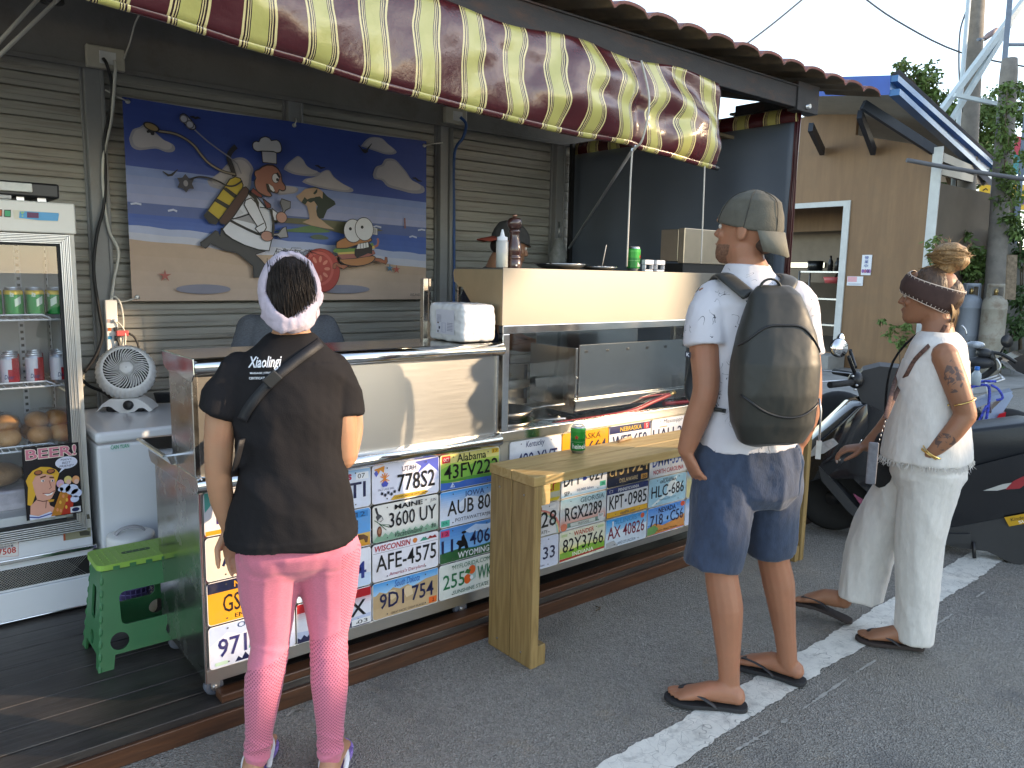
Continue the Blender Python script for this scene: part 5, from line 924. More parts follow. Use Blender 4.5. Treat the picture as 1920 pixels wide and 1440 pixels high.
# ---------------------------------------------------------------- chest freezer, fan, tablet, power strip, lamp, stool
cf = thing('chest_freezer', 'white chest freezer between the drinks fridge and the left cart', 'freezer', (.35, 1.3, .09))
def CF(o): return shift(o, (.35, 1.3, .09))
mb = MB(); mb.box(-.10, .85, 1.02, 1.64, .10, .79); CF(mb.obj('cabinet', FREEZ, cf, .014, 3)); mb = MB(); mb.box(-.095, .845, 1.025, 1.635, .79, .797); CF(mb.obj('lid_seal', GREYP, cf))
mb = MB(); mb.box(-.104, .854, 1.012, 1.645, .797, .845); CF(mb.obj('lid', FREEZ, cf, .016, 4))
mb = MB(); A = Plane(mb, (0, 1.0197, 0), (1, 0, 0), (0, 0, 1), (0, -1, 0), .0004); q = [(-0.05,0.779),(0.029,0.779),(0.028,0.757),(-0.052,0.759)]; A.poly(q, C('#cfd6dc')); a, b = [(-0.048,0.768),(0.023,0.777)]; A.text('CAIN YUAN', a[0], b[0], a[1], a[1] + .018, C('#2f9a74'), .02); CF(mb.obj('maker_label', PRINT, cf, fix=False))
fn = thing('table_fan', 'round white and black table fan standing on the chest freezer', 'fan', (.135, 1.50, .845))
mb = MB(); pf = [(-.125, 0), (-.10, .035), (-.06, .062), (.06, .062), (.10, .04), (.125, .012), (.118, 0), (.09, .022), (.06, .03), (.03, 0), (-.045, 0), (-.06, .012), (-.075, .026), (-.10, .022)]
mb.prism([(-.128, .0), (-.095, .042), (-.06, .066), (.06, .066), (.098, .042), (.125, .012), (.11, .002), (.085, .022), (.062, .02), (.045, .004), (.02, -.001 + .001), (-.02, 0), (-.04, .012), (-.06, .03), (-.09, .03)], (0, -.06, 0), (1, 0, 0), (0, 0, 1), (0, .12, 0))
b_ = mb.obj('base', WHITEP, fn, .012, 3); b_.rotation_euler = (0, 0, -.5)
mb = MB(); mb.box(-.085, .085, -.05, .05, .001, .030); q = mb.obj('base_void', BLACK, fn, .01); q.rotation_euler = (0, 0, -.5)
q = MB().lathe([(.023, 0), (.022, .012), (.018, .016), (.0, .016)], (.02, -.061, .036), 18, axis=(0, -1, .1)).obj('dial', BLACK, fn); q.rotation_euler = (0, 0, -.5)
ax = (Vector((_r)) * .42 + Vector((_u)) * .26 - Vector((_f)) * .86).normalized(); hc = Vector((0, 0, .185)); xa = ax.orthogonal().normalized(); ya = ax.cross(xa)
def fanring(r, z, n=72, wav=0, ph=0): return [hc + ax * z + (xa * cos(2 * pi * j / n) + ya * sin(2 * pi * j / n)) * (r + wav * cos(36 * 2 * pi * j / n + ph)) for j in range(n)]
mb = MB(); mb.rings([fanring(.085, -.085), fanring(.108, -.07), fanring(.122, -.045, wav=.004), fanring(.128, -.022, wav=.004)], 0, True, True); mb.obj('rear_shell', BLACK, fn)
n_ = 144
mb = MB(); mb.rings([fanring(.128, -.022, n_, .003), fanring(.131, .0, n_, .003, .4), fanring(.126, .03, n_, .0025, .8), fanring(.112, .055, n_, .002, 1.1), fanring(.100, .066, n_, .001), fanring(.097, .064, n_)], 0, True, False); mb.obj('front_shell', WHITEP, fn)
mb = MB()
for j in range(40):
 a = 2 * pi * j / 40; L_pts = []
 for i in range(7):
  t = i / 6; rr_ = .097 - .068 * t; aa = a + .55 * t; L_pts.append(hc + ax * (.064 + .012 * sin(pi * t * .5)) + (xa * cos(aa) + ya * sin(aa)) * rr_)
 mb.tube(L_pts, [.0028, .0027, .0025, .0023, .002, .0018, .0016], 5)
mb.obj('grille', WHITEP, fn)
mb = MB(); mb.rings([fanring(.030, .066, 24), fanring(.030, .080, 24), fanring(.026, .085, 24), fanring(.002, .087, 24)], 0, True, False); mb.obj('hub_badge', WHITEP, fn)
mb = MB(); mb.rings([fanring(.095, .03, 24), fanring(.005, .032, 24)], 0, True, True); mb.obj('dark_inside', BLACK, fn)
mb = MB()
for j in range(5):
 a = 2 * pi * j / 5; P4 = [hc + ax * (.036 + .006 * s2) + (xa * cos(a + w_) + ya * sin(a + w_)) * r_ for r_, w_, s2 in ((.025, -.2, 0), (.088, -.35, 0), (.088, .35, 1), (.025, .3, 1))]; mb.poly(P4)
mb.obj('blades', GREYP, fn)
mb = MB(); mb.box(-.075, .075, -.004, .004, 0, .10); t_ = tagm(mb, 'tablet', BLACK, 'black tablet leaning behind the white fan on the freezer', 'tablet', None, .004); t_.location = (.36, 1.58, .853); t_.rotation_euler = (.9, .0, -.4)
ps = thing('power_strip', 'white power strip with plugs hanging on the left shutter post', 'power strip', (.155, 1.842, 1.20))
mb = MB(); mb.box(-.028, .028, -.016, .016, -.16, .16); mb.obj('body', WHITEP, ps, .005)
mb = MB(); cc = [C('#b9a4a4'), C('#b0602a'), C('#2f7fb0')]
for i, z in enumerate((.055, .012, -.03)): mb.box(-.022, -.005, -.0185, -.0165, z - .008, z + .008, 0, cc[i])
mb.obj('switches', PRINT, ps)
mb = MB(); mb.box(.004, .022, -.028, -.0165, .002, .022); mb.box(.006, .024, -.034, -.0165, -.045, -.02); mb.obj('black_plug', BLACK, ps, .003)
mb = MB(); mb.box(.012, .07, -.045, -.02, -.022, .006); mb.obj('red_adapter', mat('red_plastic', (.55, .10, .10), rough=.35), ps, .004); mb = MB(); mb.lathe([(.010, 0), (.010, .014), (.004, .018)], (.012, -.016, .055), 12, axis=(0, -1, 0)); mb.obj('white_plug', WHITEP, ps)
cable('plug_cable', [(.155, 1.84, 1.36), (.165, 1.835, 1.375), (.185, 1.83, 1.37), (.20, 1.82, 1.33), (.205, 1.815, 1.25), (.195, 1.81, 1.15), (.19, 1.78, 1.05)], .005, CABW, 'white cable looping from the top of the power strip', 'cable')
cable('plug_cable', [(.167, 1.82, 1.255), (.19, 1.81, 1.235), (.208, 1.80, 1.19), (.20, 1.78, 1.12), (.19, 1.7, 1.02), (.17, 1.62, .94)], .004, CABW, 'white fan cable plugged into the middle of the power strip', 'cable')
cable('plug_cable', [(.17, 1.81, 1.165), (.178, 1.805, 1.13), (.183, 1.80, 1.05), (.18, 1.76, 1.0)], .005, CABK, 'black cable dropping straight from the power strip', 'cable')
cable('plug_cable', [(.225, 1.80, 1.19), (.25, 1.80, 1.17), (.265, 1.79, 1.12), (.262, 1.76, 1.03), (.25, 1.7, .95)], .006, CABK, 'black cable curving from the red adapter', 'cable')
cable('plug_cable', [(-.02, 1.84, 1.0), (.03, 1.82, .935), (.09, 1.78, .90), (.12, 1.7, .86)], .008, CABK, 'black cable crossing behind the fan to the freezer', 'cable')
il = thing('insect_lamp', 'white insect lamp with purple grid standing before the freezer', 'insect lamp', (-.015, .90, .09))
MB().lathe([(.085, 0), (.088, .01), (.088, .05), (.08, .055)], n=28).obj('base', WHITEP, il)
MB().lathe([(.060, .05), (.060, .24)], n=20).obj('core', mat('uv_core', (.10, .07, .22), rough=.3), il)
mb = MB()
for j in range(26): a = 2 * pi * j / 26; mb.tube([(.083 * cos(a), .083 * sin(a), .05), (.083 * cos(a), .083 * sin(a), .25)], .0022, 5)
for i in range(9): z = .06 + .022 * i; mb.tube([(.083 * cos(2 * pi * j / 26), .083 * sin(2 * pi * j / 26), z) for j in range(27)], .0022, 5)
mb.obj('grid', mat('purple_grid', (.20, .16, .42), rough=.4), il)
MB().lathe([(.085, .25), (.0895, .255), (.092, .33), (.090, .338), (.08, .343), (.001, .340)], n=32).obj('cap', WHITEP, il)
mb = MB(); mb.tube([(.055 * cos(t), .012, .338 + .028 * sin(t)) for t in [pi * i / 10 for i in range(11)]], .014, 8, flat=.006); mb.obj('handle', GREYP, il)
mb = MB(); wraptext(mb, 'KINYO', .0925, -1.55, -1.2, .285, .293, C('#55566a')); mb.obj('badge_text', PRINT, il, fix=False)
SG = mat('green_plastic', (.035, .16, .06), rough=.45, var=.1, scale=8, dirt=(.10, .16, .08), dscale=5, damt=.3); SGL = mat('light_green_plastic', (.26, .46, .07), rough=.45, var=.08, dirt=(.3, .36, .14), dscale=6, damt=.4)
st = thing('step_stool', 'green folding step stool with lighter top beside the left cart', 'stool', (-.075, .565, .09))
Wb, Db, Wt, Dt, Hs = .335, .265, .265, .155, .355
def panel_hole(w0, w1, h, holes, o, u, v, name):
 """trapezoid panel w0 (bottom) to w1 (top) with polygon holes cut through"""
 me = bpy.data.curves.new('p', 'CURVE'); me.dimensions = '2D'; me.fill_mode = 'BOTH'
 def sp(pts):
  s_ = me.splines.new('POLY'); s_.points.add(len(pts) - 1); s_.use_cyclic_u = True
  for p_, q_ in zip(s_.points, pts): p_.co = (q_[0], q_[1], 0, 1)
 ft = .045
 sp([(-w0 / 2, 0), (-w0 / 2 + ft, 0), (-w0 / 2 + ft + .008, .05), (w0 / 2 - ft - .008, .05), (w0 / 2 - ft, 0), (w0 / 2, 0), (w1 / 2, h), (-w1 / 2, h)])
 for hh in holes: sp(hh)
 me.extrude = .004
 oo = bpy.data.objects.new('p', me); COL.objects.link(oo); dg = bpy.context.evaluated_depsgraph_get(); mm = bpy.data.meshes.new_from_object(oo.evaluated_get(dg)); bpy.data.objects.remove(oo)
 u = Vector(u).normalized(); v = Vector(v).normalized(); n = u.cross(v); o = Vector(o)
 for vt in mm.vertices: c = vt.co.copy(); vt.co = o + u * c.x + v * c.y + n * c.z
 mm.materials.clear(); mm.materials.append(SG); b = bpy.data.objects.new(name, mm); COL.objects.link(b); b.parent = st
 bv = b.modifiers.new('b', 'BEVEL'); bv.width = .0015; bv.segments = 1; bv.limit_method = 'ANGLE'; return b
def circ(cx, cy, r): return [(cx + r * cos(2 * pi * i / 20), cy + r * sin(2 * pi * i / 20)) for i in range(20)]
slot = [(x_ - .045, y_ + .16) for x_, y_ in rrect(.09, .12, .02)]
long_ = [(x_ - .085, y_ + .15) for x_, y_ in rrect(.17, .12, .02)]
for sg_ in (-1, 1):
 panel_hole(Wb, Wt, Hs, [long_, circ(-.095, .095, .032), circ(.095, .095, .032)], (0, sg_ * Db / 2, 0), (1, 0, 0), (0, -sg_ * (Db - Dt) / 2, Hs), 'side_panel')
 panel_hole(Db, Dt, Hs, [[(a * .7, b) for a, b in slot], circ(0, .085, .027)], (sg_ * Wb / 2, 0, 0), (0, 1, 0), (-sg_ * (Wb - Wt) / 2, 0, Hs), 'end_panel')
for sx in (-1, 1):
 for sy in (-1, 1): MB().tube([(sx * (Wb + (Wt - Wb) * t) / 2, sy * (Db + (Dt - Db) * t) / 2, Hs * t) for t in [i / 48 for i in range(49)]], [.007 if i % 6 < 3 else .004 for i in range(49)], 8, sm=False).obj('hinge', SG, st)
mb = MB(); mb.prism([(x_ - .15, y_ - .098) for x_, y_ in rrect(.30, .196, .03, 5)], (0, 0, Hs + .004), (1, 0, 0), (0, 1, 0), (0, 0, .020)); tp = mb.obj('step_top', SGL, st, .005)
mb = MB()
for i in range(12):
 for j in range(7): mb.ball((-.125 + .0227 * i, -.075 + .025 * j, Hs + .024), .004, .004, .0018, 6, 3)
mb.obj('grip_dots', SGL, tp); mb = MB(); mb.prism([(x_ - .05, y_ - .012) for x_, y_ in rrect(.1, .024, .011)], (0, 0, Hs + .0242), (1, 0, 0), (0, 1, 0), (0, 0, .0008)); mb.obj('hand_slot', mat('dark_green', (.02, .07, .02)), tp)
mb = MB()
for i in range(5): mb.box(-.10 + .055 * i, -.078 + .055 * i, -.1005, -.0975, Hs + .002, Hs + .016)
mb.obj('top_clips', SG, st)
mb = MB(); A = Plane(mb, (.085, -Db / 2 + .036, .075), (.034, 0, 0), (0, .155 * .065, .065), (0, -1, .155), .0005); mb.prism([(0, 0), (1, 0), (1, 1), (0, 1)], A.o, A.u, A.v, A.n * .0004, 0, C('#d8d8d6'))
A.rect(0, 1, .82, 1, C('#c0484a')); A.rect(.1, .8, .5, .75, C('#b3b3b3'))
for i in range(9): A.rect(.1 + .09 * i, .14 + .09 * i + .02 * (i % 2), .12, .38, C('#222226'), False)
mb.obj('price_label', PRINT, st, fix=False).location = (0, -.024, 0)
# ---------------------------------------------------------------- things on the counters
tp_ = thing('tissue_pack', 'plastic wrapped white tissue pack on the right end of the left counter', 'tissue pack', (1.12, .135, 1.2505))
bm = bmesh.new(); bmesh.ops.create_grid(bm, x_segments=1, y_segments=1, size=.5); bm.free()
def puffy(x0, x1, y0, y1, z0, z1, n, amp, seed, exp=5.):
 """box with rounded, slightly crumpled faces"""
 mb = MB(); c = Vector(((x0 + x1) / 2, (y0 + y1) / 2, (z0 + z1) / 2)); h = Vector(((x1 - x0) / 2, (y1 - y0) / 2, (z1 - z0) / 2))
 for ax_ in range(3):
  for sg_ in (-1, 1):
   vs = []
   for i in range(n + 1):
    for j in range(n + 1):
     p = [0, 0, 0]; p[ax_] = sg_; p[(ax_ + 1) % 3] = -1 + 2 * i / n; p[(ax_ + 2) % 3] = -1 + 2 * j / n
     p = Vector(p); l = (abs(p.x) ** exp + abs(p.y) ** exp + abs(p.z) ** exp) ** (1 / exp); p = p / l * (1.0 + .0)
     q = Vector((c.x + p.x * h.x, c.y + p.y * h.y, c.z + p.z * h.z)); w = noise.noise(q * 22 + Vector((seed, 0, 0))) * amp + noise.noise(q * 60 + Vector((0, seed, 0))) * amp * .5
     q += p.normalized() * w; q.z = max(q.z, z0); vs.append(q)
   fs = [(i * (n + 1) + j, (i + 1) * (n + 1) + j, (i + 1) * (n + 1) + j + 1, i * (n + 1) + j + 1) for i in range(n) for j in range(n)]
   mb.add(vs, fs if sg_ > 0 else [tuple(reversed(f)) for f in fs], 0, True)
 return mb
puffy(-.083, .075, -.12, .12, 0, .150, 16, .004, 3, 9.).obj('paper_block', mat('tissue_paper', (.72, .72, .72), rough=.7, var=.04, scale=20), tp_)
puffy(-.089, .082, -.127, .127, 0, .156, 34, .0045, 5, 10.).obj('plastic_wrap', mat('milky_wrap', (.68, .68, .69), rough=.25, var=.05, scale=20, bump=.25, bscale=30, coat=.3), tp_)
mb = MB(); A = Plane(mb, (-.0915, .06, .03), (0, -.13, 0), (0, 0, .10), (-1, 0, 0), .0006); A.rect(0, 1, 0, 1, C('#c9c9d4')); 
for i in range(6): A.rect(.05, .3, .75 - .05 * i, .77 - .05 * i, C('#8a8aa0'), False); A.rect(.62, .92, .45 - .06 * i, .47 - .06 * i, C('#7a7a96'), False)
A.rect(.08, .16, .42, .48, C('#4a2a2a')); A.rect(.16, .24, .2, .3, C('#3a3a50')); A.rect(.1, .16, .06, .14, C('#26262e')); A.line([(.36, .08), (.55, .08), (.55, .46), (.36, .46), (.36, .08)], .012, C('#6a6aa0'))
mb.obj('pack_label', PRINT, tp_, fix=False)
HZ = 1.5542
bt = thing('squeeze_bottle', 'clear squeeze bottle half full of pale sauce on the hood', 'bottle', (1.296, .10, HZ))
MB().lathe([(.001, .001), (.024, .001), (.0255, .004), (.0255, .108), (.022, .115)], n=20).obj('bottle_wall', mat('milky_plastic', (.66, .68, .68), rough=.3, alpha=.55, var=.02), bt)
MB().lathe([(.0005, .003), (.0235, .003), (.0235, .062), (.0005, .063)], n=20).obj('sauce', mat('oil_sauce', (.42, .40, .20), rough=.3), bt)
MB().lathe([(.022, .112), (.0225, .113), (.0225, .128), (.011, .131), (.0095, .137), (.004, .158), (.0035, .160), (.0005, .160)], n=20).obj('nozzle_cap', mat('cap_white', (.78, .79, .82), rough=.35, alpha=.9), bt)
pm = thing('pepper_mill', 'tall dark turned wood pepper mill beside the squeeze bottle on the hood', 'pepper mill', (1.362, .10, HZ))
MB().lathe([(.031, 0), (.032, .004), (.032, .03), (.0295, .034), (.029, .036), (.0315, .041), (.0315, .046), (.028, .051), (.0275, .055), (.031, .062), (.0325, .075), (.031, .092), (.026, .108), (.022, .125), (.0205, .138), (.021, .146), (.025, .151), (.026, .156), (.0215, .161), (.0205, .163)], n=28).obj('body', mat('dark_walnut', (.055, .022, .017), rough=.22, var=.3, scale=20, stretch=(4, 4, 1), coat=.6), pm)
MB().lathe([(.0205, .164), (.026, .168), (.031, .178), (.033, .189), (.031, .200), (.024, .209), (.012, .213), (.0005, .213)], n=28).obj('head', mat('dark_walnut'), pm)
MB().lathe([(.007, .212), (.007, .216), (.011, .218), (.011, .222), (.006, .226), (.0005, .226)], n=16).obj('top_knob', mat('copper', (.55, .30, .20), rough=.3, metal=1), pm)
mb = MB(); a_ = -pi * .62; A = Plane(mb, (.0325 * cos(a_) - .006, .0325 * sin(a_) - .001, .006), (.012 * 1, 0, 0), (0, 0, .012), (0, -1, 0), .0004); A.ell(.5, .5, .4, .3, (.6, .6, .62)); mb.obj('maker_mark', PRINT, pm, fix=False)
def bowl(name, x, y, r, h, label, cat):
 mb = MB(); mb.lathe([(.0005, .002), (r * .6, .002), (r * .9, h * .7), (r, h), (r * 1.03, h + .001), (r * 1.03, h - .002), (r * .93, h * .6), (r * .64, 0), (.0005, 0)], n=36)
 o = tagm(mb, name, CHROME, label, cat); o.location = (x, y, HZ); return o
bowl('steel_bowl', 1.70, .17, .118, .026, 'wider shallow steel dish on the hood in front of the curtain', 'dish'); bowl('steel_plate', 1.93, .15, .088, .017, 'smaller steel plate with crumbs right of the wide dish on the hood', 'dish')
mb = MB(); random.seed(2)
for i in range(9): mb.ball((1.93 + random.uniform(-.05, .05), .15 + random.uniform(-.05, .05), HZ + .016), .009, .007, .005, 6, 4)
mb.tube([(1.93, .13, HZ + .012), (1.925, .10, HZ + .12)], .002, 5); tagm(mb, 'food_scraps', mat('scraps', (.6, .58, .55), rough=.7), 'pale scraps lying on the small steel plate', 'food scraps')
def beer_can(x, y, z, rz, label):
 def pt_(u, v):
  if v > .9: return (.62, .62, .6)
  if v > .43: return C('#2f9a35') if v < .8 else C('#43a845')
  return C('#1c7a30')
 mb = can_mb(pt_); wraptext(mb, 'heineken', .0333, -2.9, -.3, .022, .044, C('#e6ece4'), .02)
 a0 = -2.35; mb.add([(.0337 * cos(a0 + r_ * cos(t) / .0337), .0337 * sin(a0 + r_ * cos(t) / .0337), .072 + r_ * sin(t)) for t, r_ in [(pi / 2 + pi * i / 5, .0115 if i % 2 == 0 else .0045) for i in range(10)]], [list(range(10))], 0, False, C('#c0342c'))
 mb.add([(.0334 * cos(t), .0334 * sin(t), zz) for zz in (.0515, .0525) for t in [-pi + 2 * pi * i / 30 for i in range(31)]], [(i, i + 1, 32 + i, 31 + i) for i in range(30)], 0, False, C('#9fd09a'))
 o = mb.obj('beer_can', [CANP, ZINC], None, fix=False); o.location = (x, y, z); o.rotation_euler = (0, 0, rz); tag(o, label, 'beer can'); return o
beer_can(2.165, .14, HZ, 1.15, 'green beer can standing on the hood near the small white holders')
beer_can(1.528, -.155, .7735, -.18, 'green beer can with red star standing on the pine bench')
SH_ = mat('holder_white', (.72, .73, .76), rough=.4)
def holder(x, y, label):
 mb = MB(); mb.box(-.03, .03, -.012, .012, 0, .010); mb.box(-.03, -.024, -.012, .012, .011, .034); mb.box(.024, .03, -.012, .012, .011, .034); mb.box(-.032, .032, -.013, .013, .0345, .058); o = tagm(mb, 'card_holder', SH_, label, 'holder', 'small white holders on the hood', .003); o.location = (x, y, HZ)
holder(2.225, .10, 'left small white holder beside the green can on the hood'); holder(2.300, .09, 'right small white holder on the hood, nearer the steel box')
sb = thing('steel_box', 'brown reflecting steel box standing on the hood by the curtain', 'box', (2.85, .2, HZ)); mb = MB(); mb.box(-.27, .23, -.04, .0, .05, .235); mb.box(-.27, .23, 0, .12, .06, .23); mb.obj('housing', mat('bronze_steel', (.50, .42, .32), rough=.3, metal=.85, var=.15, scale=4), sb, .003); MB().box(-.26, .22, -.03, .11, 0, .049).obj('plinth', BLACK, sb)
mb = MB(); mb.box(0, .26, 0, .004, 0, .27); o = tagm(mb, 'acrylic_sheet', ACRY, 'scratched clear acrylic sheet behind the man at the hood end', 'sheet'); o.location = (3.11, .12, 1.32 + .235)
FRYP = mat('used_pan', (.30, .27, .24), rough=.3, metal=1, var=.3, scale=20)
def fpan(x, y, z, rz, label):
 t = thing('frying_pan', label, 'frying pan', (x, y, z), rz, 'pans behind the glass'); MB().lathe([(.0005, .003), (.115, .003), (.145, .035), (.149, .036), (.118, 0), (.0005, 0)], n=36).obj('pan', FRYP, t, fix=False); mb = MB(); mb.tube([(-.145, 0, .032), (-.2, 0, .045), (-.3, 0, .055)], .009, 8, flat=.005); mb.obj('handle', ZINC, t)
fpan(1.41, .23, .838, 2.2, 'lower steel frying pan behind the left end of the glass'); fpan(1.44, .27, .876, 2.6, 'upper steel frying pan stacked on another behind the glass')
wb = thing('griddle_guard', 'polished steel griddle guard standing behind the glass', 'griddle', (2.1, .16, .86))
mb = MB(); mb.box(-.32, .48, -.05, -.046, .075, .345); mb.box(-.34, -.322, -.046, .28, .04, .33); mb.box(-.30, .46, .28, .284, .1, .38); MIR = mat('mirror_steel', (.47, .49, .50), rough=.16, metal=1, var=.05, bump=.04, bscale=3)
mb.obj('guard_panel', MIR, wb, .002)
mb = MB(); mb.box(-.36, .50, -.075, -.060, .035, .085); mb.box(-.30, .46, .0, .27, .005, .10); mb.obj('griddle_plate', MIR, wb, .002)
mb = MB()
for i in range(6):
 for j in range(3): mb.box(-.285 + .145 * i + .008 * j, -.281 + .145 * i + .008 * j, -.0512, -.0502, .305, .316)
mb.obj('vent_slots', BLACK, wb); mb = MB()
for z in (.10, .19): mb.lathe([(.006, 0), (.005, .004), (.001, .006)], (-.331, -.047, z), 10, axis=(0, -1, 0))
mb.obj('screws', ZINC, wb)
st2 = thing('steel_screen', 'slanting polished steel screen left of the griddle guard', 'screen', (1.5, .42, .85)); mb = MB(); mb.prism([(-.23, .0), (.26, 0), (.26, .20), (.02, .215), (-.23, .30)], (0, 0, .03), (1, .15, 0), (0, 0, 1), (0, .004, 0)); mb.obj('sheet', MIR, st2); mb = MB(); mb.prism([(-.2, .02), (.24, .02), (.24, .06), (-.2, .07)], (0, -.04, .10), (1, .15, 0), (0, 0, 1), (0, .006, 0)); mb.obj('ledge', CHROME, st2)
REDH = mat('red_hose', (.42, .035, .04), rough=.4)
hz_ = thing('gas_hose', 'red rubber gas hose lying behind the glass', 'hose', (2.1, .08, .85)); mb = MB(); mb.tube(smooth_line([(-.5, .0, .0), (-.2, -.02, .008), (0, -.03, .02), (.15, -.03, .05), (.30, -.02, .075)], 5), .011, 10); mb.tube(smooth_line([(.0, .02, .06), (.15, .0, .075), (.3, -.02, .08)], 4), .004, 6); mb.tube(smooth_line([(.30, .02, .02), (.5, .02, .012), (.8, .03, .02), (.95, .05, .03)], 4), .012, 8); mb.obj('tube', REDH, hz_); mb = MB(); mb.tube([(.29, -.02, .074), (.335, -.02, .082)], .012, 8); mb.obj('brass_fitting', mat('brass', (.6, .42, .18), rough=.3, metal=1), hz_)
pb = thing('plastic_bag', 'crumpled clear plastic bag hanging on the right shutter post', 'bag', (3.19, 1.80, 1.75)); mb = MB(); rs = []
for q in range(9):
 t = q / 8; r_ = .015 + .055 * sin(pi * min(1, t * 1.15 + .05)) ; rs.append([(r_ * cos(2 * pi * j / 16) * (1 + .3 * sin(j * 2.3)), r_ * .6 * sin(2 * pi * j / 16), .05 - .36 * t) for j in range(16)])
mb.rings(rs, 0, True, True); mb.obj('film', mat('bag_film', (.45, .45, .43), rough=.25, alpha=.55, var=.3, scale=30), pb); MB().tube([(0, 0, .04), (.005, .01, .17)], .006, 6).obj('knot', ZINC, pb)
# ---------------------------------------------------------------- treated pine bench
bc = thing('pine_bench', 'narrow treated pine counter bench standing on the road before the right cart', 'bench', (2.1, -.22, 0)); BO = (2.1, -.22, 0)
def B_(o): return shift(o, BO)
for y0, y1 in ((-.364, -.228), (-.224, -.088)): B_(MB().box(1.10, 3.10, y0, y1, .735, .7735).obj('top_board', PINE, bc, .004))
for x in (1.106, 3.056):
 for y0, y1 in ((-.362, -.228), (-.224, -.090)): B_(MB().box(x, x + .038, y0, y1, .0, .7345).obj('end_board', PINEV, bc, .004))
for x in (1.146, 3.012):
 B_(MB().box(x, x + .042, -.36, -.27, .655, .7345).obj('top_cleat', PINE, bc, .003)); B_(MB().box(x, x + .040, -.358, -.10, .0, .085).obj('foot_cleat', PINEV, bc, .003))
mb = MB()
for x, y in ((1.104, -.30), (1.104, -.15), (1.104, -.30), (1.104, -.15)): mb.lathe([(.004, 0), (.004, .0015), (.001, .002)], (1.1055, y, .69), 8, axis=(-1, 0, 0)); mb.lathe([(.004, 0), (.004, .0015), (.001, .002)], (1.1055, y, .05), 8, axis=(-1, 0, 0))
B_(mb.obj('screws', ZINC, bc))
mb = MB(); mb.tube([(1.81, -.13, .782), (1.93, -.10, .783)], .007, 8); tagm(mb, 'wooden_stick', mat('stick', (.45, .28, .16)), 'short brown wooden stick lying on the bench top', 'stick')
LFM = mat('dry_leaf', (.22, .075, .03), rough=.7, var=.3)
mb = MB(); mb.add([(0, 0, .004), (.03, .012, .014), (.06, 0, .006), (.03, -.012, .010)], [(0, 1, 3), (1, 2, 3)], 0, True); lf = tagm(mb, 'dry_leaf', LFM, 'small brown dry leaf lying beside the white road line', 'leaf'); lf.location = [(3.047,-1.065,0)][0]
mb = MB(); mb.add([(0, 0, .003), (.03, .006, .012), (.025, .02, .008), (-.005, .012, .004)], [(0, 1, 2, 3)]); mb.add([(.03, .006, .012), (.06, .012, .004), (.05, .025, .004), (.025, .02, .008)], [(0, 1, 2, 3)]); pf_ = tagm(mb, 'paper_scrap', mat('scrap_paper', (.35, .32, .28), rough=.8), 'folded grey paper scrap on the road near the pink leggings', 'paper scrap'); pf_.location = [(0.23,-0.097,0)][0]
mb = MB()
for k_ in range(3): mb.tube([(random.uniform(-.05, .05), random.uniform(-.02, .02), .005), (random.uniform(-.05, .05), random.uniform(-.02, .02), .006)], .0025, 5)
tw = tagm(mb, 'twigs', BARK, 'few dry twigs lying on the road under the bench', 'twigs'); tw.location = [(1.735,-0.126,0)][0]
# ---------------------------------------------------------------- people: one skinned body each, clothing and hair as children
from mathutils.bvhtree import BVHTree
def skin(mb, name, m, parent, voxel=.006, it=3, fac=.5, disp=None, label=None):
 """fuse overlapping closed shells into one continuous surface"""
 tmp = bpy.data.objects.new('tmp', mb.mesh('tmp', [m])); COL.objects.link(tmp)
 bm = bmesh.new(); bm.from_mesh(tmp.data); bmesh.ops.recalc_face_normals(bm, faces=bm.faces); bm.to_mesh(tmp.data); bm.free()
 r = tmp.modifiers.new('r', 'REMESH'); r.mode = 'VOXEL'; r.voxel_size = voxel
 s = tmp.modifiers.new('s', 'SMOOTH'); s.factor = fac; s.iterations = it
 dg = bpy.context.evaluated_depsgraph_get(); me = bpy.data.meshes.new_from_object(tmp.evaluated_get(dg)); bpy.data.objects.remove(tmp)
 me.materials.clear(); me.materials.append(m)
 if disp:
  ns = [v.normal.copy() for v in me.vertices]
  for v, n in zip(me.vertices, ns): v.co += n * disp(v.co)
 me.polygons.foreach_set('use_smooth', [True] * len(me.polygons)); me.update(); me.name = name
 o = bpy.data.objects.new(name, me); COL.objects.link(o); o.parent = parent
 if label: o['label'] = label
 return o
def bvh(o): return BVHTree.FromPolygons([v.co.copy() for v in o.data.vertices], [list(p.vertices) for p in o.data.polygons])
def ering(c, a, b, yaw=0., n=28, e=2.3, tilt=None):
 """super-ellipse ring at c; a along the shoulder axis, b along the facing axis"""
 S = Vector((cos(yaw), -sin(yaw), 0)); F = Vector((sin(yaw), cos(yaw), 0)); c = Vector(c); o = []
 for j in range(n):
  t = 2 * pi * j / n; ct, st = cos(t), sin(t)
  p = c + S * (a * math.copysign(abs(ct) ** (2 / e), ct)) + F * (b * math.copysign(abs(st) ** (2 / e), st))
  if tilt: p.z += tilt[0] * (p.x - c.x) + tilt[1] * (p.y - c.y)
  o.append(p)
 return o
def torso(mb, T, yaw=0., e=2.3, tilt_end=None):
 """T: (z, x, y, a, b)"""
 mb.rings([ering((x, y, z), a, b, yaw, 28, e, tilt_end if i == len(T) - 1 else None) for i, (z, x, y, a, b) in enumerate(T)], 0, True, True)
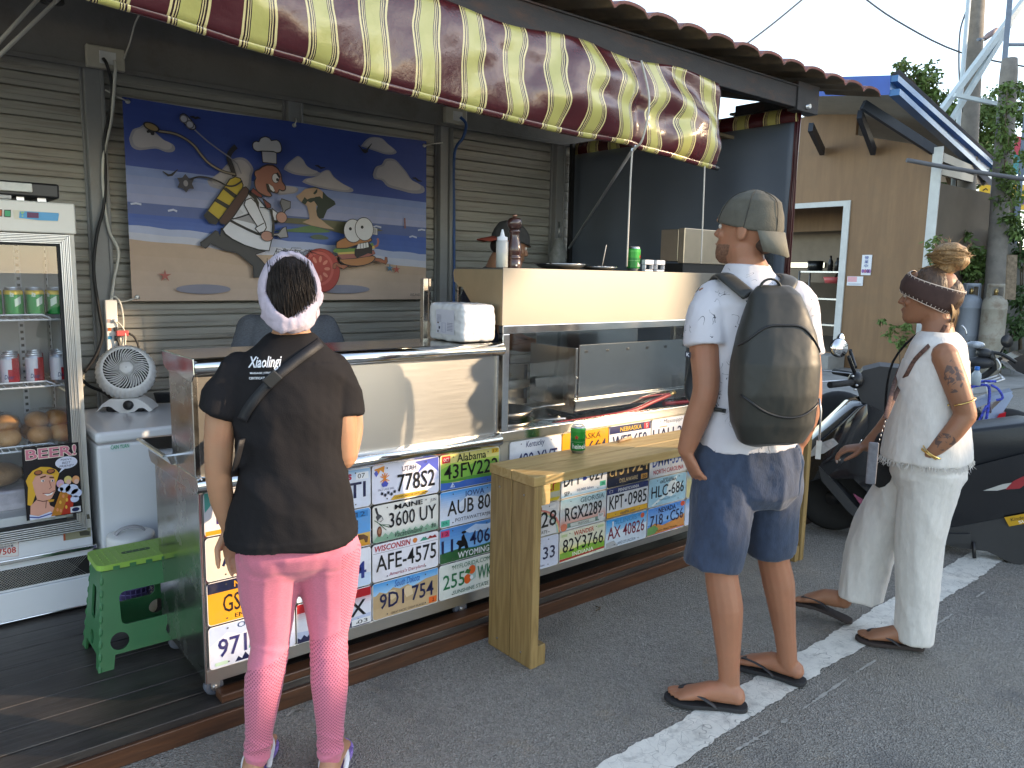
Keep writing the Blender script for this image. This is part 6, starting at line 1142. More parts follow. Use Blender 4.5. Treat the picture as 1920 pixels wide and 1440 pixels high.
def limb(mb, pts, r, k=4, flat=None, n=14):
 P = smooth_line(pts, k); q = len(P); m_ = len(r) - 1
 def at(A, t): f = t * m_; i = min(int(f), m_ - 1); return A[i] + (A[i + 1] - A[i]) * (f - i)
 R = [at(r, i / (q - 1)) for i in range(q)]; Fl = None if flat is None else [at(flat, i / (q - 1)) for i in range(q)]
 mb.tube(P, R, n, 0, True, True, None, Fl)
 mb.ball(P[0], R[0] * .98, n=10, k=6); mb.ball(P[-1], R[-1] * .98, n=10, k=6)
def cuff(mb, pts, r, k=4, flat=None, n=18):
 P = smooth_line(pts, k); q = len(P); m_ = len(r) - 1
 R = [(lambda f: r[min(int(f), m_ - 1)] + (r[min(int(f), m_ - 1) + 1] - r[min(int(f), m_ - 1)]) * (f - min(int(f), m_ - 1)))(i / (q - 1) * m_) for i in range(q)]
 mb.tube(P, R, n); mb.ball(P[0], R[0] * .97, n=12, k=8)
def hand(mb, w, d, nrm, side, s=1., curl=(.5, .5, .5, .55), thumb=.6, spread=.06):
 w = Vector(w); d = Vector(d).normalized(); n = Vector(nrm); n = (n - d * n.dot(d)).normalized(); x = d.cross(n) * side
 P = [w - d * .02 * s, w + d * .02 * s, w + d * .055 * s, w + d * .088 * s]
 mb.tube(P, [.026 * s, .031 * s, .040 * s, .040 * s], 12, 0, True, True, None, [.021 * s, .0165 * s, .0155 * s, .0125 * s], up=tuple(n))
 ends = []
 for i, (off, L) in enumerate(((.030, .072), (.0105, .081), (-.0095, .075), (-.028, .060))):
  b = w + d * (.085 - .006 * abs(i - 1)) * s + x * off * s; dd = (d + x * (off * spread * 30)).normalized(); c = curl[i]; pts_ = [b - dd * .012 * s, b]; ang = c * .6
  for k_, f_ in enumerate((.45, .31, .24)):
   v = dd * cos(ang) + n * sin(ang); b = b + v * (L * f_ * s); pts_.append(b); ang += c * (.95 if k_ == 0 else .7)
  mb.tube(pts_, [.0092 * s, .0093 * s, .0086 * s, .0078 * s, .0066 * s], 8); mb.ball(pts_[-1], .0066 * s, n=8, k=6); ends.append((pts_[-1], v))
 b = w + d * .018 * s + x * .024 * s; v1 = (d * .65 + x * .7 + n * .35).normalized(); v2 = (d * .9 + x * .2 + n * thumb).normalized(); p1 = b + v1 * .042 * s; p2 = p1 + v2 * .032 * s; p3 = p2 + v2 * .024 * s
 mb.tube([b, p1, p2, p3], [.015 * s, .0115 * s, .0098 * s, .0075 * s], 8); mb.ball(p3, .0075 * s, n=8, k=6)
 return ends
def foot(mb, heel, yaw, L=.245, inner=1, z0=.018, pitch=0., ank=None, rr=.036):
 """yaw: toe direction (from +y towards +x); inner=+1 when the big toe is on the right of the toe direction"""
 F = Vector((sin(yaw) * cos(pitch), cos(yaw) * cos(pitch), -sin(pitch))); S = Vector((cos(yaw), -sin(yaw), 0)); U = S.cross(F); h = Vector(heel)
 def q(f, s, u): return h + F * (f * L) + S * (s * L * inner) + U * (u * L)
 mb.tube([q(.02, 0, .11), q(.10, 0, .13), q(.26, 0, .155), q(.45, .0, .15), q(.62, .01, .11), q(.78, .02, .075), q(.86, .03, .05)], [.022, .031, .033, .034, .040, .043, .036], 14, 0, True, True, None, [.026, .034, .040, .036, .026, .017, .011], up=tuple(U))
 mb.ball(q(.09, 0, .11), .030, .034, .028)
 for i, (s, f, L2, r) in enumerate(((.125, .84, .14, .0125), (.055, .87, .12, .0088), (-.005, .85, .11, .0082), (-.06, .81, .10, .0078), (-.11, .76, .09, .0075))):
  mb.tube([q(f - .1, s * .9, .06), q(f, s, .055), q(f + L2 * .6, s * 1.02, .05), q(f + L2, s * 1.02, .035)], [r, r, r * 1.05, r * .85], 8); mb.ball(q(f + L2, s * 1.02, .036), r * .9, n=8, k=6)
 return q
def flipflop(parent, q, L, inner, ms, mst, name='sandal', sole=.016, label=None, drop=0.):
 t = []
 for f, s in ((-.06, 0), (-.04, .10), (.06, .145), (.3, .125), (.55, .15), (.75, .20), (.92, .20), (1.03, .13), (1.06, .03), (1.02, -.07), (.92, -.15), (.75, -.185), (.55, -.165), (.3, -.13), (.06, -.135), (-.04, -.09)): t.append((f, s))
 P = smooth_line([(f, s, 0) for f, s in t + [t[0]]], 3)[:-1]; mb = MB()
 top = [q(p.x, p.y, -.001 - drop * max(0, .7 - p.x)) for p in P]; bot = [q(p.x, p.y, -sole / L - drop * max(0, .7 - p.x)) for p in P]; k = len(P)
 mb.add(top + bot, [list(range(k)), [k + i for i in reversed(range(k))]] + [(i, k + i, k + (i + 1) % k, (i + 1) % k) for i in range(k)], 0)
 o = mb.obj(name, ms, parent, .003); 
 if label: o['label'] = label
 mb = MB(); tg_ = (.86, .085)
 for sg_ in (1, -1):
  P = smooth_line([q(tg_[0], tg_[1], .10), q(.78, tg_[1] + sg_ * .04, .125), q(.62, .03 + sg_ * .135, .125), q(.46, sg_ * .165, .07), q(.36, sg_ * .16, .0)], 4); mb.tube(P, [.0045] + [.0085] * (len(P) - 2) + [.006], 8, 0, True, True, None, .0028, up=(0, 0, 1))
 mb.tube([q(tg_[0], tg_[1], .0), q(tg_[0], tg_[1], .105)], .004, 6); mb.obj('strap', mst, o)
HEADT = [(0, .080, .030, .022), (.008, .093, .012, .036), (.022, .098, -.01, .047), (.045, .0975, -.05, .056), (.07, .094, -.072, .063), (.095, .089, -.086, .068), (.115, .087, -.094, .071), (.135, .092, -.099, .0735), (.155, .091, -.101, .0745), (.175, .084, -.099, .073), (.195, .070, -.088, .066), (.21, .050, -.068, .053), (.221, .022, -.040, .034), (.226, -.002, -.016, .012)]
def head(mb, chin, yaw, s=1., pitch=0., beard=0.):
 """skull with face: chin point height, yaw = facing; returns a mapper (x right, y front, z up from chin)"""
 Rm = Matrix.Rotation(-yaw, 3, 'Z') @ Matrix.Rotation(-pitch, 3, 'X'); c = Vector(chin)
 def m(x, y, z): return c + Rm @ (Vector((x, y, z - .1)) * s) + Vector((0, 0, .1 * s))
 rs = []
 for z, f, b, w in HEADT:
  r = []
  for j in range(28):
   t = 2 * pi * j / 28; sx, cy = sin(t), cos(t); yc = (f + b) / 2; hl = (f - b) / 2
   r.append(m(w * math.copysign(abs(sx) ** .85, sx), yc + hl * math.copysign(abs(cy) ** .9, cy), z))
  rs.append(r)
 mb.rings(rs, 0, True, True)
 mb.rings([[m(w * cos(t), y + dy * sin(t), z) for t in [2 * pi * i / 8 for i in range(8)]] for z, y, w, dy in ((.133, .086, .007, .008), (.115, .094, .009, .010), (.098, .106, .012, .012), (.086, .1095, .0165, .013), (.078, .100, .014, .010))])
 for sg_ in (1, -1):
  mb.ball(m(sg_ * .013, .098, .084), .008 * s, n=8, k=6); mb.ball(m(sg_ * .022, .094, .135), .02 * s, .011 * s, .009 * s, n=10, k=6, rot=Rm)
  mb.rings([[m(sg_ * (.066 + o_ * .8), -.012 - .4 * o_ + a_ * cos(t), .105 + b_ * sin(t)) for t in [2 * pi * i / 12 for i in range(12)]] for o_, a_, b_ in ((0, .014, .024), (.012, .019, .032), (.020, .018, .031), (.0225, .012, .024))])
  mb.ball(m(sg_ * .040, .066, .088), .022 * s, .018 * s, .018 * s, n=10, k=6, rot=Rm)
 mb.rings([[m(.021 * cos(t), .094 + .010 * sin(t), z) for t in [2 * pi * i / 10 for i in range(10)]] for z in (.049, .055)]); mb.rings([[m(.024 * cos(t), .094 + .0085 * sin(t), z) for t in [2 * pi * i / 10 for i in range(10)]] for z in (.059, .064)])
 return m, Rm
def face_details(parent, m, s, brow, lips):
 for sg_ in (1, -1):
  o = MB().ball(m(sg_ * .031, .0800, .116), .0105 * s, n=12, k=8).obj('eye', mat('eye_white', (.6, .58, .55), rough=.15), parent); MB().ball(m(sg_ * .031, .0882, .116), .0045 * s, n=8, k=6).obj('iris', mat('iris', (.02, .012, .008), rough=.1), o)
  MB().tube([m(sg_ * .012, .1015, .138), m(sg_ * .03, .0995, .143), m(sg_ * .048, .088, .139)], [.002, .0035, .0015], 6, flat=[.002, .003, .001]).obj('eyebrow', brow, parent)
 MB().tube([m(-.02, .1, .0565), m(0, .1045, .057), m(.02, .1, .0565)], [.001, .0035, .001], 6).obj('lips', lips, parent)
def folds(a=.004, f=(9, 9, 5), seed=0., fine=.0012, lean=(0, 0)):
 def d(p):
  x, y, z = p.x + lean[0] * p.z, p.y + lean[1] * p.z, p.z
  q = noise.noise(Vector((x * f[0] + seed, y * f[1], z * f[2]))); r = noise.noise(Vector((x * f[0] * 2.1, y * f[1] * 2.1 + seed, z * f[2] * 2.3)))
  return a * (1 - 2.2 * abs(q)) + a * .5 * r + fine * noise.noise(Vector((x * 55, y * 55, z * 45 + seed)))
 return d
def skinmat(name, col): return mat(name, col, rough=.48, var=.10, scale=9, bump=.06, bscale=160, sss=.12, dirt=tuple(min(1, c * f) for c, f in zip(col, (1.15, .82, .75))), dscale=11, damt=.35, spec=.4)
SK_W = skinmat('skin_warm', (.40, .215, .125)); SK_M = skinmat('skin_tanned', (.36, .165, .095)); SK_R = skinmat('skin_brown', (.30, .145, .082)); SK_K = skinmat('skin_cook', (.30, .155, .09)); NAIL = mat('nail', (.55, .36, .28), rough=.25)
HAIRD = mat('dark_hair', (.014, .009, .007), rough=.5, var=.5, scale=60, stretch=(3, 3, .35), bump=.5, bscale=90, spec=.25); HAIRB = mat('bun_hair', (.30, .18, .075), rough=.5, var=.55, scale=45, stretch=(3, 3, .6), bump=.5, bscale=90)
def on(b, p, dirv=(0, 1, 0), off=.003):
 h = b.ray_cast(Vector(p), Vector(dirv))
 return h[0] - Vector(dirv).normalized() * off if h[0] is not None else Vector(p)
def root(fr, label): return thing('person', label, 'person', fr[0], fr[1])
W = root(((0.1000,-0.3600,0.0000),-0.38701), 'person in black tee, pink leggings and lilac headband standing at the left cart')
mb = MB()
torso(mb, [(1.36, .053, .01, .05, .05), (1.30, .05, .0, .085, .06), (1.265, .046, .0, .125, .07), (1.22, .044, 0, .150, .085), (1.10, .045, 0, .145, .095), (.98, .048, 0, .125, .085), (.90, .055, 0, .135, .095), (.80, .060, -.005, .152, .115), (.72, .062, -.008, .148, .108)])
limb(mb, [(.05, .01, 1.27), (.052, .012, 1.33), (.052, .018, 1.40)], [.055, .05, .052])
hm, hR = head(mb, (.052, .03, 1.345), .05, .98, .12)
limb(mb, [(-.10, 0, 1.235), (-.142, -.01, 1.12), (-.155, -.012, .965), (-.149, .005, .87), (-.132, .02, .785)], [.047, .044, .037, .034, .024])
hand(mb, (-.131, .022, .775), (.20, .02, -1), (.25, -1, -.05), 1, .92, (.5, .75, .85, .75), .3)
limb(mb, [(.172, 0, 1.23), (.190, -.015, 1.10), (.195, -.01, .985)], [.047, .044, .040]); limb(mb, [(.195, -.01, .985), (.228, .09, 1.05), (.240, .20, 1.11)], [.040, .036, .025])
hand(mb, (.241, .21, 1.115), (-.1, .55, .75), (-.7, -.3, .5), -1, .9, (.9, 1, 1, 1), .6)
KL = [(-.018, -.005, .70), (-.028, .012, .56)] + [(-.028, .0, .42), (-.05, -.045, .30), (-.064, -.045, .17), (-.075, -.035, .07)]
KR = [(.142, -.005, .70), (.148, .012, .56)] + [(.143, -.01, .42), (.140, -.075, .30), (.139, -.085, .17), (.137, -.090, .07)]
for K_ in (KL, KR): limb(mb, K_, [.092, .079, .053, .0525, .037, .030])
fq = []
for h_, y_, s_ in (((-.093, -.078, .018), .17, 1), ((.122, -.140, .018), .29, -1)): fq.append((foot(mb, h_, y_, .236, s_), s_))
skin(mb, 'body', SK_W, W, .0052, 3)
mb = MB(); torso(mb, [(.83, .060, -.002, .150, .112), (.78, .060, -.006, .158, .120), (.72, .062, -.014, .1605, .123), (.68, .062, -.010, .142, .105), (.655, .062, -.004, .115, .085), (.63, .062, 0, .085, .06)])
for K_ in (KL, KR): limb(mb, K_[:-1] + [tuple(Vector(K_[-1]) * .9 + Vector(K_[-2]) * .1)], [.104, .085, .0565, .0555, .0405, .036])
for bx in (-.018, .142): mb.ball((bx, -.052, .735), .088, .074, .095, 16, 10)
def lgf(p):
 k = 0.
 for zc, a in ((.645, .0015), (.41, .0025), (.385, .0025), (.36, .0022), (.335, .002), (.12, .004), (.095, .0045), (.155, .003)): k += a * math.exp(-((p.z - zc + .03 * noise.noise(Vector((p.x * 14, p.y * 14, zc * 40)))) / .007) ** 2)
 return k + .0008 * noise.noise(p * 40)
PINK = mat('pink_leggings', C('#c56f86'), rough=.75, var=.16, scale=160, stretch=(1, 1, 3), sheen=.25)
n, L, p_ = nodes(PINK); tc = n.new('ShaderNodeTexCoord'); sx = n.new('ShaderNodeSeparateXYZ'); L.new(tc.outputs['Object'], sx.inputs[0])
def mth(op, a, b=None, c=None):
 x = n.new('ShaderNodeMath'); x.operation = op
 for i, v in enumerate((a, b, c)):
  if v is None: continue
  if isinstance(v, (int, float)): x.inputs[i].default_value = v
  else: L.new(v, x.inputs[i])
 return x.outputs[0]
dx = mth('SINE', mth('MULTIPLY', sx.outputs[0], 2 * pi / .0095)); dz = mth('SINE', mth('MULTIPLY', sx.outputs[2], 2 * pi / .0105)); dot = mth('GREATER_THAN', mth('MULTIPLY', dx, dz), .30)
low = mth('LESS_THAN', mth('ADD', sx.outputs[2], mth('MULTIPLY', sx.outputs[0], -.35)), .40); low2 = mth('GREATER_THAN', sx.outputs[2], .112); sd_ = mth('MULTIPLY', mth('GREATER_THAN', sx.outputs[0], .175), mth('LESS_THAN', sx.outputs[2], .72)); reg = mth('MAXIMUM', mth('MULTIPLY', low, low2), sd_)
f_ = mth('MULTIPLY', dot, reg); src = p_.inputs['Base Color'].links[0].from_socket; mx = n.new('ShaderNodeMix'); mx.data_type = 'RGBA'; L.new(f_, mx.inputs[0]); L.new(src, mx.inputs[6]); mx.inputs[7].default_value = (*C('#8a3f58'), 1); L.new(mx.outputs[2], p_.inputs['Base Color'])
skin(mb, 'leggings', PINK, W, .0058, 9, .5, lgf)
mb = MB(); torso(mb, [(1.350, .053, .012, .060, .056), (1.335, .052, .008, .078, .066), (1.315, .051, .002, .098, .076), (1.285, .047, 0, .134, .088), (1.24, .044, 0, .164, .102), (1.16, .044, 0, .162, .112), (1.05, .046, -.002, .150, .112), (.96, .048, -.004, .148, .112), (.88, .046, -.006, .166, .128), (.81, .042, -.01, .178, .140), (.765, .040, -.012, .185, .147), (.752, .040, -.012, .186, .148)], 0, 2.4, (0.02, .05))
cuff(mb, [(-.088, 0, 1.245), (-.130, -.004, 1.18), (-.150, -.008, 1.125)], [.055, .056, .060]); cuff(mb, [(.165, 0, 1.242), (.188, -.006, 1.17), (.193, -.012, 1.11)], [.055, .056, .060])
BTEE = mat('black_cotton', (.0115, .0105, .012), rough=.85, var=.25, scale=5, bump=.1, bscale=240, spec=.2)
fw1 = folds(.008, (8, 8, 4.5), 2.3, .001, (.55, 0)); 
def fw(p): return fw1(p) * (1 if p.z < 1.27 else .35) + (.0015 if abs(p.z - .772 - .02 * (p.x - .04)) < .006 else 0)
tee = skin(mb, 't_shirt', BTEE, W, .0062, 3, .5, fw); tb = bvh(tee)
mb = MB()
for s_, a0, a1, z0, z1, bo, shr in (('Xiaolingi', [(-0.066,0,1.27)][0][0], [(0.023,0,1.302)][0][0], 1.252, 1.290, .02, .35), ('MASSAGE | STRET', [(-0.061,0,1.265)][0][0], [(-0.003,0,1.264)][0][0], 1.243, 1.2495, .02, 0), ('CERTIFICATION', [(-0.064,0,1.251)][0][0], [(-0.011,0,1.251)][0][0], 1.230, 1.2365, .02, 0)):
 vs, fs = text2d(s_, bo, shr); mb.add([on(tb, (a0 + (a1 - a0) * x, -.6, z0 + (z1 - z0) * y + .06 * (a1 - a0) * x), off=.0025) for x, y in vs], fs, 0, False, C('#dcdde4'))
mb.obj('shirt_print', PRINT, tee, fix=False)
bg = thing('crossbody_bag', 'black crossbody bag strap running across the back of the black tee', 'bag', ((0.1000,-0.3600,0.0000),-0.38701)[0], ((0.1000,-0.3600,0.0000),-0.38701)[1])
sp = [(a, c) for a, b, c in [(0.131,0,1.326),(0.093,0,1.303),(0.048,0,1.271),(-0.001,0,1.232),(-0.057,0,1.167),(-0.085,0,1.117)]]
def ribbon(line, w, b, off=.004, d0=-.7):
 mb = MB(); P = smooth_line([(a, 0, c) for a, c in line], 5); Lf = []; Rt = []
 for i in range(len(P)):
  d = P[min(i + 1, len(P) - 1)] - P[max(i - 1, 0)]; d.normalize(); q = Vector((-d.z, 0, d.x)) * (w / 2)
  Lf.append(on(b, (P[i].x + q.x, d0, P[i].z + q.z), off=off)); Rt.append(on(b, (P[i].x - q.x, d0, P[i].z - q.z), off=off))
 k = len(P); mb.add(Lf + Rt, [(i, i + 1, k + i + 1, k + i) for i in range(k - 1)], 0, True); return mb
o = ribbon(sp, .026, tb).obj('strap', mat('strap_web', (.010, .010, .013), rough=.6, bump=.2, bscale=300), bg, fix=False); sdm = o.modifiers.new('s', 'SOLIDIFY'); sdm.thickness = .003
bk = on(tb, (sp[3][0], -.7, sp[3][1]), off=.007); mb = MB(); mb.beam(bk + Vector((-.018, 0, -.014)), bk + Vector((.014, 0, .016)), .034, .010, up=(0, 1, 0)); mb.obj('buckle', BLACK, bg, .003)
mb = MB(); P3 = [(-.085, -.112, 1.07), (-.104, -.088, .995), (-.112, -.02, .95), (-.115, .06, .93), (-.09, .14, .91)]; mb.tube(smooth_line(P3, 3), .013, 8, flat=.003); mb.obj('side_strap', mat('strap_web'), bg); puffy(-.11, .12, .135, .20, .80, .95, 8, .004, 1, 6.).obj('pouch', mat('strap_web'), bg)
hb = MB(); q_ = []
for i in range(49):
 t = 2 * pi * i / 48; q_.append(hm(.076 * sin(t), -.030 - .026 * cos(t) * .6 - .02 * (1 - abs(cos(t))), .118 + .108 * cos(t)))
hb.tube(q_[:25], [.011] * 25, 12, 0, True, True, None, [.031] * 25, up=tuple(hR @ Vector((0, 1, 0)))); hb.tube(q_[24:], [.011] * 25, 12, 0, True, True, None, [.031] * 25, up=tuple(hR @ Vector((0, 1, 0))))
hb.tube(smooth_line([hm(-.074, -.055, .10), hm(-.045, -.092, .045), hm(.0, -.102, .018), hm(.05, -.085, .03), hm(.074, -.05, .07)], 4), .010, 10, flat=.024, up=tuple(hR @ Vector((0, 0, 1)))); hb.tube(smooth_line([hm(-.072, -.05, .06), hm(-.03, -.098, .02), hm(.02, -.104, .03), hm(.06, -.082, .075), hm(.078, -.05, .12)], 4), .010, 10, flat=.021, up=tuple(hR @ Vector((0, 0, 1))))
LIL = mat('lilac_cloth', (.46, .40, .47), rough=.85, var=.12, scale=30, bump=.15, bscale=120)
skin(hb, 'headband', LIL, W, .0042, 2, .5, lambda p: .0035 * noise.noise(Vector((p.x * 60, p.y * 40, p.z * 14))) + .001 * noise.noise(p * 120))
mb = MB(); mb.ball(hm(0, -.03, .128), .0735, .082, .100, 20, 14); mb.ball(hm(0, -.055, .10), .060, .062, .085, 18, 12); mb.ball(hm(.0, -.02, .20), .05, .06, .04, 16, 10)
skin(mb, 'hair', HAIRD, W, .005, 2, .5, lambda p: .0025 * noise.noise(Vector((p.x * 110, p.y * 60, p.z * 9))))
mb = MB(); random.seed(4)
for i in range(170):
 x0 = random.uniform(-.062, .062); z0 = random.uniform(.15, .215); y0 = -.06 - .06 * (1 - (x0 / .075) ** 2); x1 = x0 * .8 + random.uniform(-.012, .012) + (.02 if x0 > 0 else .012); z1 = random.uniform(.035, .08)
 mb.tube([hm(x0, y0 + .015, z0), hm((x0 + x1) / 2 * 1.05, -.122 + .045 * abs(x0 / .07) ** 2, (z0 + z1) / 2), hm(x1, -.112 + .04 * abs(x1 / .07) ** 2, z1)], [.0006, .0011, .0006], 4, cap=False)
for i in range(26): a_ = random.uniform(-.05, .05); mb.tube([hm(a_, -.02, .215), hm(a_ + random.uniform(-.01, .02), -.03 + random.uniform(-.02, .03), .235 + random.uniform(0, .012)), hm(a_ + random.uniform(0, .05), -.05, .232 + random.uniform(-.02, .014))], [.0008, .0008, .0004], 4, cap=False)
mb.obj('hair_strands', HAIRD, W, fix=False)
face_details(W, hm, .98, HAIRD, mat('lips', (.35, .12, .10), rough=.4))
for (q, s_) in fq: flipflop(W, q, .236, s_, mat('purple_sole', (.24, .16, .48), rough=.6, var=.6, scale=90), mat('white_strap', (.72, .72, .75), rough=.35))
M_ = root(((1.6200,-0.9700,0.0000),-1.00548), 'person in white printed shirt, navy shorts and grey backwards cap standing on the white line')
YW = -.38; F_v = Vector((sin(YW), cos(YW), 0)); S_v = Vector((cos(YW), -sin(YW), 0))
mb = MB()
TC = [(1.60, -.075, .0, .055, .058), (1.53, -.066, 0, .09, .07), (1.49, -.060, 0, .13, .085), (1.43, -.052, 0, .155, .10), (1.30, -.045, 0, .15, .105), (1.12, -.042, 0, .135, .095), (1.02, -.04, 0, .14, .10), (.92, -.035, 0, .165, .11), (.85, -.03, 0, .15, .10)]
torso(mb, TC, YW); limb(mb, [(-.07, 0, 1.52), (-.078, .0, 1.58), (-.085, .0, 1.64)], [.066, .060, .062])
mm_, mR = head(mb, (-.080, .008, 1.578), -1.12, 1.06, -.10)
SL = Vector((-.052, 0, 1.455)) - S_v * .148; SR = Vector((-.045, 0, 1.455)) + S_v * .155
limb(mb, [SL, (-.200, -.09, 1.33), (-.182, -.13, 1.155), (-.210, -.13, 1.04), (-.238, -.13, .935)], [.056, .054, .045, .043, .030])
he = hand(mb, (-.240, -.128, .93), (.42, .03, -.85), (.7, .5, .3), -1, 1.05, (.25, .3, .35, .45), .7, .09)
limb(mb, [SR, (.128, .09, 1.32), (.158, .09, 1.17), (.160, .09, 1.05), (.140, .09, .955)], [.056, .053, .044, .041, .029]); hand(mb, (.139, .09, .945), (-.03, .05, -1), (-.9, .2, 0), -1, 1.05, (.5, .6, .7, .7), .4)
hl = Vector((-.035, 0, .90)) - S_v * .085; hr_ = Vector((-.035, 0, .90)) + S_v * .085
KML = [tuple(hl), (-.105, -.075, .70)] + [[(-0.097,-0.1,0.503)][0], [(-0.071,-0.11,0.371)][0], [(-0.053,-0.11,0.183)][0], [(-0.043,-0.105,0.07)][0]]
KMR = [tuple(hr_), (.050, .085, .72)] + [[(0.075,0.12,0.519)][0], [(0.106,0.135,0.392)][0], [(0.142,0.145,0.191)][0], [(0.159,0.15,0.083)][0]]
for K_ in (KML, KMR): limb(mb, K_, [.098, .082, .058, .0595, .040, .035])
mq = []
for a, b, s_ in (((.008, -.118), (-.262, -.150), 1), ((.214, .142), (.012, .206), -1)):
 dv = Vector((b[0] - a[0], b[1] - a[1])); y_ = atan2(dv.x, dv.y); h_ = Vector((a[0], a[1], .022)); mq.append((foot(mb, h_, y_, .262, s_, rr=.04), s_))
skin(mb, 'body', SK_M, M_, .0052, 3)
mb = MB()
for p_, v_ in he: mb.ball(p_ + Vector((-.002, -.005, .002)), .005, .003, .006, 8, 6)
mb.obj('fingernails', NAIL, M_)
mb = MB(); c_ = he[2][0]; hv = Vector((.42, .03, -.85)).normalized(); mb.lathe([(.0102, -.003), (.0112, 0), (.0102, .003)], Vector((-.240, -.128, .93)) + hv * .098 + Vector((.010, .002, .004)), 14, axis=tuple(hv)); mb.obj('gold_ring', mat('gold', (.75, .52, .18), rough=.25, metal=1), M_)
SHW = mat('printed_white_shirt', (.62, .60, .64), rough=.85, var=.05, scale=6, bump=.08, bscale=220, sheen=.2)
n, L, p_ = nodes(SHW); tc = n.new('ShaderNodeTexCoord'); nz = n.new('ShaderNodeTexNoise'); nz.inputs['Scale'].default_value = 16; nz.inputs['Detail'].default_value = 1.5; nz.inputs['Distortion'].default_value = 1.2; L.new(tc.outputs['Object'], nz.inputs['Vector'])
n2 = n.new('ShaderNodeTexNoise'); n2.inputs['Scale'].default_value = 15; n2.inputs['Detail'].default_value = 1; L.new(tc.outputs['Object'], n2.inputs['Vector'])
k1 = mth('LESS_THAN', mth('ABSOLUTE', mth('SUBTRACT', nz.outputs[0], .5)), .006); k2 = mth('GREATER_THAN', n2.outputs[0], .575); src = p_.inputs['Base Color'].links[0].from_socket; mx = n.new('ShaderNodeMix'); mx.data_type = 'RGBA'; L.new(mth('MULTIPLY', k1, k2), mx.inputs[0]); L.new(src, mx.inputs[6]); mx.inputs[7].default_value = (.05, .05, .07, 1); L.new(mx.outputs[2], p_.inputs['Base Color'])
mb = MB(); torso(mb, [(1.575, -.074, 0, .066, .07), (1.55, -.07, 0, .08, .078), (1.52, -.063, 0, .108, .086), (1.485, -.057, 0, .148, .10), (1.44, -.052, 0, .170, .115), (1.34, -.047, 0, .168, .12), (1.20, -.044, 0, .160, .115), (1.08, -.042, 0, .162, .118), (.99, -.042, 0, .168, .125), (.955, -.042, 0, .170, .127), (.948, -.042, 0, .170, .127)], YW, 2.4, (.05, .1))
cuff(mb, [SL + Vector((.018, .008, -.004)), (-.192, -.082, 1.38), (-.190, -.098, 1.30)], [.074, .072, .076]); cuff(mb, [SR - Vector((.012, .008, .004)), (.112, .085, 1.38), (.128, .092, 1.27)], [.072, .070, .072])
sh_ = skin(mb, 'shirt', SHW, M_, .0065, 3, .5, folds(.006, (9, 9, 5), 5.1, .001, (-.4, .3))); sbv = bvh(sh_)
mb = MB(); A = Plane(mb, (-.256, -.152, 1.262), (.020, -.004, -.004), (0, 0, .020), (-.2, -1, 0), .0004); A.rect(0, 1, 0, 1, C('#1a1f33')); A.text('K', .25, .75, .2, .8, C('#d8dae4'), .02); lb_ = mb.obj('sleeve_label', PRINT, sh_, fix=False)
NVY = mat('navy_linen', (.030, .045, .085), rough=.9, var=.3, scale=40, stretch=(1, 1, .5), bump=.15, bscale=200, dirt=(.06, .085, .13), dscale=4, damt=.4, sheen=.2)
mb = MB(); torso(mb, [(.985, -.04, 0, .156, .118), (.93, -.038, 0, .168, .126), (.86, -.034, 0, .180, .136), (.78, -.03, 0, .18, .132), (.73, -.03, 0, .15, .1)], YW)
cuff(mb, [hl, (-.110, -.078, .70), [(-0.129,-0.1,0.516)][0]], [.112, .108, .098], flat=[.112, .108, .098]); cuff(mb, [hr_, (.055, .085, .74), [(0.061,0.12,0.527)][0]], [.112, .106, .094])
skin(mb, 'shorts', NVY, M_, .0068, 3, .5, folds(.006, (11, 11, 4), 9.4, .0012, (.2, .2)))
CAPM = mat('grey_cap', (.105, .098, .078), rough=.9, var=.15, scale=30, bump=.2, bscale=200)
mb = MB(); rs = []
for z, f, b, w in ((.128, .108, -.112, .086), (.15, .105, -.114, .087), (.18, .094, -.110, .083), (.205, .074, -.094, .071), (.224, .045, -.066, .050), (.236, .012, -.034, .026), (.239, -.008, -.016, .006)):
 rs.append([mm_(w * sin(t), (f + b) / 2 + (f - b) / 2 * cos(t), z - .026 * (1 - (cos(t) + 1) / 2) * (z < .2)) for t in [2 * pi * j / 32 for j in range(32)]])
mb.rings(rs, 0, True, True); cap = skin(mb, 'cap', CAPM, M_, .005, 3, .5, lambda p: .0015 * noise.noise(p * 35)); cap['label'] = 'faded grey cap worn backwards'
mb = MB(); v1 = [mm_(.074 * sin(t), -.045 - .07 * cos(t), .112) for t in [-1.25 + 2.5 * i / 14 for i in range(15)]]; v2 = [mm_(.066 * sin(t) * .95, -.062 - .082 * cos(t), .035 + .014 * abs(sin(t))) for t in [-1.2 + 2.4 * i / 14 for i in range(15)]]
mb.add(v1 + v2, [(i, i + 1, 16 + i, 15 + i) for i in range(14)], 0, True); o = mb.obj('cap_brim', mat('grey_brim', (.155, .145, .115), rough=.9, var=.1, scale=40, bump=.1, bscale=200), cap, fix=False); sdm = o.modifiers.new('s', 'SOLIDIFY'); sdm.thickness = .004
mb = MB()
for k_ in range(6):
 a_ = 2 * pi * k_ / 6 + .3; P = []
 for z, f, b, w in ((.13, .109, -.113, .087), (.165, .101, -.113, .086), (.20, .079, -.099, .0745), (.224, .046, -.067, .051), (.238, .0, -.025, .01)): P.append(mm_(w * sin(a_), (f + b) / 2 + (f - b) / 2 * cos(a_), z - .026 * (1 - (cos(a_) + 1) / 2) * (z < .2) + .001))
 mb.tube(smooth_line(P, 3), .0013, 5)
mb.obj('cap_seams', mat('cap_seam', (.05, .047, .04), rough=.9), cap)
mb = MB(); rs = []
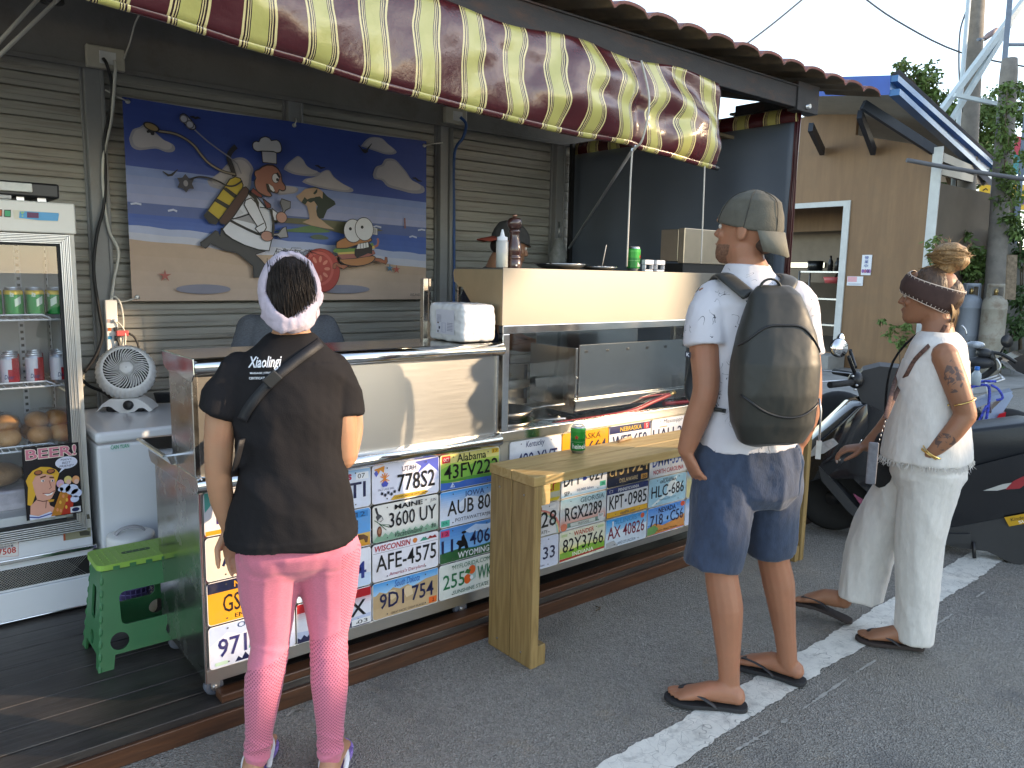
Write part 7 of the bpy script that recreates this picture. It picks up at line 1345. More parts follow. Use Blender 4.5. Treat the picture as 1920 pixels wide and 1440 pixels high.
for z, f, b, w in ((-.004, .082, .03, .026), (.01, .097, .014, .040), (.03, .1005, -.012, .0515), (.048, .0985, -.03, .0575), (.062, .094, -.035, .060)): rs.append([mm_(w * 1.015 * sin(t), (f + b) / 2 + (f - b) / 2 * 1.01 * cos(t), z) for t in [2 * pi * j / 24 for j in range(24)]])
mb.rings(rs); skin(mb, 'beard', mat('beard', (.20, .10, .06), rough=.8, var=.6, scale=150, bump=.4, bscale=300), M_, .005, 1, .5, lambda p: .001 * noise.noise(p * 200))
mb = MB(); mb.ball(mm_(0, -.055, .085), .066, .045, .05, 14, 8); skin(mb, 'hair', mat('brown_hair', (.06, .032, .02), rough=.6, var=.4, scale=120), M_, .005, 1)
face_details(M_, mm_, 1.06, mat('brown_hair'), mat('lips'))
for (q, s_) in mq: flipflop(M_, q, .262, s_, mat('charcoal_rubber', (.022, .022, .024), rough=.8, bump=.1, bscale=150), mat('strap_charcoal', (.03, .03, .034), rough=.5))
mb = MB(); ac = Vector(KML[-1]) + Vector((.0, 0, -.005)); mb.tube([ac + Vector((.042 * cos(t), .042 * sin(t), -.012 * cos(t))) for t in [2 * pi * i / 28 for i in range(29)]], .0022, 6); mb.tube([ac + Vector((.044 * cos(t), .044 * sin(t), -.020 * cos(t) + .003 * sin(9 * t))) for t in [2 * pi * i / 40 for i in range(41)]], .0014, 5); mb.obj('anklet', mat('pale_gold', (.75, .62, .36), rough=.3, metal=.8), M_)
BPM = mat('backpack_nylon', (.019, .019, .015), rough=.5, var=.15, scale=7, bump=.2, bscale=7, spec=.5, sheen=.1)
bp = thing('backpack', 'large plain black backpack worn on the back of the man in shorts', 'backpack', ((1.6200,-0.9700,0.0000),-1.00548)[0], ((1.6200,-0.9700,0.0000),-1.00548)[1])
bc_ = Vector((-.045, 0, 0)) - F_v * .185 + S_v * .012
mb = MB(); rs = []
for z, a, b, back in ((.985, .07, .045, -.02), (1.0, .105, .075, 0), (1.06, .132, .084, .006), (1.16, .142, .090, .008), (1.26, .140, .086, .006), (1.35, .122, .072, -.004), (1.43, .096, .055, -.018), (1.48, .080, .040, -.032), (1.505, .055, .020, -.045)):
 rs.append(ering(bc_ - F_v * back + Vector((-.02 * (1.5 - z) * 0, 0, z)), a, b, YW, 32, 2.6))
mb.rings(rs); bag = skin(mb, 'pack_body', BPM, bp, .0065, 3, .5, folds(.006, (7, 7, 3.5), 3.3, .0006)); bgv = bvh(bag); bdir = Vector(F_v)
def onbag(s, z, off=.002): return on(bgv, bc_ - F_v * .6 + S_v * s + Vector((0, 0, z)), F_v, off)
for nm, zs in (('upper_zip', (1.315, 1.375, 1.385, 1.375, 1.30)), ('lower_zip', (1.16, 1.115, 1.095, 1.10, 1.135))):
 mb = MB(); P = smooth_line([(-.13 + .065 * i, 0, z) for i, z in enumerate(zs)], 5); mb.tube([onbag(p.x, p.z) for p in P], .0042, 6); mb.obj(nm, BLACK, bp)
for sg_, nm in ((-1, 'shoulder_strap'), (1, 'shoulder_strap')):
 mb = MB(); top = bc_ + S_v * (sg_ * .05 - .03) + Vector((0, 0, 1.475)) + F_v * .055; mid = Vector((-.06, 0, 1.540)) + S_v * (sg_ * .105); ft = Vector((-.06, 0, 1.45)) + S_v * (sg_ * .14) + F_v * .125; fl = Vector((-.05, 0, 1.22)) + S_v * (sg_ * .155) + F_v * .12; un = bc_ + S_v * (sg_ * .12) + F_v * .09 + Vector((0, 0, 1.08)); mb.tube(smooth_line([top, mid - F_v * .075 + Vector((0, 0, -.012)), mid, mid + F_v * .075 + Vector((0, 0, -.03)), ft, fl, Vector((-.05, 0, 1.10)) + S_v * (sg_ * .195), un], 5), .008, 10, flat=.030, up=tuple(S_v)); mb.obj(nm, BPM, bp)
mb = MB(); P = [bc_ + S_v * (-.02 + .035 * cos(t)) + F_v * .03 + Vector((0, 0, 1.495 + .035 * sin(t))) for t in [pi * i / 10 for i in range(11)]]; mb.tube(P, .009, 8, flat=.004); mb.obj('carry_loop', BPM, bp)
mb = MB(); k0 = onbag(.135, 1.15, .006); mb.tube([k0, k0 + Vector((.008, -.004, -.04)), k0 + Vector((.010, 0, -.14))], .0035, 6); mb.box(k0.x + .002, k0.x + .018, k0.y - .004, k0.y + .004, k0.z - .20, k0.z - .14); mb.obj('key_chain', ZINC, bp)
Rp = root(((2.4600,-1.0800,0.0000),-1.16043), 'person in white sleeveless linen top and trousers with brown headband and hair bun')
YR = -1.36; Fr = Vector((sin(YR), cos(YR), 0)); Sr = Vector((cos(YR), -sin(YR), 0))
mb = MB()
torso(mb, [(1.385, .105, .0, .048, .052), (1.33, .112, 0, .07, .06), (1.295, .118, 0, .135, .075), (1.24, .115, 0, .16, .09), (1.12, .105, 0, .145, .105), (1.0, .105, 0, .128, .10), (.90, .12, 0, .14, .105), (.82, .13, 0, .155, .118), (.74, .13, 0, .15, .115)], YR)
limb(mb, [(.115, 0, 1.31), (.106, 0, 1.36), (.092, 0, 1.42)], [.055, .050, .052]); rm_, rR = head(mb, (.070, .005, 1.365), -1.26, .98, .04)
limb(mb, [(.135, -.155, 1.255), (.185, -.175, 1.14), (.225, -.17, 1.035)], [.050, .046, .039]); limb(mb, [(.225, -.17, 1.035), (.180, -.185, .955), (.112, -.180, .868)], [.040, .036, .026]); hand(mb, (.106, -.177, .860), (-.45, .62, -.65), (.6, .7, .3), 1, .92, (.3, .35, .4, .4), .4)
limb(mb, [(.10, .155, 1.255), (.06, .20, 1.12), (.005, .20, 1.0)], [.050, .046, .039]); limb(mb, [(.005, .20, 1.0), (-.05, .17, .90), (-.115, .14, .815)], [.040, .036, .026]); he2 = hand(mb, (-.122, .137, .812), (-.95, -.15, -.22), (.1, .1, -1), 1, .95, (.55, .7, .75, .6), .3, .11)
LN = [(.135, -.07, .80), (.125, -.055, .60), (.128, -.03, .42), (.140, -.01, .26), (.142, .0, .075)]; LF = [(.12, .07, .80), (.02, .10, .60), (-.065, .11, .44), (-.11, .10, .27), (-.150, .095, .115)]
for K_ in (LN, LF): limb(mb, K_, [.10, .085, .058, .05, .033])
rq = []
dv = Vector((-.072 - .155, -.045 + .002)); rq.append((foot(mb, (.160, -.008, .022), atan2(dv.x, dv.y), .238, 1), 1))
h_ = Vector((-.128, .098, .080)); tt = Vector((-.335, .125, .052)); rq.append((foot(mb, h_, atan2(tt.x - h_.x, tt.y - h_.y), .232, -1, pitch=.08), -1))
rb_ = skin(mb, 'body', SK_R, Rp, .0052, 3)
n, L, p_ = nodes(SK_R); tc = n.new('ShaderNodeTexCoord'); sx = n.new('ShaderNodeSeparateXYZ'); L.new(tc.outputs['Object'], sx.inputs[0]); nz = n.new('ShaderNodeTexNoise'); nz.inputs['Scale'].default_value = 28; nz.inputs['Detail'].default_value = 3; nz.inputs['Distortion'].default_value = 1.5; L.new(tc.outputs['Object'], nz.inputs['Vector'])
def blob(cx, cz, rx, rz): return mth('LESS_THAN', mth('ADD', mth('POWER', mth('DIVIDE', mth('SUBTRACT', sx.outputs[0], cx), rx), 2.), mth('POWER', mth('DIVIDE', mth('SUBTRACT', sx.outputs[2], cz), rz), 2.)), 1.)
near = mth('LESS_THAN', sx.outputs[1], -.16); reg = mth('MULTIPLY', near, mth('MAXIMUM', blob(.172, 1.185, .034, .065), blob(.165, .93, .035, .035))); ink = mth('GREATER_THAN', nz.outputs[0], .51); src = p_.inputs['Base Color'].links[0].from_socket; mx = n.new('ShaderNodeMix'); mx.data_type = 'RGBA'; L.new(mth('MULTIPLY', mth('MULTIPLY', reg, ink), .72), mx.inputs[0]); L.new(src, mx.inputs[6]); mx.inputs[7].default_value = (.045, .045, .055, 1); L.new(mx.outputs[2], p_.inputs['Base Color'])
mb = MB()
for p__, v_ in he2: mb.ball(p__ + v_ * .001 + Vector((0, -.002, .004)), .005, .004, .004, 8, 6)
mb.obj('fingernails', mat('white_nail', (.7, .64, .6), rough=.2), Rp)
LINEN = mat('white_linen', (.66, .635, .60), rough=.9, var=.08, scale=60, stretch=(1, 1, .35), bump=.18, bscale=150, sheen=.2)
mb = MB(); torso(mb, [(1.335, .112, 0, .085, .062), (1.318, .115, 0, .125, .076), (1.29, .117, 0, .158, .092), (1.24, .114, 0, .170, .105), (1.14, .109, 0, .178, .124), (1.02, .107, 0, .186, .136), (.92, .110, 0, .192, .148), (.86, .112, 0, .197, .156), (.83, .113, 0, .199, .159), (.824, .113, 0, .199, .159)], YR, 2.5, (-.0, .0))
def frr(p): return folds(.0055, (8, 8, 4), 7.7, .0012, (.1, .1))(p) * (1 if p.z < 1.22 else .4)
top = skin(mb, 'linen_top', LINEN, Rp, .0065, 3, .5, frr)
mb = MB(); random.seed(8)
for i in range(230):
 t = 2 * pi * i / 230; c_ = ering((.113, 0, .826), .199, .159, YR, 230, 2.5)[i]; c_ = Vector(c_); o_ = Vector((c_.x - .113, c_.y, 0)).normalized(); l_ = random.uniform(.012, .032); mb.tube([c_ - o_ * .004 + Vector((0, 0, .006)), c_ + o_ * .004 + Vector((random.uniform(-.006, .006), random.uniform(-.006, .006), -l_ * .5)), c_ + o_ * random.uniform(0, .010) + Vector((random.uniform(-.012, .012), random.uniform(-.012, .012), -l_))], [.0016, .0014, .0005], 4, cap=False)
mb.obj('frayed_hem', LINEN, top, fix=False)
mb = MB(); torso(mb, [(.90, .118, 0, .165, .122), (.84, .124, 0, .178, .132), (.76, .128, 0, .182, .138), (.70, .125, 0, .15, .11)], YR)
cuff(mb, [(.132, -.075, .80), (.122, -.062, .62), (.118, -.045, .42), (.130, -.02, .22), (.134, -.006, .045)], [.116, .102, .084, .076, .076], flat=[.118, .112, .10, .092, .088]); cuff(mb, [(.125, .07, .80), (.03, .095, .62), (-.045, .11, .44), (-.075, .11, .28), (-.088, .105, .135)], [.118, .112, .102, .094, .092], flat=[.118, .112, .105, .098, .094])
skin(mb, 'linen_trousers', LINEN, Rp, .0068, 3, .5, folds(.0065, (12, 12, 2.2), 1.9, .0012, (.15, .1)))
mb = MB(); rs = []
for z, e_ in ((.130, .006), (.15, .009), (.175, .011), (.20, .013), (.215, .014)):
 tl = []
 for j in range(36):
  t = 2 * pi * j / 36; zz = z - .088 * (1 - cos(t)) / 2; k = max(0, min(len(HEADT) - 2, next((i for i in range(len(HEADT) - 1) if HEADT[i + 1][0] >= zz), len(HEADT) - 2))); z0, f0, b0, w0 = HEADT[k]; z1, f1, b1, w1 = HEADT[k + 1]; u = (zz - z0) / (z1 - z0); f = f0 + (f1 - f0) * u + e_ + .009; b = b0 + (b1 - b0) * u - e_ - .015; w = w0 + (w1 - w0) * u + e_ + .011; tl.append(rm_(w * sin(t), (f + b) / 2 + (f - b) / 2 * cos(t), zz))
 rs.append(tl)
hb2 = MB(); hb2.rings(rs, 0, True, False); o = hb2.obj('leather_headband', mat('brown_suede', (.058, .032, .028), rough=.8, var=.2, scale=30, bump=.1, bscale=150), Rp, fix=False); sdm = o.modifiers.new('s', 'SOLIDIFY'); sdm.thickness = .004
mb = MB()
for r_ in (rs[0], rs[-1]):
 ct = sum((Vector(p) for p in r_), Vector()) / len(r_); P = [Vector(p) + (Vector(p) - ct).normalized() * .003 for p in r_]; mb.tube(smooth_line(P + [P[0]], 2), .0022, 5)
 for j in range(36):
  q = rs[1][j] if r_ is rs[0] else rs[-2][j]; a = P[j]; b = a + (Vector(q) - a) * .45 + (a - ct).normalized() * .004; mb.tube([a, b], .0013, 4)
mb.obj('stitching', mat('cream_thread', (.62, .52, .44), rough=.8), o)
mb = MB(); mb.ball(rm_(0, -.008, .150), .0765, .098, .086, 20, 12); mb.ball(rm_(0, -.06, .115), .066, .052, .075, 16, 10); skin(mb, 'hair', mat('brown_roots', (.075, .040, .020), rough=.5, var=.5, scale=50, stretch=(2, 2, .5), bump=.4, bscale=90), Rp, .005, 2, .5, lambda p: .002 * noise.noise(Vector((p.x * 90, p.y * 90, p.z * 20))))
mb = MB(); bu = rm_(0, -.066, .272); mb.ball(bu, .066, .062, .052, 18, 12); mb.ball(rm_(0, -.055, .225), .040, .045, .032, 14, 8); mb.ball(bu + Vector((.026, 0, -.016)), .046, .05, .042, 14, 8); bun = skin(mb, 'hair_bun', HAIRB, Rp, .005, 2, .5, lambda p: .004 * noise.noise(Vector((p.x * 45, p.y * 45, p.z * 70))))
mb = MB(); random.seed(12)
for i in range(240):
 a = random.uniform(0, 2 * pi); tl = random.uniform(-.6, .6); r0 = random.uniform(.050, .066); q = []
 for k_ in range(7):
  t = a + k_ * .32; v = Vector((cos(t), sin(t) * cos(tl), sin(t) * sin(tl) * .85)); q.append(bu + v * r0 * (1.04 + .06 * k_ * (random.random() < .12)))
 mb.tube(q, .0011, 4, cap=False)
for i in range(46): a = random.uniform(0, 2 * pi); v = Vector((cos(a), random.uniform(-.5, .5), sin(a) * .7 + .35)).normalized(); w = v.orthogonal().normalized() * random.uniform(-.03, .03); mb.tube([bu + v * .04, bu + v * .062 + w * .4, bu + v * random.uniform(.065, .085) + w], [.0008, .0007, .0003], 4, cap=False)
for i in range(60): x = random.uniform(-.05, .05); mb.tube([rm_(x, -.02 + random.uniform(-.05, .06), .222), rm_(x * .7, -.055, .245), rm_(x * .4, -.062, .255)], .0011, 4, cap=False)
for i in range(40): x = random.uniform(-.05, .05); mb.tube([rm_(x, -.095, .08), rm_(x * .9, -.10, .045), rm_(x * .8 + random.uniform(-.01, .01), -.09, .0 + random.uniform(-.03, .02))], [.001, .0009, .0004], 4, cap=False)
mb.obj('loose_strands', HAIRB, bun, fix=False)
face_details(Rp, rm_, .98, HAIRD, mat('lips'))
GOLDM = mat('gold')
mb = MB(); ad = (Vector((.225, -.17, 1.035)) - Vector((.185, -.175, 1.14))).normalized(); c_ = Vector((.207, -.173, 1.085)); xq = ad.orthogonal().normalized(); yq = ad.cross(xq); mb.tube([c_ + (xq * cos(t) + yq * sin(t)) * .0475 for t in [.5 + 5.6 * i / 30 for i in range(31)]], .0028, 6); mb.obj('arm_cuff', GOLDM, Rp)
wd = (Vector((.112, -.180, .868)) - Vector((.180, -.185, .955))).normalized(); xq = wd.orthogonal().normalized(); yq = wd.cross(xq)
for i, o_ in enumerate((.0, .009, .018)): MB().tube([Vector((.121, -.181, .879)) - wd * (o_ - .01) + (xq * cos(t) + yq * sin(t)) * (.034 + .003 * i) + wd * .006 * sin(t + i) for t in [2 * pi * j / 28 for j in range(29)]], .0026, 6).obj('bangle', GOLDM, Rp)
for (q, s_) in rq: flipflop(Rp, q, .236, s_, mat('brown_sole', (.035, .025, .022), rough=.8), mat('strap_charcoal'), drop=.30 if s_ < 0 else 0)
ly = thing('lanyard', 'patterned brown neck lanyard with grey pouch hanging on the white linen top', 'lanyard', ((2.4600,-1.0800,0.0000),-1.16043)[0], ((2.4600,-1.0800,0.0000),-1.16043)[1]); LYM = mat('lanyard_weave', (.11, .055, .04), rough=.8, var=.8, scale=90)
tv = bvh(top); P = []
for a in [[(0.133,0,1.366),(0.114,0,1.322),(0.076,0,1.284),(0.037,0,1.231),(0.013,0,1.171),(-0.011,0,1.11),(-0.041,0,1.063)]]:
 P = [on(tv, (x, -.6, z), off=.006) if z < 1.30 else Vector((x, -.075, z)) for x, y, z in a]
mb = MB(); mb.tube(smooth_line(P, 4), .008, 8, flat=.002, up=(0, -1, 0)); P2 = [Vector((.16, -.05, 1.385)), Vector((.15, .045, 1.38)), Vector((.075, .06, 1.335)), Vector((.03, .03, 1.27)), Vector((-.018, -.01, 1.16)), P[-1]]; mb.tube(smooth_line(P2, 4), .008, 8, flat=.002, up=(0, -1, 0)); mb.obj('strap', LYM, ly)
e_ = P[-1]; mb = MB()
for k_ in range(5): mb.lathe([(.005, -.001), (.006, 0), (.005, .001)], e_ + Vector((-.003 * k_, -.004, -.012 - .016 * k_)), 10, axis=(1, .3 * (k_ % 2), 0))
mb.obj('chain', ZINC, ly); mb = MB(); mb.box(e_.x - .045, e_.x - .012, e_.y - .016, e_.y - .006, e_.z - .235, e_.z - .085); mb.obj('pouch', mat('grey_mesh', (.14, .14, .16), rough=.6, var=.3, scale=60), ly, .005)
sbg = thing('shoulder_bag', 'black cloth shoulder bag hanging in front of the person in white linen', 'bag', ((2.4600,-1.0800,0.0000),-1.16043)[0], ((2.4600,-1.0800,0.0000),-1.16043)[1]); puffy(-.085, .03, .00, .10, .66, .90, 10, .006, 9, 4.).obj('bag_body', mat('black_canvas', (.008, .008, .010), rough=.8, bump=.2, bscale=120), sbg); mb = MB(); mb.tube(smooth_line([(-.03, .05, .88), (-.055, .06, 1.02), (-.04, .07, 1.2), (.05, .09, 1.325), (.13, .09, 1.33)], 4), .012, 8, flat=.003); mb.obj('strap', mat('black_canvas'), sbg)
Kp = root(((2.1500,1.0000,0.0000),-0.69688), 'person in navy tee and backwards grey red cap looking down behind the hood')
YK = 1.15; mb = MB(); hz0 = .09
torso(mb, [(1.60, -.13, .0, .055, .056), (1.52, -.15, 0, .09, .07), (1.47, -.17, 0, .17, .09), (1.40, -.19, 0, .195, .11), (1.2, -.20, 0, .17, .115), (1.05, -.20, 0, .16, .11), (.95, -.20, 0, .165, .115)], YK)
limb(mb, [(-.16, 0, 1.50), (-.135, 0, 1.58), (-.105, 0, 1.63)], [.06, .058, .06]); km, kR = head(mb, (-.065, .0, 1.580), 1.22, 1.06, .30)
Fk = Vector((sin(YK), cos(YK), 0)); Sk = Vector((cos(YK), -sin(YK), 0))
for sg_ in (-1, 1): a = Vector((-.18, 0, 1.43)) + Sk * (.185 * sg_); limb(mb, [a, a + Sk * .03 * sg_ + Vector((0, 0, -.15)), a + Fk * .05 + Vector((0, 0, -.29))], [.052, .048, .042]); b_ = a + Fk * .05 + Vector((0, 0, -.29)); limb(mb, [b_, b_ + Fk * .12 - Vector((0, 0, .02)), b_ + Fk * .23 - Sk * .03 * sg_], [.042, .036, .027]); hand(mb, b_ + Fk * .24 - Sk * .032 * sg_, Fk + Vector((0, 0, -.3)), (0, 0, -1), sg_, 1, (.6, .7, .7, .7))
for sg_ in (-1, 1): a = Vector((-.20, 0, .97)) + Sk * (.09 * sg_); limb(mb, [a, a + Vector((0, 0, -.42)), a + Vector((0, 0, -.80))], [.1, .06, .04]); foot(mb, a + Vector((0, 0, -.86)) - Fk * .05, YK, .25, -sg_)
skin(mb, 'body', SK_K, Kp, .006, 3)
mb = MB(); torso(mb, [(1.565, -.14, 0, .068, .068), (1.53, -.15, 0, .11, .085), (1.48, -.17, 0, .185, .105), (1.40, -.19, 0, .215, .13), (1.2, -.20, 0, .19, .13), (.98, -.20, 0, .19, .13), (.90, -.2, 0, .19, .13)], YK)
for sg_ in (-1, 1): a = Vector((-.18, 0, 1.44)) + Sk * (.175 * sg_); cuff(mb, [a, a + Sk * .035 * sg_ + Vector((0, 0, -.20))], [.072, .074])
skin(mb, 't_shirt', mat('navy_cotton', (.016, .020, .042), rough=.85, var=.15), Kp, .008, 3, .5, folds(.006, (8, 8, 5), 4.4))
mb = MB()
for sg_ in (-1, 1): a = Vector((-.20, 0, .97)) + Sk * (.09 * sg_); cuff(mb, [a, a + Vector((0, 0, -.42)), a + Vector((0, 0, -.78))], [.112, .085, .07])
mb.ball((-.2, 0, .95), .17, .14, .09); skin(mb, 'trousers', BLACK, Kp, .009, 2)
mb = MB(); rs = []
for z, f, b, w in ((.135, .108, -.112, .084), (.155, .105, -.114, .085), (.185, .094, -.110, .081), (.208, .072, -.094, .068), (.226, .045, -.066, .048), (.238, .0, -.024, .01)): rs.append([km(w * sin(t), (f + b) / 2 + (f - b) / 2 * cos(t), z - .02 * (1 - (cos(t) + 1) / 2) * (z < .2)) for t in [2 * pi * j / 28 for j in range(28)]])
mb.rings(rs); kc = skin(mb, 'cap', mat('dark_cap', (.05, .05, .052), rough=.9, var=.2, scale=40), Kp, .005, 2)
mb = MB(); v1 = [km(.07 * sin(t), -.05 - .062 * cos(t), .118) for t in [-1.2 + 2.4 * i / 12 for i in range(13)]]; v2 = [km(.06 * sin(t), -.10 - .085 * cos(t), .085 - .01 * cos(t)) for t in [-1.2 + 2.4 * i / 12 for i in range(13)]]; mb.add(v1 + v2, [(i, i + 1, 14 + i, 13 + i) for i in range(12)], 0, True); o = mb.obj('cap_brim', mat('red_brim', (.27, .05, .03), rough=.8), kc, fix=False); sdm = o.modifiers.new('s', 'SOLIDIFY'); sdm.thickness = .004
mb = MB(); mb.tube([km(.079 * sin(t), .008 + .1015 * cos(t), .134) for t in [-1.3 + 2.6 * i / 14 for i in range(15)]], .010, 8, flat=.002, up=(0, 0, 1)); mb.obj('cap_strap', mat('dark_cap'), kc)
mb = MB(); mb.ball(km(0, -.045, .09), .067, .05, .055, 14, 8); skin(mb, 'hair', HAIRD, Kp, .006, 1); face_details(Kp, km, 1.06, HAIRD, mat('lips'))
Hp = root(((0.7000,0.9800,0.0000),-0.40028), 'person in heather grey tee behind the left counter, mostly hidden by the black tee')
YH = pi; mb = MB()
torso(mb, [(1.37, .035, -.03, .05, .052), (1.32, .03, -.01, .09, .07), (1.28, .028, 0, .165, .09), (1.2, .025, 0, .18, .105), (1.05, .02, .02, .15, .10), (.9, .02, .04, .15, .11), (.8, .02, .04, .15, .11)], YH)
limb(mb, [(.03, -.01, 1.32), (.036, -.05, 1.37)], [.052, .052]); nm_, nR = head(mb, (.038, -.10, 1.315), pi, .92, .35)
for sg_ in (-1, 1): a = Vector((.026 + .175 * sg_, 0, 1.255)); limb(mb, [a, a + Vector((.03 * sg_, 0, -.14)), a + Vector((.02 * sg_, -.05, -.27))], [.05, .045, .039]); b_ = a + Vector((.02 * sg_, -.05, -.27)); limb(mb, [b_, b_ + Vector((-.03 * sg_, -.1, -.02)), b_ + Vector((-.06 * sg_, -.20, -.02))], [.039, .034, .025]); hand(mb, b_ + Vector((-.065 * sg_, -.21, -.02)), (-.2 * sg_, -1, -.2), (0, 0, -1), -sg_, .9)
for sg_ in (-1, 1): a = Vector((.02 + .085 * sg_, .04, .82)); limb(mb, [a, a + Vector((0, 0, -.37)), a + Vector((0, 0, -.66))], [.095, .056, .036]); foot(mb, a + Vector((0, .05, -.72)), pi, .235, sg_)
skin(mb, 'body', SK_W, Hp, .006, 3)
mb = MB(); torso(mb, [(1.352, .034, -.022, .062, .062), (1.325, .03, -.008, .11, .08), (1.285, .027, 0, .18, .10), (1.2, .025, .005, .205, .12), (1.05, .02, .02, .18, .12), (.80, .02, .04, .18, .13)], YH)
for sg_ in (-1, 1): a = Vector((.026 + .165 * sg_, 0, 1.262)); cuff(mb, [a, a + Vector((.035 * sg_, -.01, -.14))], [.062, .068])
skin(mb, 't_shirt', mat('heather_grey', (.085, .092, .11), rough=.9, var=.4, scale=120, stretch=(1, 1, 3)), Hp, .008, 3, .5, folds(.006, (9, 9, 5), 8.8))
mb = MB()
for sg_ in (-1, 1): a = Vector((.02 + .085 * sg_, .04, .82)); cuff(mb, [a, a + Vector((0, 0, -.37)), a + Vector((0, 0, -.64))], [.105, .08, .065])
mb.ball((.02, .04, .82), .16, .13, .08); skin(mb, 'trousers', BLACK, Hp, .009, 2); mb = MB(); mb.ball(nm_(0, -.02, .14), .076, .095, .09, 16, 10); skin(mb, 'hair', HAIRD, Hp, .006, 1); face_details(Hp, nm_, .92, HAIRD, mat('lips'))
# ---------------------------------------------------------------- black scooter parked behind the person in white linen
SCB = mat('black_paint', (.008, .009, .012), rough=.12, var=.2, coat=.8, spec=.6, dirt=(.03, .03, .03), dscale=6, damt=.3); SCG = mat('dark_grey_plastic', (.030, .031, .034), rough=.5, var=.15, bump=.1, bscale=200); SEATM = mat('seat_vinyl', (.018, .020, .024), rough=.35, var=.15, bump=.1, bscale=120)
sc = thing('scooter', 'black scooter with round mirror parked behind the person in white linen', 'scooter', ((3.7500,-0.2500,0.0000),-1.11149)[0], ((3.7500,-0.2500,0.0000),-1.11149)[1])
def rz_(L): return [(a, c) for a, b, c in L]
def slab(poly, d0, d1, name, m, parent, bev=.012): return MB().prism(poly, (0, d0, 0), (1, 0, 0), (0, 0, 1), (0, d1 - d0, 0)).obj(name, m, parent, bev, 3)
def wheel(parent, x, z, r, w, d=0):
 t = MB().lathe([(r * .62, -w * .42), (r * .86, -w * .5), (r * .97, -w * .3), (r, 0), (r * .97, w * .3), (r * .86, w * .5), (r * .62, w * .42)], (x, d, z), 36, axis=(0, 1, 0)).obj('wheel', BLACKR, parent)
 mb = MB(); mb.lathe([(r * .6, -w * .35), (r * .66, -w * .38), (r * .66, w * .38), (r * .6, w * .35)], (x, d, z), 32, axis=(0, 1, 0)); mb.lathe([(.04, -w * .6), (.045, 0), (.04, w * .6)], (x, d, z), 16, axis=(0, 1, 0))
 for k_ in range(5): a = 2 * pi * k_ / 5; mb.beam((x, d, z), (x + r * .62 * cos(a), d, z + r * .62 * sin(a)), .03, .022, up=(0, 1, 0))
 mb.obj('rim', SCG, t); return t
wc = [(-0.075,0,0.212)][0]; wheel(sc, wc[0], .212, .212, .11); rw = wc[0] + 1.26; wheel(sc, rw, .212, .212, .12)
slab(rz_([(-0.334,-0.06,0.243),(-0.321,-0.06,0.33),(-0.275,-0.06,0.383),(-0.156,-0.06,0.444),(-0.036,-0.06,0.445),(0.062,-0.06,0.395),(0.028,-0.06,0.374),(-0.091,-0.06,0.379),(-0.209,-0.06,0.331),(-0.267,-0.06,0.276)]), -.065, .065, 'front_fender', SCG, sc)
mb = MB(); P0 = rz_([(-0.272,-0.16,0.31),(-0.27,-0.16,0.419),(-0.191,-0.16,0.579),(-0.109,-0.16,0.672),(-0.003,-0.16,0.803),(0.052,-0.16,0.833),(0.068,-0.16,0.69),(-0.004,-0.16,0.516),(-0.132,-0.16,0.371)]); n_ = len(P0)
mb.rings([[(a + .02, -.19, c) for a, c in P0], [(a - .02, -.12, c) for a, c in P0], [(a - .05, 0, c + .01) for a, c in P0], [(a - .02, .12, c) for a, c in P0], [(a + .02, .19, c) for a, c in P0]], 0, True, True); mb.obj('front_cowl', SCB, sc, .008)
mb = MB(); mb.prism(rz_([(-0.235,-0.2,0.478),(-0.188,-0.2,0.562),(-0.097,-0.2,0.61),(-0.066,-0.2,0.581),(-0.14,-0.2,0.515)]), (0, -.200, 0), (1, 0, 0), (0, 0, 1), (0, .02, 0)); mb.obj('turn_signal', mat('signal_lens', (.55, .55, .55), rough=.08, var=.3, scale=40, metal=.4), sc, .003)
slab(rz_([(0.057,-0.1,0.831),(0.155,-0.1,0.783),(0.274,-0.1,0.51),(0.369,-0.1,0.203),(0.307,-0.1,0.113),(0.152,-0.1,0.269),(0.028,-0.1,0.377),(-0.133,-0.1,0.353),(-0.005,-0.1,0.504)]), -.175, .175, 'leg_shield', SCB, sc, .02)
slab(rz_([(-0.165,-0.18,0.437),(-0.111,-0.18,0.385),(0.053,-0.18,0.218),(0.205,-0.18,0.121),(0.493,-0.18,0.119),(0.649,-0.18,0.144),(0.654,-0.18,0.089),(0.446,-0.18,0.048),(0.198,-0.18,0.039),(0.015,-0.18,0.18),(-0.144,-0.18,0.348)]), -.195, .195, 'floor_board', SCG, sc, .01)
slab(rz_([(0.036,-0.17,0.288),(0.155,-0.17,0.224),(0.234,-0.17,0.123),(0.147,-0.17,0.142)]), -.197, -.17, 'mat_strip', mat('pink_mat', (.22, .05, .10), rough=.7, var=.8, scale=60), sc, .002)
q = [(0.011,-0.18,0.618)][0]; MB().tube([(q[0] + .042 * cos(t), -.182, q[2] + .036 * sin(t)) for t in [2 * pi * i / 24 for i in range(25)]], .006, 8).obj('emblem_ring', CHROME, sc)
slab(rz_([(0.027,-0.1,0.851),(-0.009,-0.1,0.953),(0.032,-0.1,1.013),(0.12,-0.1,1.044),(0.245,-0.1,1.04),(0.297,-0.1,0.966),(0.276,-0.1,0.825),(0.232,-0.1,0.696),(0.15,-0.1,0.668),(0.084,-0.1,0.706)]), -.13, .13, 'handlebar_cover', SCG, sc, .03)
q = [(0.119,-0.05,1.001)][0]; MB().ball((q[0] + .03, -.02, q[2] - .005), .095, .105, .028, 24, 10).obj('dash_panel', mat('dash_glass', (.35, .38, .42), rough=.08, var=.6, scale=22), sc)
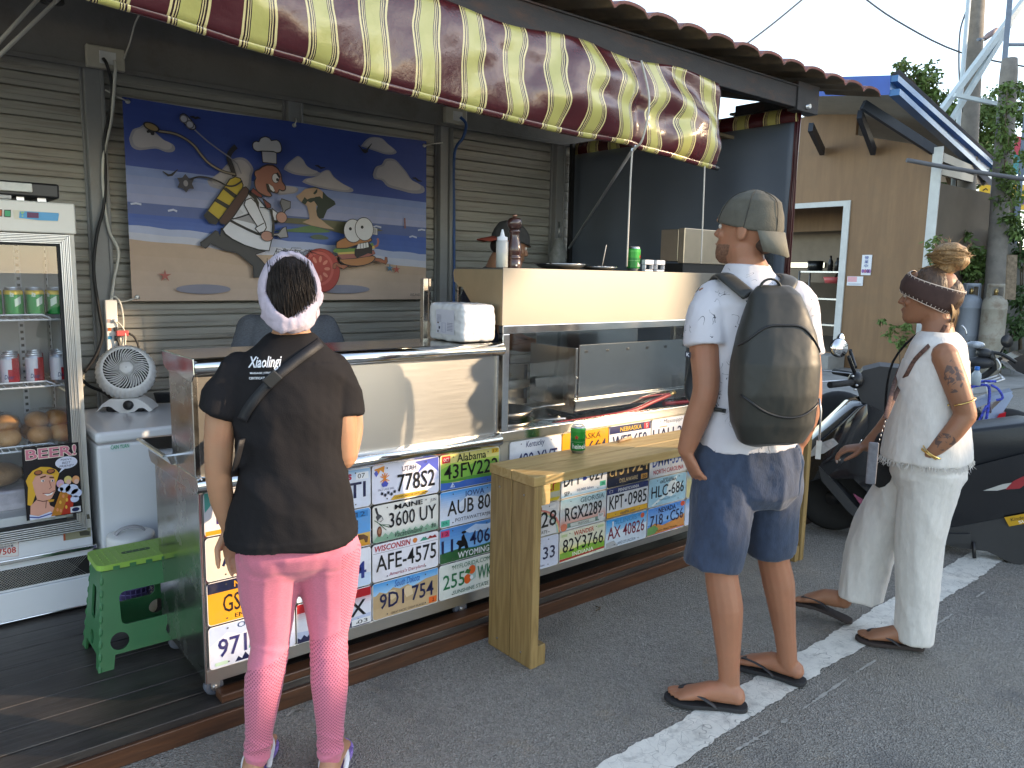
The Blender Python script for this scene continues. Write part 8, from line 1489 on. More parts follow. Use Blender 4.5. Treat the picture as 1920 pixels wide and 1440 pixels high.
for sg_ in (-1, 1):
 mb = MB(); a = [(0.003,-0.16,0.948)][0]; b = [(-0.133,-0.36,0.944)][0]; mb.tube([(a[0], a[1] * -sg_ if sg_ > 0 else a[1], a[2]), (b[0], b[1] * -sg_ if sg_ > 0 else b[1], b[2])], .019, 12); mb.obj('hand_grip', BLACKR, sc)
 mb = MB(); mb.tube(smooth_line([(a[0] - .02, -a[1] * sg_ , a[2] + .01), (b[0] - .08, -b[1] * .9 * sg_, b[2] + .005), (b[0] - .10, -b[1] * 1.1 * sg_, b[2] - .01)], 4), .007, 8, flat=.004); mb.obj('brake_lever', ALU, sc)
 mb = MB(); m0 = [(-0.009,-0.16,0.997)][0]; m1 = [(-0.047,-0.22,1.1)][0]; m2 = [(-0.104,-0.24,1.147)][0]; k_ = -sg_
 mb.tube(smooth_line([(m0[0], m0[1] * -k_ * -1 if sg_ < 0 else -m0[1], m0[2]), (m1[0] + .005, m1[1] if sg_ < 0 else -m1[1], m1[2] - .02), (m1[0], m1[1] if sg_ < 0 else -m1[1], m1[2])], 4), .011, 8); st_ = mb.obj('mirror', BLACK, sc)
 cx = Vector((m2[0], m2[1] if sg_ < 0 else -m2[1], m2[2])); ax_ = Vector((.42, -.80, .12)).normalized() if sg_ < 0 else Vector((.9, -.3, .1)).normalized(); MB().lathe([(.001, -.02), (.045, -.015), (.056, 0), (.054, .004)], cx, 24, axis=tuple(ax_)).obj('mirror_shell', BLACK, st_); MB().lathe([(.051, .004), (.051, .0055), (.001, .006)], cx, 24, axis=tuple(ax_)).obj('mirror_glass', mat('mirror', (.85, .85, .85), rough=.02, metal=1, var=.01), st_)
mb = MB(); a = [(-0.015,-0.15,0.958)][0]; mb.ball((a[0] + .015, -.16, a[2]), .045, .05, .05, 14, 10); mb.obj('switch_box', BLACK, sc); mb = MB()
for i, p_ in enumerate([(-0.025,-0.2,0.985),(-0.001,-0.2,0.934),(-0.008,-0.2,0.909)]): mb.ball((p_[0] + .006, -.207, p_[2]), .009, .006, .007, 8, 6)
mb.obj('switches', ALU, sc)
mb = MB(); st0 = rz_([(0.383,-0.15,0.652),(0.523,-0.15,0.715),(0.699,-0.15,0.757),(0.856,-0.15,0.796),(1.06,-0.15,0.787),(1.172,-0.15,0.827),(1.186,-0.15,0.692),(1.027,-0.15,0.645),(0.872,-0.15,0.633),(0.606,-0.15,0.517),(0.42,-0.15,0.532)]); mb.rings([[(a, d_, c - .015 * abs(d_ / .14) ** 3 - .0) for a, c in st0] for d_ in (-.145, -.12, -.05, .05, .12, .145)], 0, True, True); mb.obj('seat', SEATM, sc, .015)
slab(rz_([(0.421,-0.15,0.526),(0.606,-0.15,0.511),(0.872,-0.15,0.627),(1.187,-0.15,0.68),(1.247,-0.15,0.764),(1.238,-0.15,0.635),(1.05,-0.15,0.422),(0.921,-0.15,0.254),(0.678,-0.15,0.139),(0.519,-0.15,0.161),(0.435,-0.15,0.353)]), -.165, .165, 'side_body', SCB, sc, .03)
slab(rz_([(0.494,-0.15,0.141),(0.597,-0.15,0.173),(0.916,-0.15,0.298),(1.069,-0.15,0.232),(1.013,-0.15,0.057),(0.883,-0.15,-0.006),(0.738,-0.15,0.05),(0.555,-0.15,0.05)]), -.17, -.05, 'engine_cover', SCG, sc, .03)
mb = MB(); q = [(0.667,-0.17,0.097),(0.685,-0.17,-0.015)]; mb.tube([(q[0][0], -.18, q[0][2]), (q[0][0] + .01, -.2, .0 + .01)], .010, 8); mb.obj('side_stand', BLACK, sc)
mb = MB(); A = Plane(mb, (0, -.1655, 0), (1, 0, 0), (0, 0, 1), (0, -1, 0), .0006); A.poly(rz_([(0.687,-0.166,0.391),(0.776,-0.166,0.44),(0.86,-0.166,0.469),(0.839,-0.166,0.436),(0.755,-0.166,0.401)]), C('#b9b9b4')); A.poly(rz_([(0.791,-0.166,0.412),(0.824,-0.166,0.464),(0.881,-0.166,0.507),(0.964,-0.166,0.532),(0.897,-0.166,0.474),(0.857,-0.166,0.426)]), C('#9a2f36')); mb.obj('side_decal', PRINT, sc, fix=False)
mb = MB(); p0, p1, p2, p3 = [Vector(v) for v in [(0.798,-0.185,0.26),(0.896,-0.185,0.32),(0.92,-0.185,0.249),(0.825,-0.185,0.213)]]; A = Plane(mb, p3, p2 - p3, p0 - p3, (0, -1, 0), .0008); mb.prism([(0, 0), (1, 0), (1, 1), (0, 1)], A.o, A.u, A.v, (0, .004, 0), 0, C('#c79a22')); A.rect(0, 1, 0, 1, C('#c79a22')); A.text('SU', .5, .9, .1, .4, C('#e8e4da'), .02); A.text('Kinder', .2, .95, .48, .82, C('#222222'), 0, .3); mb.obj('yellow_tag', PRINT, sc, fix=False)
# ---------------------------------------------------------------- motorcycle with rack and blue rope, and another one further right
mc = thing('motorcycle', 'pale blue motorcycle with rear rack wrapped in blue rope behind the black scooter', 'motorcycle', ((5.6000,0.3500,0.0000),-1.15202)[0], ((5.6000,0.3500,0.0000),-1.15202)[1])
PBL = mat('pale_blue_paint', (.46, .54, .70), rough=.2, coat=.5, var=.08); BROPE = mat('blue_white_rope', (.06, .08, .50), rough=.7, var=.95, scale=70)
c0 = [(0.679,0,0.379)][0]; wheel(mc, c0[0] + .12, .29, .29, .10); wheel(mc, c0[0] - 1.08, .29, .29, .10, .25)
slab(rz_([(0.27,-0.1,0.395),(0.485,-0.1,0.452),(0.688,-0.1,0.573),(0.795,-0.1,0.719),(0.815,-0.1,0.692),(0.731,-0.1,0.486),(0.606,-0.1,0.305),(0.361,-0.1,0.19)]), -.10, .10, 'rear_body', PBL, mc, .02); slab(rz_([(-0.125,-0.1,0.529),(0.262,-0.1,0.489),(0.637,-0.1,0.551),(0.626,-0.1,0.475),(0.27,-0.1,0.395),(-0.076,-0.1,0.402)]), -.13, .13, 'seat', SEATM, mc, .02)
slab(rz_([(0.677,-0.12,0.4),(0.734,-0.12,0.547),(0.777,-0.12,0.568),(0.775,-0.12,0.51),(0.709,-0.12,0.404)]), -.13, .05, 'tail_light', mat('red_lens', (.55, .02, .03), rough=.12, coat=.6), mc, .008)
mb = MB()
for d_ in (-.16, .0, .16): mb.tube([(p[0], d_, p[2]) for p in [(0.509,0,0.736),(0.643,0,0.772),(0.744,0,0.822)]], .007, 6); 
for px_ in [(0.52,0,0.737),(0.636,0,0.767),(0.737,0,0.821)]: mb.tube([(px_[0], -.16, px_[2]), (px_[0], .16, px_[2])], .007, 6)
for px_ in (([(0.538,0,0.738),(0.55,0,0.408)]), ([(0.636,0,0.767),(0.681,0,0.549)])): mb.tube([(px_[0][0], -.14, px_[0][2]), (px_[1][0], -.10, px_[1][2])], .008, 6)
mb.obj('rear_rack', ALU, mc); slab(rz_([(0.526,-0.1,0.603),(0.644,-0.1,0.664),(0.805,-0.1,0.728),(0.801,-0.1,0.695),(0.648,-0.1,0.619),(0.531,-0.1,0.549)]), -.12, .08, 'rear_fairing', PBL, mc, .006)
mb = MB(); mb.tube(smooth_line([(a, -.19, c) for a, b, c in [(0.498,-0.19,0.733),(0.627,-0.19,0.769),(0.653,-0.19,0.677),(0.646,-0.19,0.492),(0.617,-0.19,0.423)]], 4), .011, 6); mb.tube(smooth_line([(a, -.20, c) for a, b, c in [(0.654,-0.2,0.772),(0.704,-0.2,0.744),(0.737,-0.2,0.682),(0.698,-0.2,0.662)]], 4), .010, 6); mb.tube(smooth_line([(a, -.21, c) for a, b, c in [(0.495,-0.2,0.759),(0.59,-0.2,0.795),(0.685,-0.2,0.803)]], 4), .010, 6); mb.tube(smooth_line([(a, -.2, c) for a, b, c in [(0.641,-0.2,0.616),(0.608,-0.2,0.51),(0.588,-0.2,0.425)]], 4), .010, 6); mb.obj('rope', BROPE, mc)
mb = MB(); hb_ = [(0.511,0.3,1.06),(0.591,0.3,0.999),(0.667,0.3,0.982),(0.76,0.3,0.967),(0.855,0.3,0.909)]; mb.tube(smooth_line([tuple(p) for p in hb_], 3), .014, 8); mb.tube(smooth_line([hb_[2], (hb_[2][0] - .04, .35, .75), (c0[0] - 1.0, .28, .35)], 3), .03, 8); mb.obj('handlebar', BLACK, mc)
e_ = [(0.562,0.3,1.036)][0]; MB().ball((e_[0], .28, e_[2]), .07, .05, .03, 16, 8).obj('speedometer', mat('dash_glass'), mc); mb = MB(); q = [(0.778,0.3,1.075)][0]; mb.lathe([(.001, -.01), (.05, -.006), (.052, .004), (.001, .006)], q, 18, axis=(.5, -.8, .2)); mb.tube([q, (q[0] - .04, .3, q[2] - .11)], .007, 6); mb.obj('mirror', BLACK, mc); mb = MB(); mb.ball([(0.631,0.3,0.971)][0], .06, .05, .04, 12, 8); mb.ball([(0.612,0.3,0.892)][0], .10, .07, .05, 12, 8); mb.obj('headlamp_shroud', SCG, mc); mb = MB(); mb.tube(smooth_line([tuple(p) for p in [(0.714,0.25,0.938),(0.748,0.25,0.88),(0.737,0.25,0.845)]], 3), .008, 6); mb.tube(smooth_line([tuple(p) for p in [(0.451,0.25,1.189),(0.48,0.25,1.156),(0.492,0.25,1.114)]], 3), .008, 6); mb.obj('brake_levers', ALU, mc)
wbt = thing('water_bottle', 'clear water bottle with blue cap tucked beside the rope rack', 'bottle', [(5.359,-0.337,0.798)][0]); MB().lathe([(.001, 0), (.032, 0), (.033, .07), (.030, .085), (.014, .105), (.013, .11)], n=16).obj('bottle_wall', mat('pale_water', (.55, .62, .66), rough=.15, alpha=.7), wbt); MB().lathe([(.016, .108), (.017, .11), (.017, .135), (.001, .136)], n=14).obj('cap', mat('blue_cap', (.02, .16, .55), rough=.4), wbt)
s3 = thing('motorcycle', 'black tail of another motorcycle cut by the right edge of the photo', 'motorcycle', [(7.158,-0.33,0)][0]); s3.rotation_euler = (0, 0, -1.0)
slab([(-.42, .86), (-.30, .93), (0, 1.02), (.5, 1.0), (.9, .85), (.9, .6), (.2, .62), (-.1, .68), (-.34, .78)], -.15, .15, 'tail_body', SCB, s3, .05); wheel(s3, .1, .29, .29, .12); wheel(s3, 1.4, .29, .29, .12)
# ---------------------------------------------------------------- plywood building with blue roof
pbl = thing('plywood_building', 'plywood walled building with blue edged roof and open doorway', 'building', (12.4, 4, 0)); PO = (12.4, 4, 0)
def B2(o): return shift(o, PO)
WX = 12.4; tl, tr = [(6.077,3.975),(3.034,3.594)]; dl, dr = [(5.993,2.855),(4.427,2.811)]; db = [(4.396,0.459)][0]; yc = [(2.964,1.776)][0][0]
yd = (dr[0] + [(4.358,0.839)][0][0]) / 2
mb = MB(); mb.prism([(yc, 0), (yd, 0), (yd, tr[1] + .40), (yc, tr[1] + .02)], (WX, 0, 0), (0, 1, 0), (0, 0, 1), (.08, 0, 0)); mb.box(WX, WX + .08, yd, 9.5, dr[1], tl[1] + .45); mb.box(WX, WX + .08, yd, 9.5, 0, .25)
B2(mb.obj('wall', PLY, pbl)); TRM = mat('pale_trim', (.55, .56, .54), rough=.5)
B2(MB().box(WX - .03, WX - .002, yc - .03, yc + .12, 0, tr[1] + .05).obj('corner_trim', TRM, pbl)); mb = MB(); mb.box(WX - .03, WX - .002, yd - .02, yd + .10, .25, dr[1] + .09); mb.box(WX - .03, WX - .002, yd + .10, 9, dr[1] + .0, dr[1] + .09); B2(mb.obj('door_frame', TRM, pbl))
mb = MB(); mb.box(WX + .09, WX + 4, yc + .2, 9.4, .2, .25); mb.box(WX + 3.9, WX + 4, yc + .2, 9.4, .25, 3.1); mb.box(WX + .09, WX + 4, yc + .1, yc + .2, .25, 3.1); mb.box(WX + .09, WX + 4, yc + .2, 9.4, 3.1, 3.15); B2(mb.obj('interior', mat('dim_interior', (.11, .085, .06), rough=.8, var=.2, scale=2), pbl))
B2(MB().box(WX - .6, WX - .04, yd - .15, 9, 0, .24).obj('door_step', CONC, pbl, .01))
mb = MB(); a = [(13.6,6.764,2.954),(13.6,5.102,2.473)]; B2(mb.box(13.6, 13.65, a[1][1], a[0][1] + .5, a[1][2], a[0][2] + .4).obj('plywood_valance', PLY, pbl))
a, b = [(11,5.25,4.824),(11,3.199,4.523)]; a2, b2 = [(11,5.228,4.531),(11,3.19,4.244)]; cq = Vector([(19,4.485,4.094)][0]); a, b, a2, b2 = map(Vector, (a, b, a2, b2)); cq2 = cq - Vector((0, 0, .42)); dq = a + (cq - b); dq2 = a2 + (cq2 - b2)
BLU = mat('blue_fascia', (.012, .075, .38), rough=.4, var=.15, scale=3, dirt=(.05, .12, .3), dscale=2, damt=.4); CEIL = mat('cream_ceiling', (.42, .40, .34), rough=.7, var=.1)
up = Vector((0, 0, .05)); mb = MB(); mb.add([a2, b2, b, a], [(0, 1, 2, 3)], 0); mb.add([b2, cq2, cq, b], [(0, 1, 2, 3)], 1); B2(mb.obj('fascia', [BLU, mat('blue_gutter', (.035, .15, .36), rough=.35, var=.2, scale=2)], pbl, fix=False)); mb = MB(); e1 = (cq - b) * .0; inw = Vector((.1, .06, -.16)); mb.beam(b2 + Vector((.02, -.06, .03)), cq2 + Vector((0, -.06, .03)), .14, .09); mb.beam(b + Vector((.02, -.05, -.05)), cq + Vector((0, -.05, -.05)), .10, .09); B2(mb.obj('gutter', mat('blue_lip', (.03, .13, .32), rough=.35, var=.2, scale=2), pbl))
B2(MB().add([a2 + up, b2 + up, cq2 + up, dq2 + up, a, b, cq, dq], [(3, 2, 1, 0), (4, 5, 6, 7)], 0).obj('roof', CEIL, pbl, fix=False)); mb = MB(); mb.add([b + up * .2, cq + up * .2, cq + up * .2 + Vector((0, -.12, .05)), b + up * .2 + Vector((0, -.12, .05))], [(0, 1, 2, 3)]); B2(mb.obj('roof_edge', mat('grey_roof_edge', (.3, .27, .25)), pbl, fix=False))
mb = MB()
for p, q in (([(11.2,3.686,4.211)][0], [(12.5,3.047,3.558)][0]), ([(11.3,3.777,4.096)][0], [(12.35,4.03,3.677)][0]), ([(11.3,4.592,4.008)][0], [(12.35,4.949,3.774)][0]), ([(12.6,3.11,3.542)][0], [(19,4.667,3.945)][0]), ([(12.6,3.09,3.324)][0], [(19,4.709,3.806)][0])): mb.beam(p, q, .075, .14)
B2(mb.obj('rafter', mat('blue_black_steel', (.012, .018, .030), rough=.5), pbl, fix=False))
def wsign(px, name, label, cat, draw):
 mb = MB(); (y0, z0), (y1, z1) = px; A = Plane(mb, (12.385, y0, z1), (0, y1 - y0, 0), (0, 0, z0 - z1), (-1, 0, 0), .002); mb.box(12.385, 12.399, min(y0, y1), max(y0, y1), z1, z0, 0, C('#d9dce2')); draw(A); tagm(mb, name, PRINT, label, cat)
def d1(A):
 for i, ch in enumerate('營業中'): A.text(ch, .28, .68, .78 - .2 * i, .94 - .2 * i, C('#3a4f96'), .01)
 for x, c_ in ((.2, '#8a5fa0'), (.45, '#a85f86'), (.7, '#7a4f90'), (.88, '#9a6fae')): A.ell(x, .2, .15, .10, C(c_), 8, False)
wsign([(4.093,1.969),(3.924,1.627)], 'open_sign', 'narrow white vertical sign with blue characters on the plywood wall', 'sign', d1)
def d2(A): A.rect(.03, .62, .4, .97, C('#d8a0a8')); A.rect(.1, .9, .1, .25, C('#b9bcc6'))
wsign([(4.327,1.603),(4.048,1.444)], 'notice', 'small pink and white notice beside the doorway', 'notice', d2)
kh = thing('range_hood', 'grey steel kitchen hood seen through the doorway', 'hood', [(14.2,5.693,1.478)][0]); MB().prism([(-1.1, 0), (.12, 0), (.5, 1.0), (-1.1, 1.0)], (0, 0, 0), (0, -1, 0), (0, 0, 1), (.6, 0, 0)).obj('canopy', mat('greasy_steel', (.16, .13, .10), rough=.5, metal=.5), kh, .01); MB().box(-.05, 0, .05, 1.0, .3, .4).obj('edge', CHROME, kh)
ks = thing('kitchen_shelf', 'metal shelf with dark bottles inside the doorway', 'shelf', (13.5, [(13.5,5.296,0.76)][0][1], .25)); mb = MB()
for y in (-.35, .6): mb.tube([(0, y, 0), (0, y, 1.45)], .02, 8); mb.tube([(.4, y, 0), (.4, y, 1.45)], .02, 8)
mb.obj('legs', ALU, ks); [MB().box(0, .4, -.36, .61, z, z + .03).obj('shelf_board', ALU, ks) for z in (.4, .9, 1.42)]
def small(name, label, mbf, m, loc, cat, group=None): o = tagm(mbf, name, m, label, cat, group); o.location = loc; return o
K0 = Vector(ks.location); BTM = mat('dark_bottle', (.02, .016, .014), rough=.3)
for i, (y, h, l_) in enumerate(((-.28, .38, 'tallest dark bottle on the shelf nearest the door frame'), (-.12, .26, 'short dark bottle between two others on the shelf'), (.02, .30, 'medium dark bottle left of the shelf middle'))): small('bottle', l_, MB().lathe([(.001, 0), (.05, 0), (.05, h * .6), (.02, h * .8), (.02, h), (.001, h)], n=12), BTM, K0 + Vector((.1, y, 1.45)), 'bottle', 'dark bottles on the kitchen shelf')
small('cooking_pot', 'dark cooking pot on the left of the kitchen shelf', MB().lathe([(.001, 0), (.14, 0), (.15, .2), (.14, .2), (.13, .02)], n=18), mat('dark_pot', (.05, .05, .05), rough=.3, metal=.8), K0 + Vector((.15, .36, 1.45)), 'pot'); small('red_basin', 'red plastic basin on the middle kitchen shelf', MB().lathe([(.001, 0), (.16, 0), (.2, .12), (.19, .12), (.15, .01)], n=18), mat('red_plastic'), K0 + Vector((.15, -.05, 1.22)), 'basin')
# ---------------------------------------------------------------- gas cylinders
def gascyl(loc, m, label):
 t = thing('gas_cylinder', label, 'gas cylinder', loc, 0, 'gas cylinders behind the motorcycles'); r = .185
 MB().lathe([(.14, 0), (.15, .0), (.15, .06), (r, .10), (r, .62), (r + .004, .63), (r + .004, .65), (r, .66), (r, 1.10), (r + .003, 1.105), (r + .003, 1.125), (r, 1.13), (r, 1.18), (r * .93, 1.25), (r * .7, 1.31), (.05, 1.335), (.001, 1.34)], n=28).obj('tank', m, t)
 mb = MB(); 
 for k_ in range(3): a = 2 * pi * k_ / 3 + .5; mb.prism([(-.05, 0), (.05, 0), (.05, .2), (-.05, .2)], (.125 * cos(a), .125 * sin(a), 1.30), (-sin(a), cos(a), 0), (0, 0, 1), (.008 * cos(a), .008 * sin(a), 0))
 mb.lathe([(.128, 1.47), (.135, 1.475), (.135, 1.52), (.128, 1.525)], n=24, cap=False); mb.obj('collar', m, t); MB().lathe([(.03, 1.33), (.03, 1.42), (.015, 1.44), (.001, 1.45)], n=12).obj('valve', mat('brass'), t)
gascyl([(13.559,2.374,0)][0], mat('rusty_cream', (.36, .33, .27), rough=.6, var=.15, scale=6, dirt=(.16, .08, .04), dscale=5, damt=.75), 'rust stained cream gas cylinder beside the metal ladder frame'); gascyl([(13.678,2.792,0)][0], mat('grey_cylinder', (.34, .37, .42), rough=.5, var=.08, scale=6), 'cleaner pale grey gas cylinder behind the hair bun')
# ---------------------------------------------------------------- poles, frames, wires
mb = MB(); a, b = map(Vector, [(17.42,4.664,7.991),(16.744,4.149,2.189)]); d = (a - b).normalized(); mb.tube([b - d * 4, b, a, a + d * 3], [.19, .18, .16, .15], 18); up_ = thing('utility_pole', 'tall concrete utility pole with yellow and black bands low down', 'pole', (0, 0, 0)); mb.obj('shaft', CONC2, up_)
mb = MB(); A0 = b - d * .6
for i in range(6):
 for j in range(16):
  t0, t1 = 2 * pi * j / 16, 2 * pi * (j + 1) / 16; x_ = d.orthogonal().normalized(); y_ = d.cross(x_); f = lambda t, h: A0 + d * h + (x_ * cos(t) + y_ * sin(t)) * .186
  h0 = .3 * i + .28 * j / 16; h1 = .3 * i + .28 * (j + 1) / 16; mb.add([f(t0, h0), f(t1, h1), f(t1, h1 + .15), f(t0, h0 + .15)], [(0, 1, 2, 3)], 0, True, C('#2a2722') if i % 2 else C('#b98a3a'))
mb.obj('warning_bands', PRINT, up_, fix=False); mb = MB(); a, b = [(17.025,4.633,7.475),(16.264,4.26,2.066)]; mb.tube([a, b], .045, 8); mb.obj('side_conduit', PALEG, up_)
mb = MB(); a, b = map(Vector, [(14.305,2.801,5.262),(13.872,2.52,1.809)]); d = (a - b).normalized(); mb.tube([b - d * 2.2, b, a - d * .25, a], [.17, .155, .135, .12], 16); tagm(mb, 'concrete_post', CONC2, 'shorter round topped concrete post wrapped by climbing leaves', 'post')
lf_ = thing('ladder_frame', 'grey steel ladder frame standing before the concrete post', 'frame', (0, 0, 0)); D_ = 12.2
mb = MB(); a, b, c_, e_ = map(Vector, [(16.29,3.606,7.139),(15.334,3.156,0.441),(16.695,3.274,7.149),(15.693,2.862,0.45)])
mb.beam(a, b + (b - a) * .12, .09, .06); mb.beam(c_, e_ + (e_ - c_) * .12, .09, .06); mb.obj('upright', GALV, lf_)
for f_ in (.17, .30, .55, .655, .77, .90): MB().beam(a + (b - a) * f_, c_ + (e_ - c_) * f_, .05, .05).obj('rung', GALV, lf_)
dg_ = thing('steel_brace', 'pair of long pale steel braces slanting above the blue roof', 'brace', (0, 0, 0)); mb = MB(); a, b, c_, e_ = [(17.252,3.607,7.189),(15.622,4.489,4.69),(16.926,3.771,6.621),(15.825,4.303,4.592)]; mb.beam(a, b, .14, .10); mb.obj('front_brace', PALEG, dg_); mb = MB(); mb.beam(c_, e_, .10, .08); mb.obj('rear_brace', PALEG, dg_); mb = MB(); a, b = [(15.747,4.207,5.138),(16.704,3.373,4.896)]; mb.beam(a, b, .08, .07); mb.obj('cross_strut', PALEG, dg_)
sl_ = thing('street_lamp', 'small reddish street lamp head beside the utility pole', 'street lamp', [(16.836,4.192,6.372)][0]); a = Vector([(17.042,4.062,6.589)][0]) - Vector(sl_.location); mb = MB(); mb.tube([(0, 0, 0), a * .4, a], [.05, .10, .06], 12, flat=[.04, .06, .03]); mb.obj('lamp_head', mat('lamp_brown', (.30, .22, .22), rough=.5), sl_); mb = MB(); mb.tube([(-.3, 0, -.06), (0, 0, 0)], .03, 8); mb.obj('lamp_arm', GALV, sl_)
WIR = mat('wire_grey', (.12, .12, .13), rough=.6)
for i, (p, l_) in enumerate((([(11.545,6.434,5.526),(11.8,6.264,5.742),(12.242,5.976,6.155),(12.766,5.641,6.684)], 'thin power line rising from the tiled roof to the top edge'), ([(15.388,6.25,7.503),(16.024,5.611,6.886),(16.999,4.69,6.256),(18.255,3.597,5.938)], 'thin power line crossing the sky to the utility pole'), ([(11.793,3.219,3.401),(12.422,2.675,3.27),(13.37,1.865,3.114)], 'thick dark cable running under the blue roof to the right'), ([(17.166,4.711,7.111),(17.031,4.741,6.671),(16.956,4.661,5.905),(16.933,4.519,5.032)], 'loose wire hanging beside the utility pole'))): cable('power_line', p, .018 if i != 2 else .035, WIR, l_, 'cable')
# ---------------------------------------------------------------- plants: trunk plus many small leaves
def foliage(mb, blobs, n, size, seed, droop=.3):
 random.seed(seed); tot = sum(b[1] * b[2] for b in blobs)
 for c_, rx, rz in blobs:
  c_ = Vector(c_); k = int(n * rx * rz / tot); cl = [Vector((random.gauss(0, .42) * rx, random.gauss(0, .42) * rx, random.gauss(0, .42) * rz)) for _ in range(max(3, k // 22))]
  for i in range(k):
   o_ = c_ + random.choice(cl) + Vector((random.gauss(0, .09), random.gauss(0, .09), random.gauss(0, .08))) * (rx ** .5)
   u = Vector((random.uniform(-1, 1), random.uniform(-1, 1), random.uniform(-1, .5) - droop)).normalized(); w = u.cross(Vector((random.uniform(-1, 1), random.uniform(-1, 1), random.uniform(-1, 1)))).normalized(); s_ = size * random.uniform(.6, 1.4)
   mb.add([o_, o_ + u * s_ * .5 + w * s_ * .22, o_ + u * s_, o_ + u * s_ * .5 - w * s_ * .22], [(0, 1, 2, 3)])
def tree(name, label, base, top, blobs, n, size, m, seed, cat='tree', r=.09, limbs=()):
 t = thing(name, label, cat, base); b = Vector(base); mb = MB(); tp_ = Vector(top); mb.tube(smooth_line([(0, 0, 0), (tp_ - b) * .5 + Vector((.1, .05, 0)), tp_ - b], 4), [r] * 3 + [r * .8] * 3 + [r * .5] * 3, 8)
 for bl in blobs: e_ = Vector(bl[0]) - b; mb.tube(smooth_line([(tp_ - b) * .7, e_ * .6 + (tp_ - b) * .4, e_], 3), [r * .4, r * .35, r * .3, r * .25, r * .2, r * .15, r * .1], 6)
 mb.obj('trunk', BARK, t); mb = MB(); foliage(mb, [(Vector(c_) - b, rx, rz) for c_, rx, rz in blobs], n, size, seed); mb.obj('crown', m, t, fix=False)
g0 = [(21.207,5.76,0)][0]
tree('feathery_tree', 'feathery light green tree spreading behind the blue roof and poles', g0, [(17.933,4.851,4.204)][0], [([(17.301,5.711,6.043)][0], .35, .3), ([(17.525,5.475,5.759)][0], .45, .4), ([(17.789,5.172,5.302)][0], .5, .45), ([(17.334,5.609,5.638)][0], .4, .35), ([(17.554,5.301,4.948)][0], .5, .4), ([(18.108,4.868,5.078)][0], .55, .5), ([(18.534,4.54,5.205)][0], .5, .5), ([(18.413,4.521,4.564)][0], .5, .55), ([(18.974,4.212,5.39)][0], .5, .5), ([(18.279,4.524,3.981)][0], .35, .3), ([(17.088,5.919,6.212)][0], .2, .16)], 6500, .13, LEAF, 31)
tree('climbing_plant', 'green climber growing up around the concrete post', [(22.365,5.18,0)][0], [(13.78,2.523,3.542)][0], [([(13.888,2.65,4.715)][0], .18, .25), ([(13.839,2.619,4.323)][0], .2, .3), ([(13.86,2.521,3.891)][0], .24, .3), ([(13.74,2.508,3.281)][0], .2, .3), ([(13.897,2.331,3.025)][0], .25, .2), ([(13.803,2.312,2.503)][0], .22, .25)], 1500, .09, LEAF, 32, 'plant', .03)
tree('leafy_bush', 'bright green bush between the hair bun and the steel ladder frame', [(18.232,4.235,0)][0], [(14.064,2.885,1.812)][0], [([(14.051,2.933,2.012)][0], .2, .2), ([(13.975,2.95,1.764)][0], .3, .2), ([(14.157,2.809,1.814)][0], .22, .25), ([(13.92,3.105,2.356)][0], .12, .12)], 1200, .10, LEAF, 33, 'bush', .03)
tree('roadside_bush', 'dark green bush at the right edge above the motorcycle mirror', [(15.442,2.464,0)][0], [(14.158,2.187,1.285)][0], [([(14.224,2.346,2.439)][0], .2, .3), ([(14.246,2.246,1.996)][0], .25, .2), ([(14.158,2.187,1.285)][0], .3, .25), ([(14.09,2.161,0.839)][0], .3, .2), ([(13.909,2.207,0.285)][0], .35, .14)], 1500, .10, LEAFD, 34, 'bush', .04)
tree('shade_tree', 'dense dark tree seen between the plywood building and the white railing', [(24.951,7.763,1.685)][0], [(25.099,8.005,3.654)][0], [([(25.142,8.076,4.228)][0], .8, .7), ([(25.275,8.073,4.805)][0], .8, .6)], 2200, .2, LEAFD, 35)
tree('wall_weed', 'small weed growing at the foot of the plywood wall', [(12.059,3.116,0)][0], [(12.1,3.227,0.564)][0], [([(12.1,3.358,0.773)][0], .14, .12), ([(12.1,3.185,0.567)][0], .16, .12), ([(12.1,3.124,0.831)][0], .1, .12), ([(12.1,2.807,2.018)][0], .12, .3)], 420, .09, LEAF, 36, 'plant', .012)
# ---------------------------------------------------------------- low walls, railing, signs far right
BRK = mat('old_brick', (.16, .085, .06), rough=.9, var=.4, scale=14, dirt=(.07, .06, .05), dscale=5, damt=.6, bump=.3, bscale=30)
a, b = map(Vector, [(15.423,3.973,2.428),(16.021,3.476,2.403)]); mb = MB(); mb.beam(Vector((a.x, a.y, a.z / 2)), Vector((b.x, b.y, a.z / 2)), .25, a.z); tagm(mb, 'brick_wall', BRK, 'low brown brick wall behind the leafy bush', 'wall')
a, b = map(Vector, [(14.903,2.86,2.583),(15.766,2.065,2.134)]); mb = MB(); mb.prism([(0, 0), (3, 0), (3, 1.0), (0, a.z - .1)], (a.x, a.y, 0), ((b - a).x / 2, (b - a).y / 2, 0), (0, 0, 1), (.2, .3, 0)); tagm(mb, 'retaining_wall', mat('old_concrete', (.15, .145, .13), rough=.9, var=.25, scale=4, dirt=(.05, .05, .04), dscale=3, damt=.7), 'dark stained concrete retaining wall at the right edge', 'wall')
rl = thing('railing', 'white metal railing behind the striped utility pole', 'railing', (0, 0, 0)); a, b, c_, e_ = map(Vector, [(18.515,5.498,3.218),(19.416,4.729,3.081),(18.485,5.402,2.567),(19.375,4.661,2.528)]); mb = MB(); mb.beam(a, b, .08, .08); mb.beam(c_, e_, .06, .06); mb.obj('rails', WHITEP, rl); mb = MB()
for i in range(9): mb.beam(a + (b - a) * i / 8, c_ + (e_ - c_) * i / 8, .05, .05)
mb.obj('balusters', WHITEP, rl, fix=False)
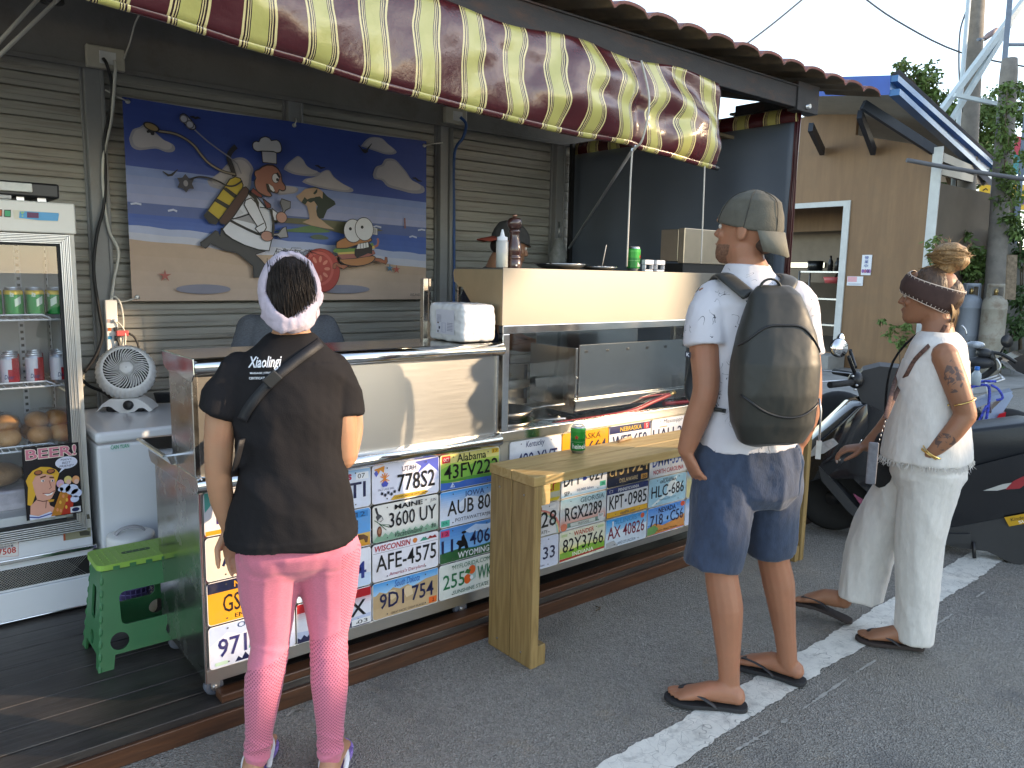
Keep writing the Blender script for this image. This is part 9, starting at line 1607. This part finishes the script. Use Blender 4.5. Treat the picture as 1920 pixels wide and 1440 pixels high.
def board(px, name, label, draw, base=C('#d8b63a')):
 p = [Vector(v) for v in px]; mb = MB(); A = Plane(mb, p[3], p[2] - p[3], p[0] - p[3], (p[2] - p[3]).cross(p[0] - p[3]), .006); mb.prism([(0, 0), (1, 0), (1, 1), (0, 1)], A.o, A.u, A.v, A.n * -.06, 0, base); A.rect(0, 1, 0, 1, base); draw(A); tagm(mb, name, PRINT, label, 'sign')
board([(21.591,5.735,4.057),(21.929,5.448,4.011),(21.867,5.373,3.327),(21.516,5.665,3.346)], 'shop_sign', 'yellow shop sign with red letter behind the ladder frame', lambda A: (A.text('J', .62, .9, .2, .85, C('#b8302c'), .06), A.ell(.3, .45, .06, .05, C('#a8402c'), 10), A.line([(.12, .78), (.3, .86), (.4, .8)], .05, C('#3a3a22'))))
board([(21.212,4.937,5.129),(21.793,4.443,5.053),(21.707,4.351,4.17),(21.123,4.842,4.22)], 'shop_sign', 'teal and red sign at the right edge above the yellow board', lambda A: (A.rect(0, 1, .5, 1, C('#a83048')),), C('#3a8a92')); board([(21.103,4.81,3.96),(21.707,4.303,3.91),(21.643,4.248,3.325),(21.047,4.743,3.349)], 'shop_sign', 'yellow board at the right edge under the teal sign', lambda A: (A.rect(.1, .4, .2, .4, C('#7a4fa0')),))
board([(22.471,6.198,3.404),(22.978,5.761,3.302),(22.916,5.714,2.77),(22.404,6.142,2.8)], 'shop_sign', 'white and blue patterned board under the yellow sign', lambda A: [A.rect(.1 + .22 * i, .2 + .22 * i, .1, .9 - .15 * (i % 2), C('#4a5fae')) for i in range(4)], C('#ccd0dc'))
a, b = map(Vector, [(12.952,2,1.973),(12.874,1.936,1.284)]); mb = MB(); mb.beam(a, b, .15, .03, up=(.6, .76, 0)); tagm(mb, 'plank_sign', mat('weathered_plank', (.20, .15, .10), rough=.9, var=.5, scale=20), 'weathered carved plank hanging on the ladder frame', 'sign')
mb = MB(); a, b = [(17.405,5.058,2.973),(17.593,4.808,2.456)]; mb.prism([(0, 0), (1, 0), (1, 1.6), (0, 1.6)], (a[0], a[1], b[2] - 1), (.30, -.25, 0), (0, 0, 1), (.05, .05, 0)); tagm(mb, 'gate_panel', PLY, 'tan panel standing before the white railing', 'panel')
# ---------------------------------------------------------------- unseen blockers added across the road to shade it and let one low beam through
HS = mat('pale_render', (.68, .65, .60), rough=.85, var=.1)
S2 = Vector((sin(SUN_AZ), cos(SUN_AZ), 0)); N2 = Vector((-cos(SUN_AZ), sin(SUN_AZ), 0))
def sun_blocker(s0, s1, h, label):  # unseen walled mass added to block the sun, heights set for the beam
 p = S2 * 22 + N2 * s0; t = thing('sun_blocker', label, 'sun_blocker', p, atan2(N2.y, N2.x)); w = s1 - s0; MB().box(0, w, -7, 0, 0, h).obj('walls', HS, t); MB().box(.02, w - .02, -7, .12, h + .002, h + .12).obj('parapet', CONC, t); mb = MB()
 for i in range(max(1, int(w / 2.4))):
  for z in (1.0, 3.8): mb.box(.5 + 2.4 * i, 1.6 + 2.4 * i, .002, .03, z, z + 1.4)
 mb.obj('windows', mat('dark_glass', (.03, .035, .04), rough=.1), t)
sun_blocker(-6, -.70, 8.9, 'added unseen tall pale sun blocker across the road, nearest to the stall'); sun_blocker(-.69, 1.6, 5.94, 'added unseen low pale sun blocker between two taller ones across the road'); sun_blocker(1.61, 16, 9.6, 'added unseen long tall pale sun blocker across the road, furthest from the stall')
t = thing('blocker_tree', 'added unseen leafy tree shading the beam above the low blocker across the road', 'tree', S2 * 21 + N2 * .5, atan2(N2.y, N2.x)); MB().tube([(2.6, .3, 0), (2.5, .2, 5), (1, 0, 8.5)], [.2, .16, .08], 8).obj('trunk', BARK, t); mb = MB(); random.seed(40)  # unseen crown added to cut off the top of the sun beam
for i in range(2600):
 s_ = random.uniform(-1.5, 1.7); z0 = (7.2 if s_ < .65 else 7.55) + .09 * noise.noise(Vector((s_ * 4, 0, 1))); o_ = Vector((s_, random.uniform(-.7, .7), z0 + abs(random.gauss(0, .95)))); u = Vector((random.uniform(-1, 1), random.uniform(-1, 1), random.uniform(-1, .6))).normalized(); w = u.orthogonal().normalized(); k_ = random.uniform(.2, .4); mb.add([o_, o_ + u * k_ * .5 + w * k_ * .25, o_ + u * k_, o_ + u * k_ * .5 - w * k_ * .25], [(0, 1, 2, 3)])
mb.obj('crown', LEAFD, t, fix=False)
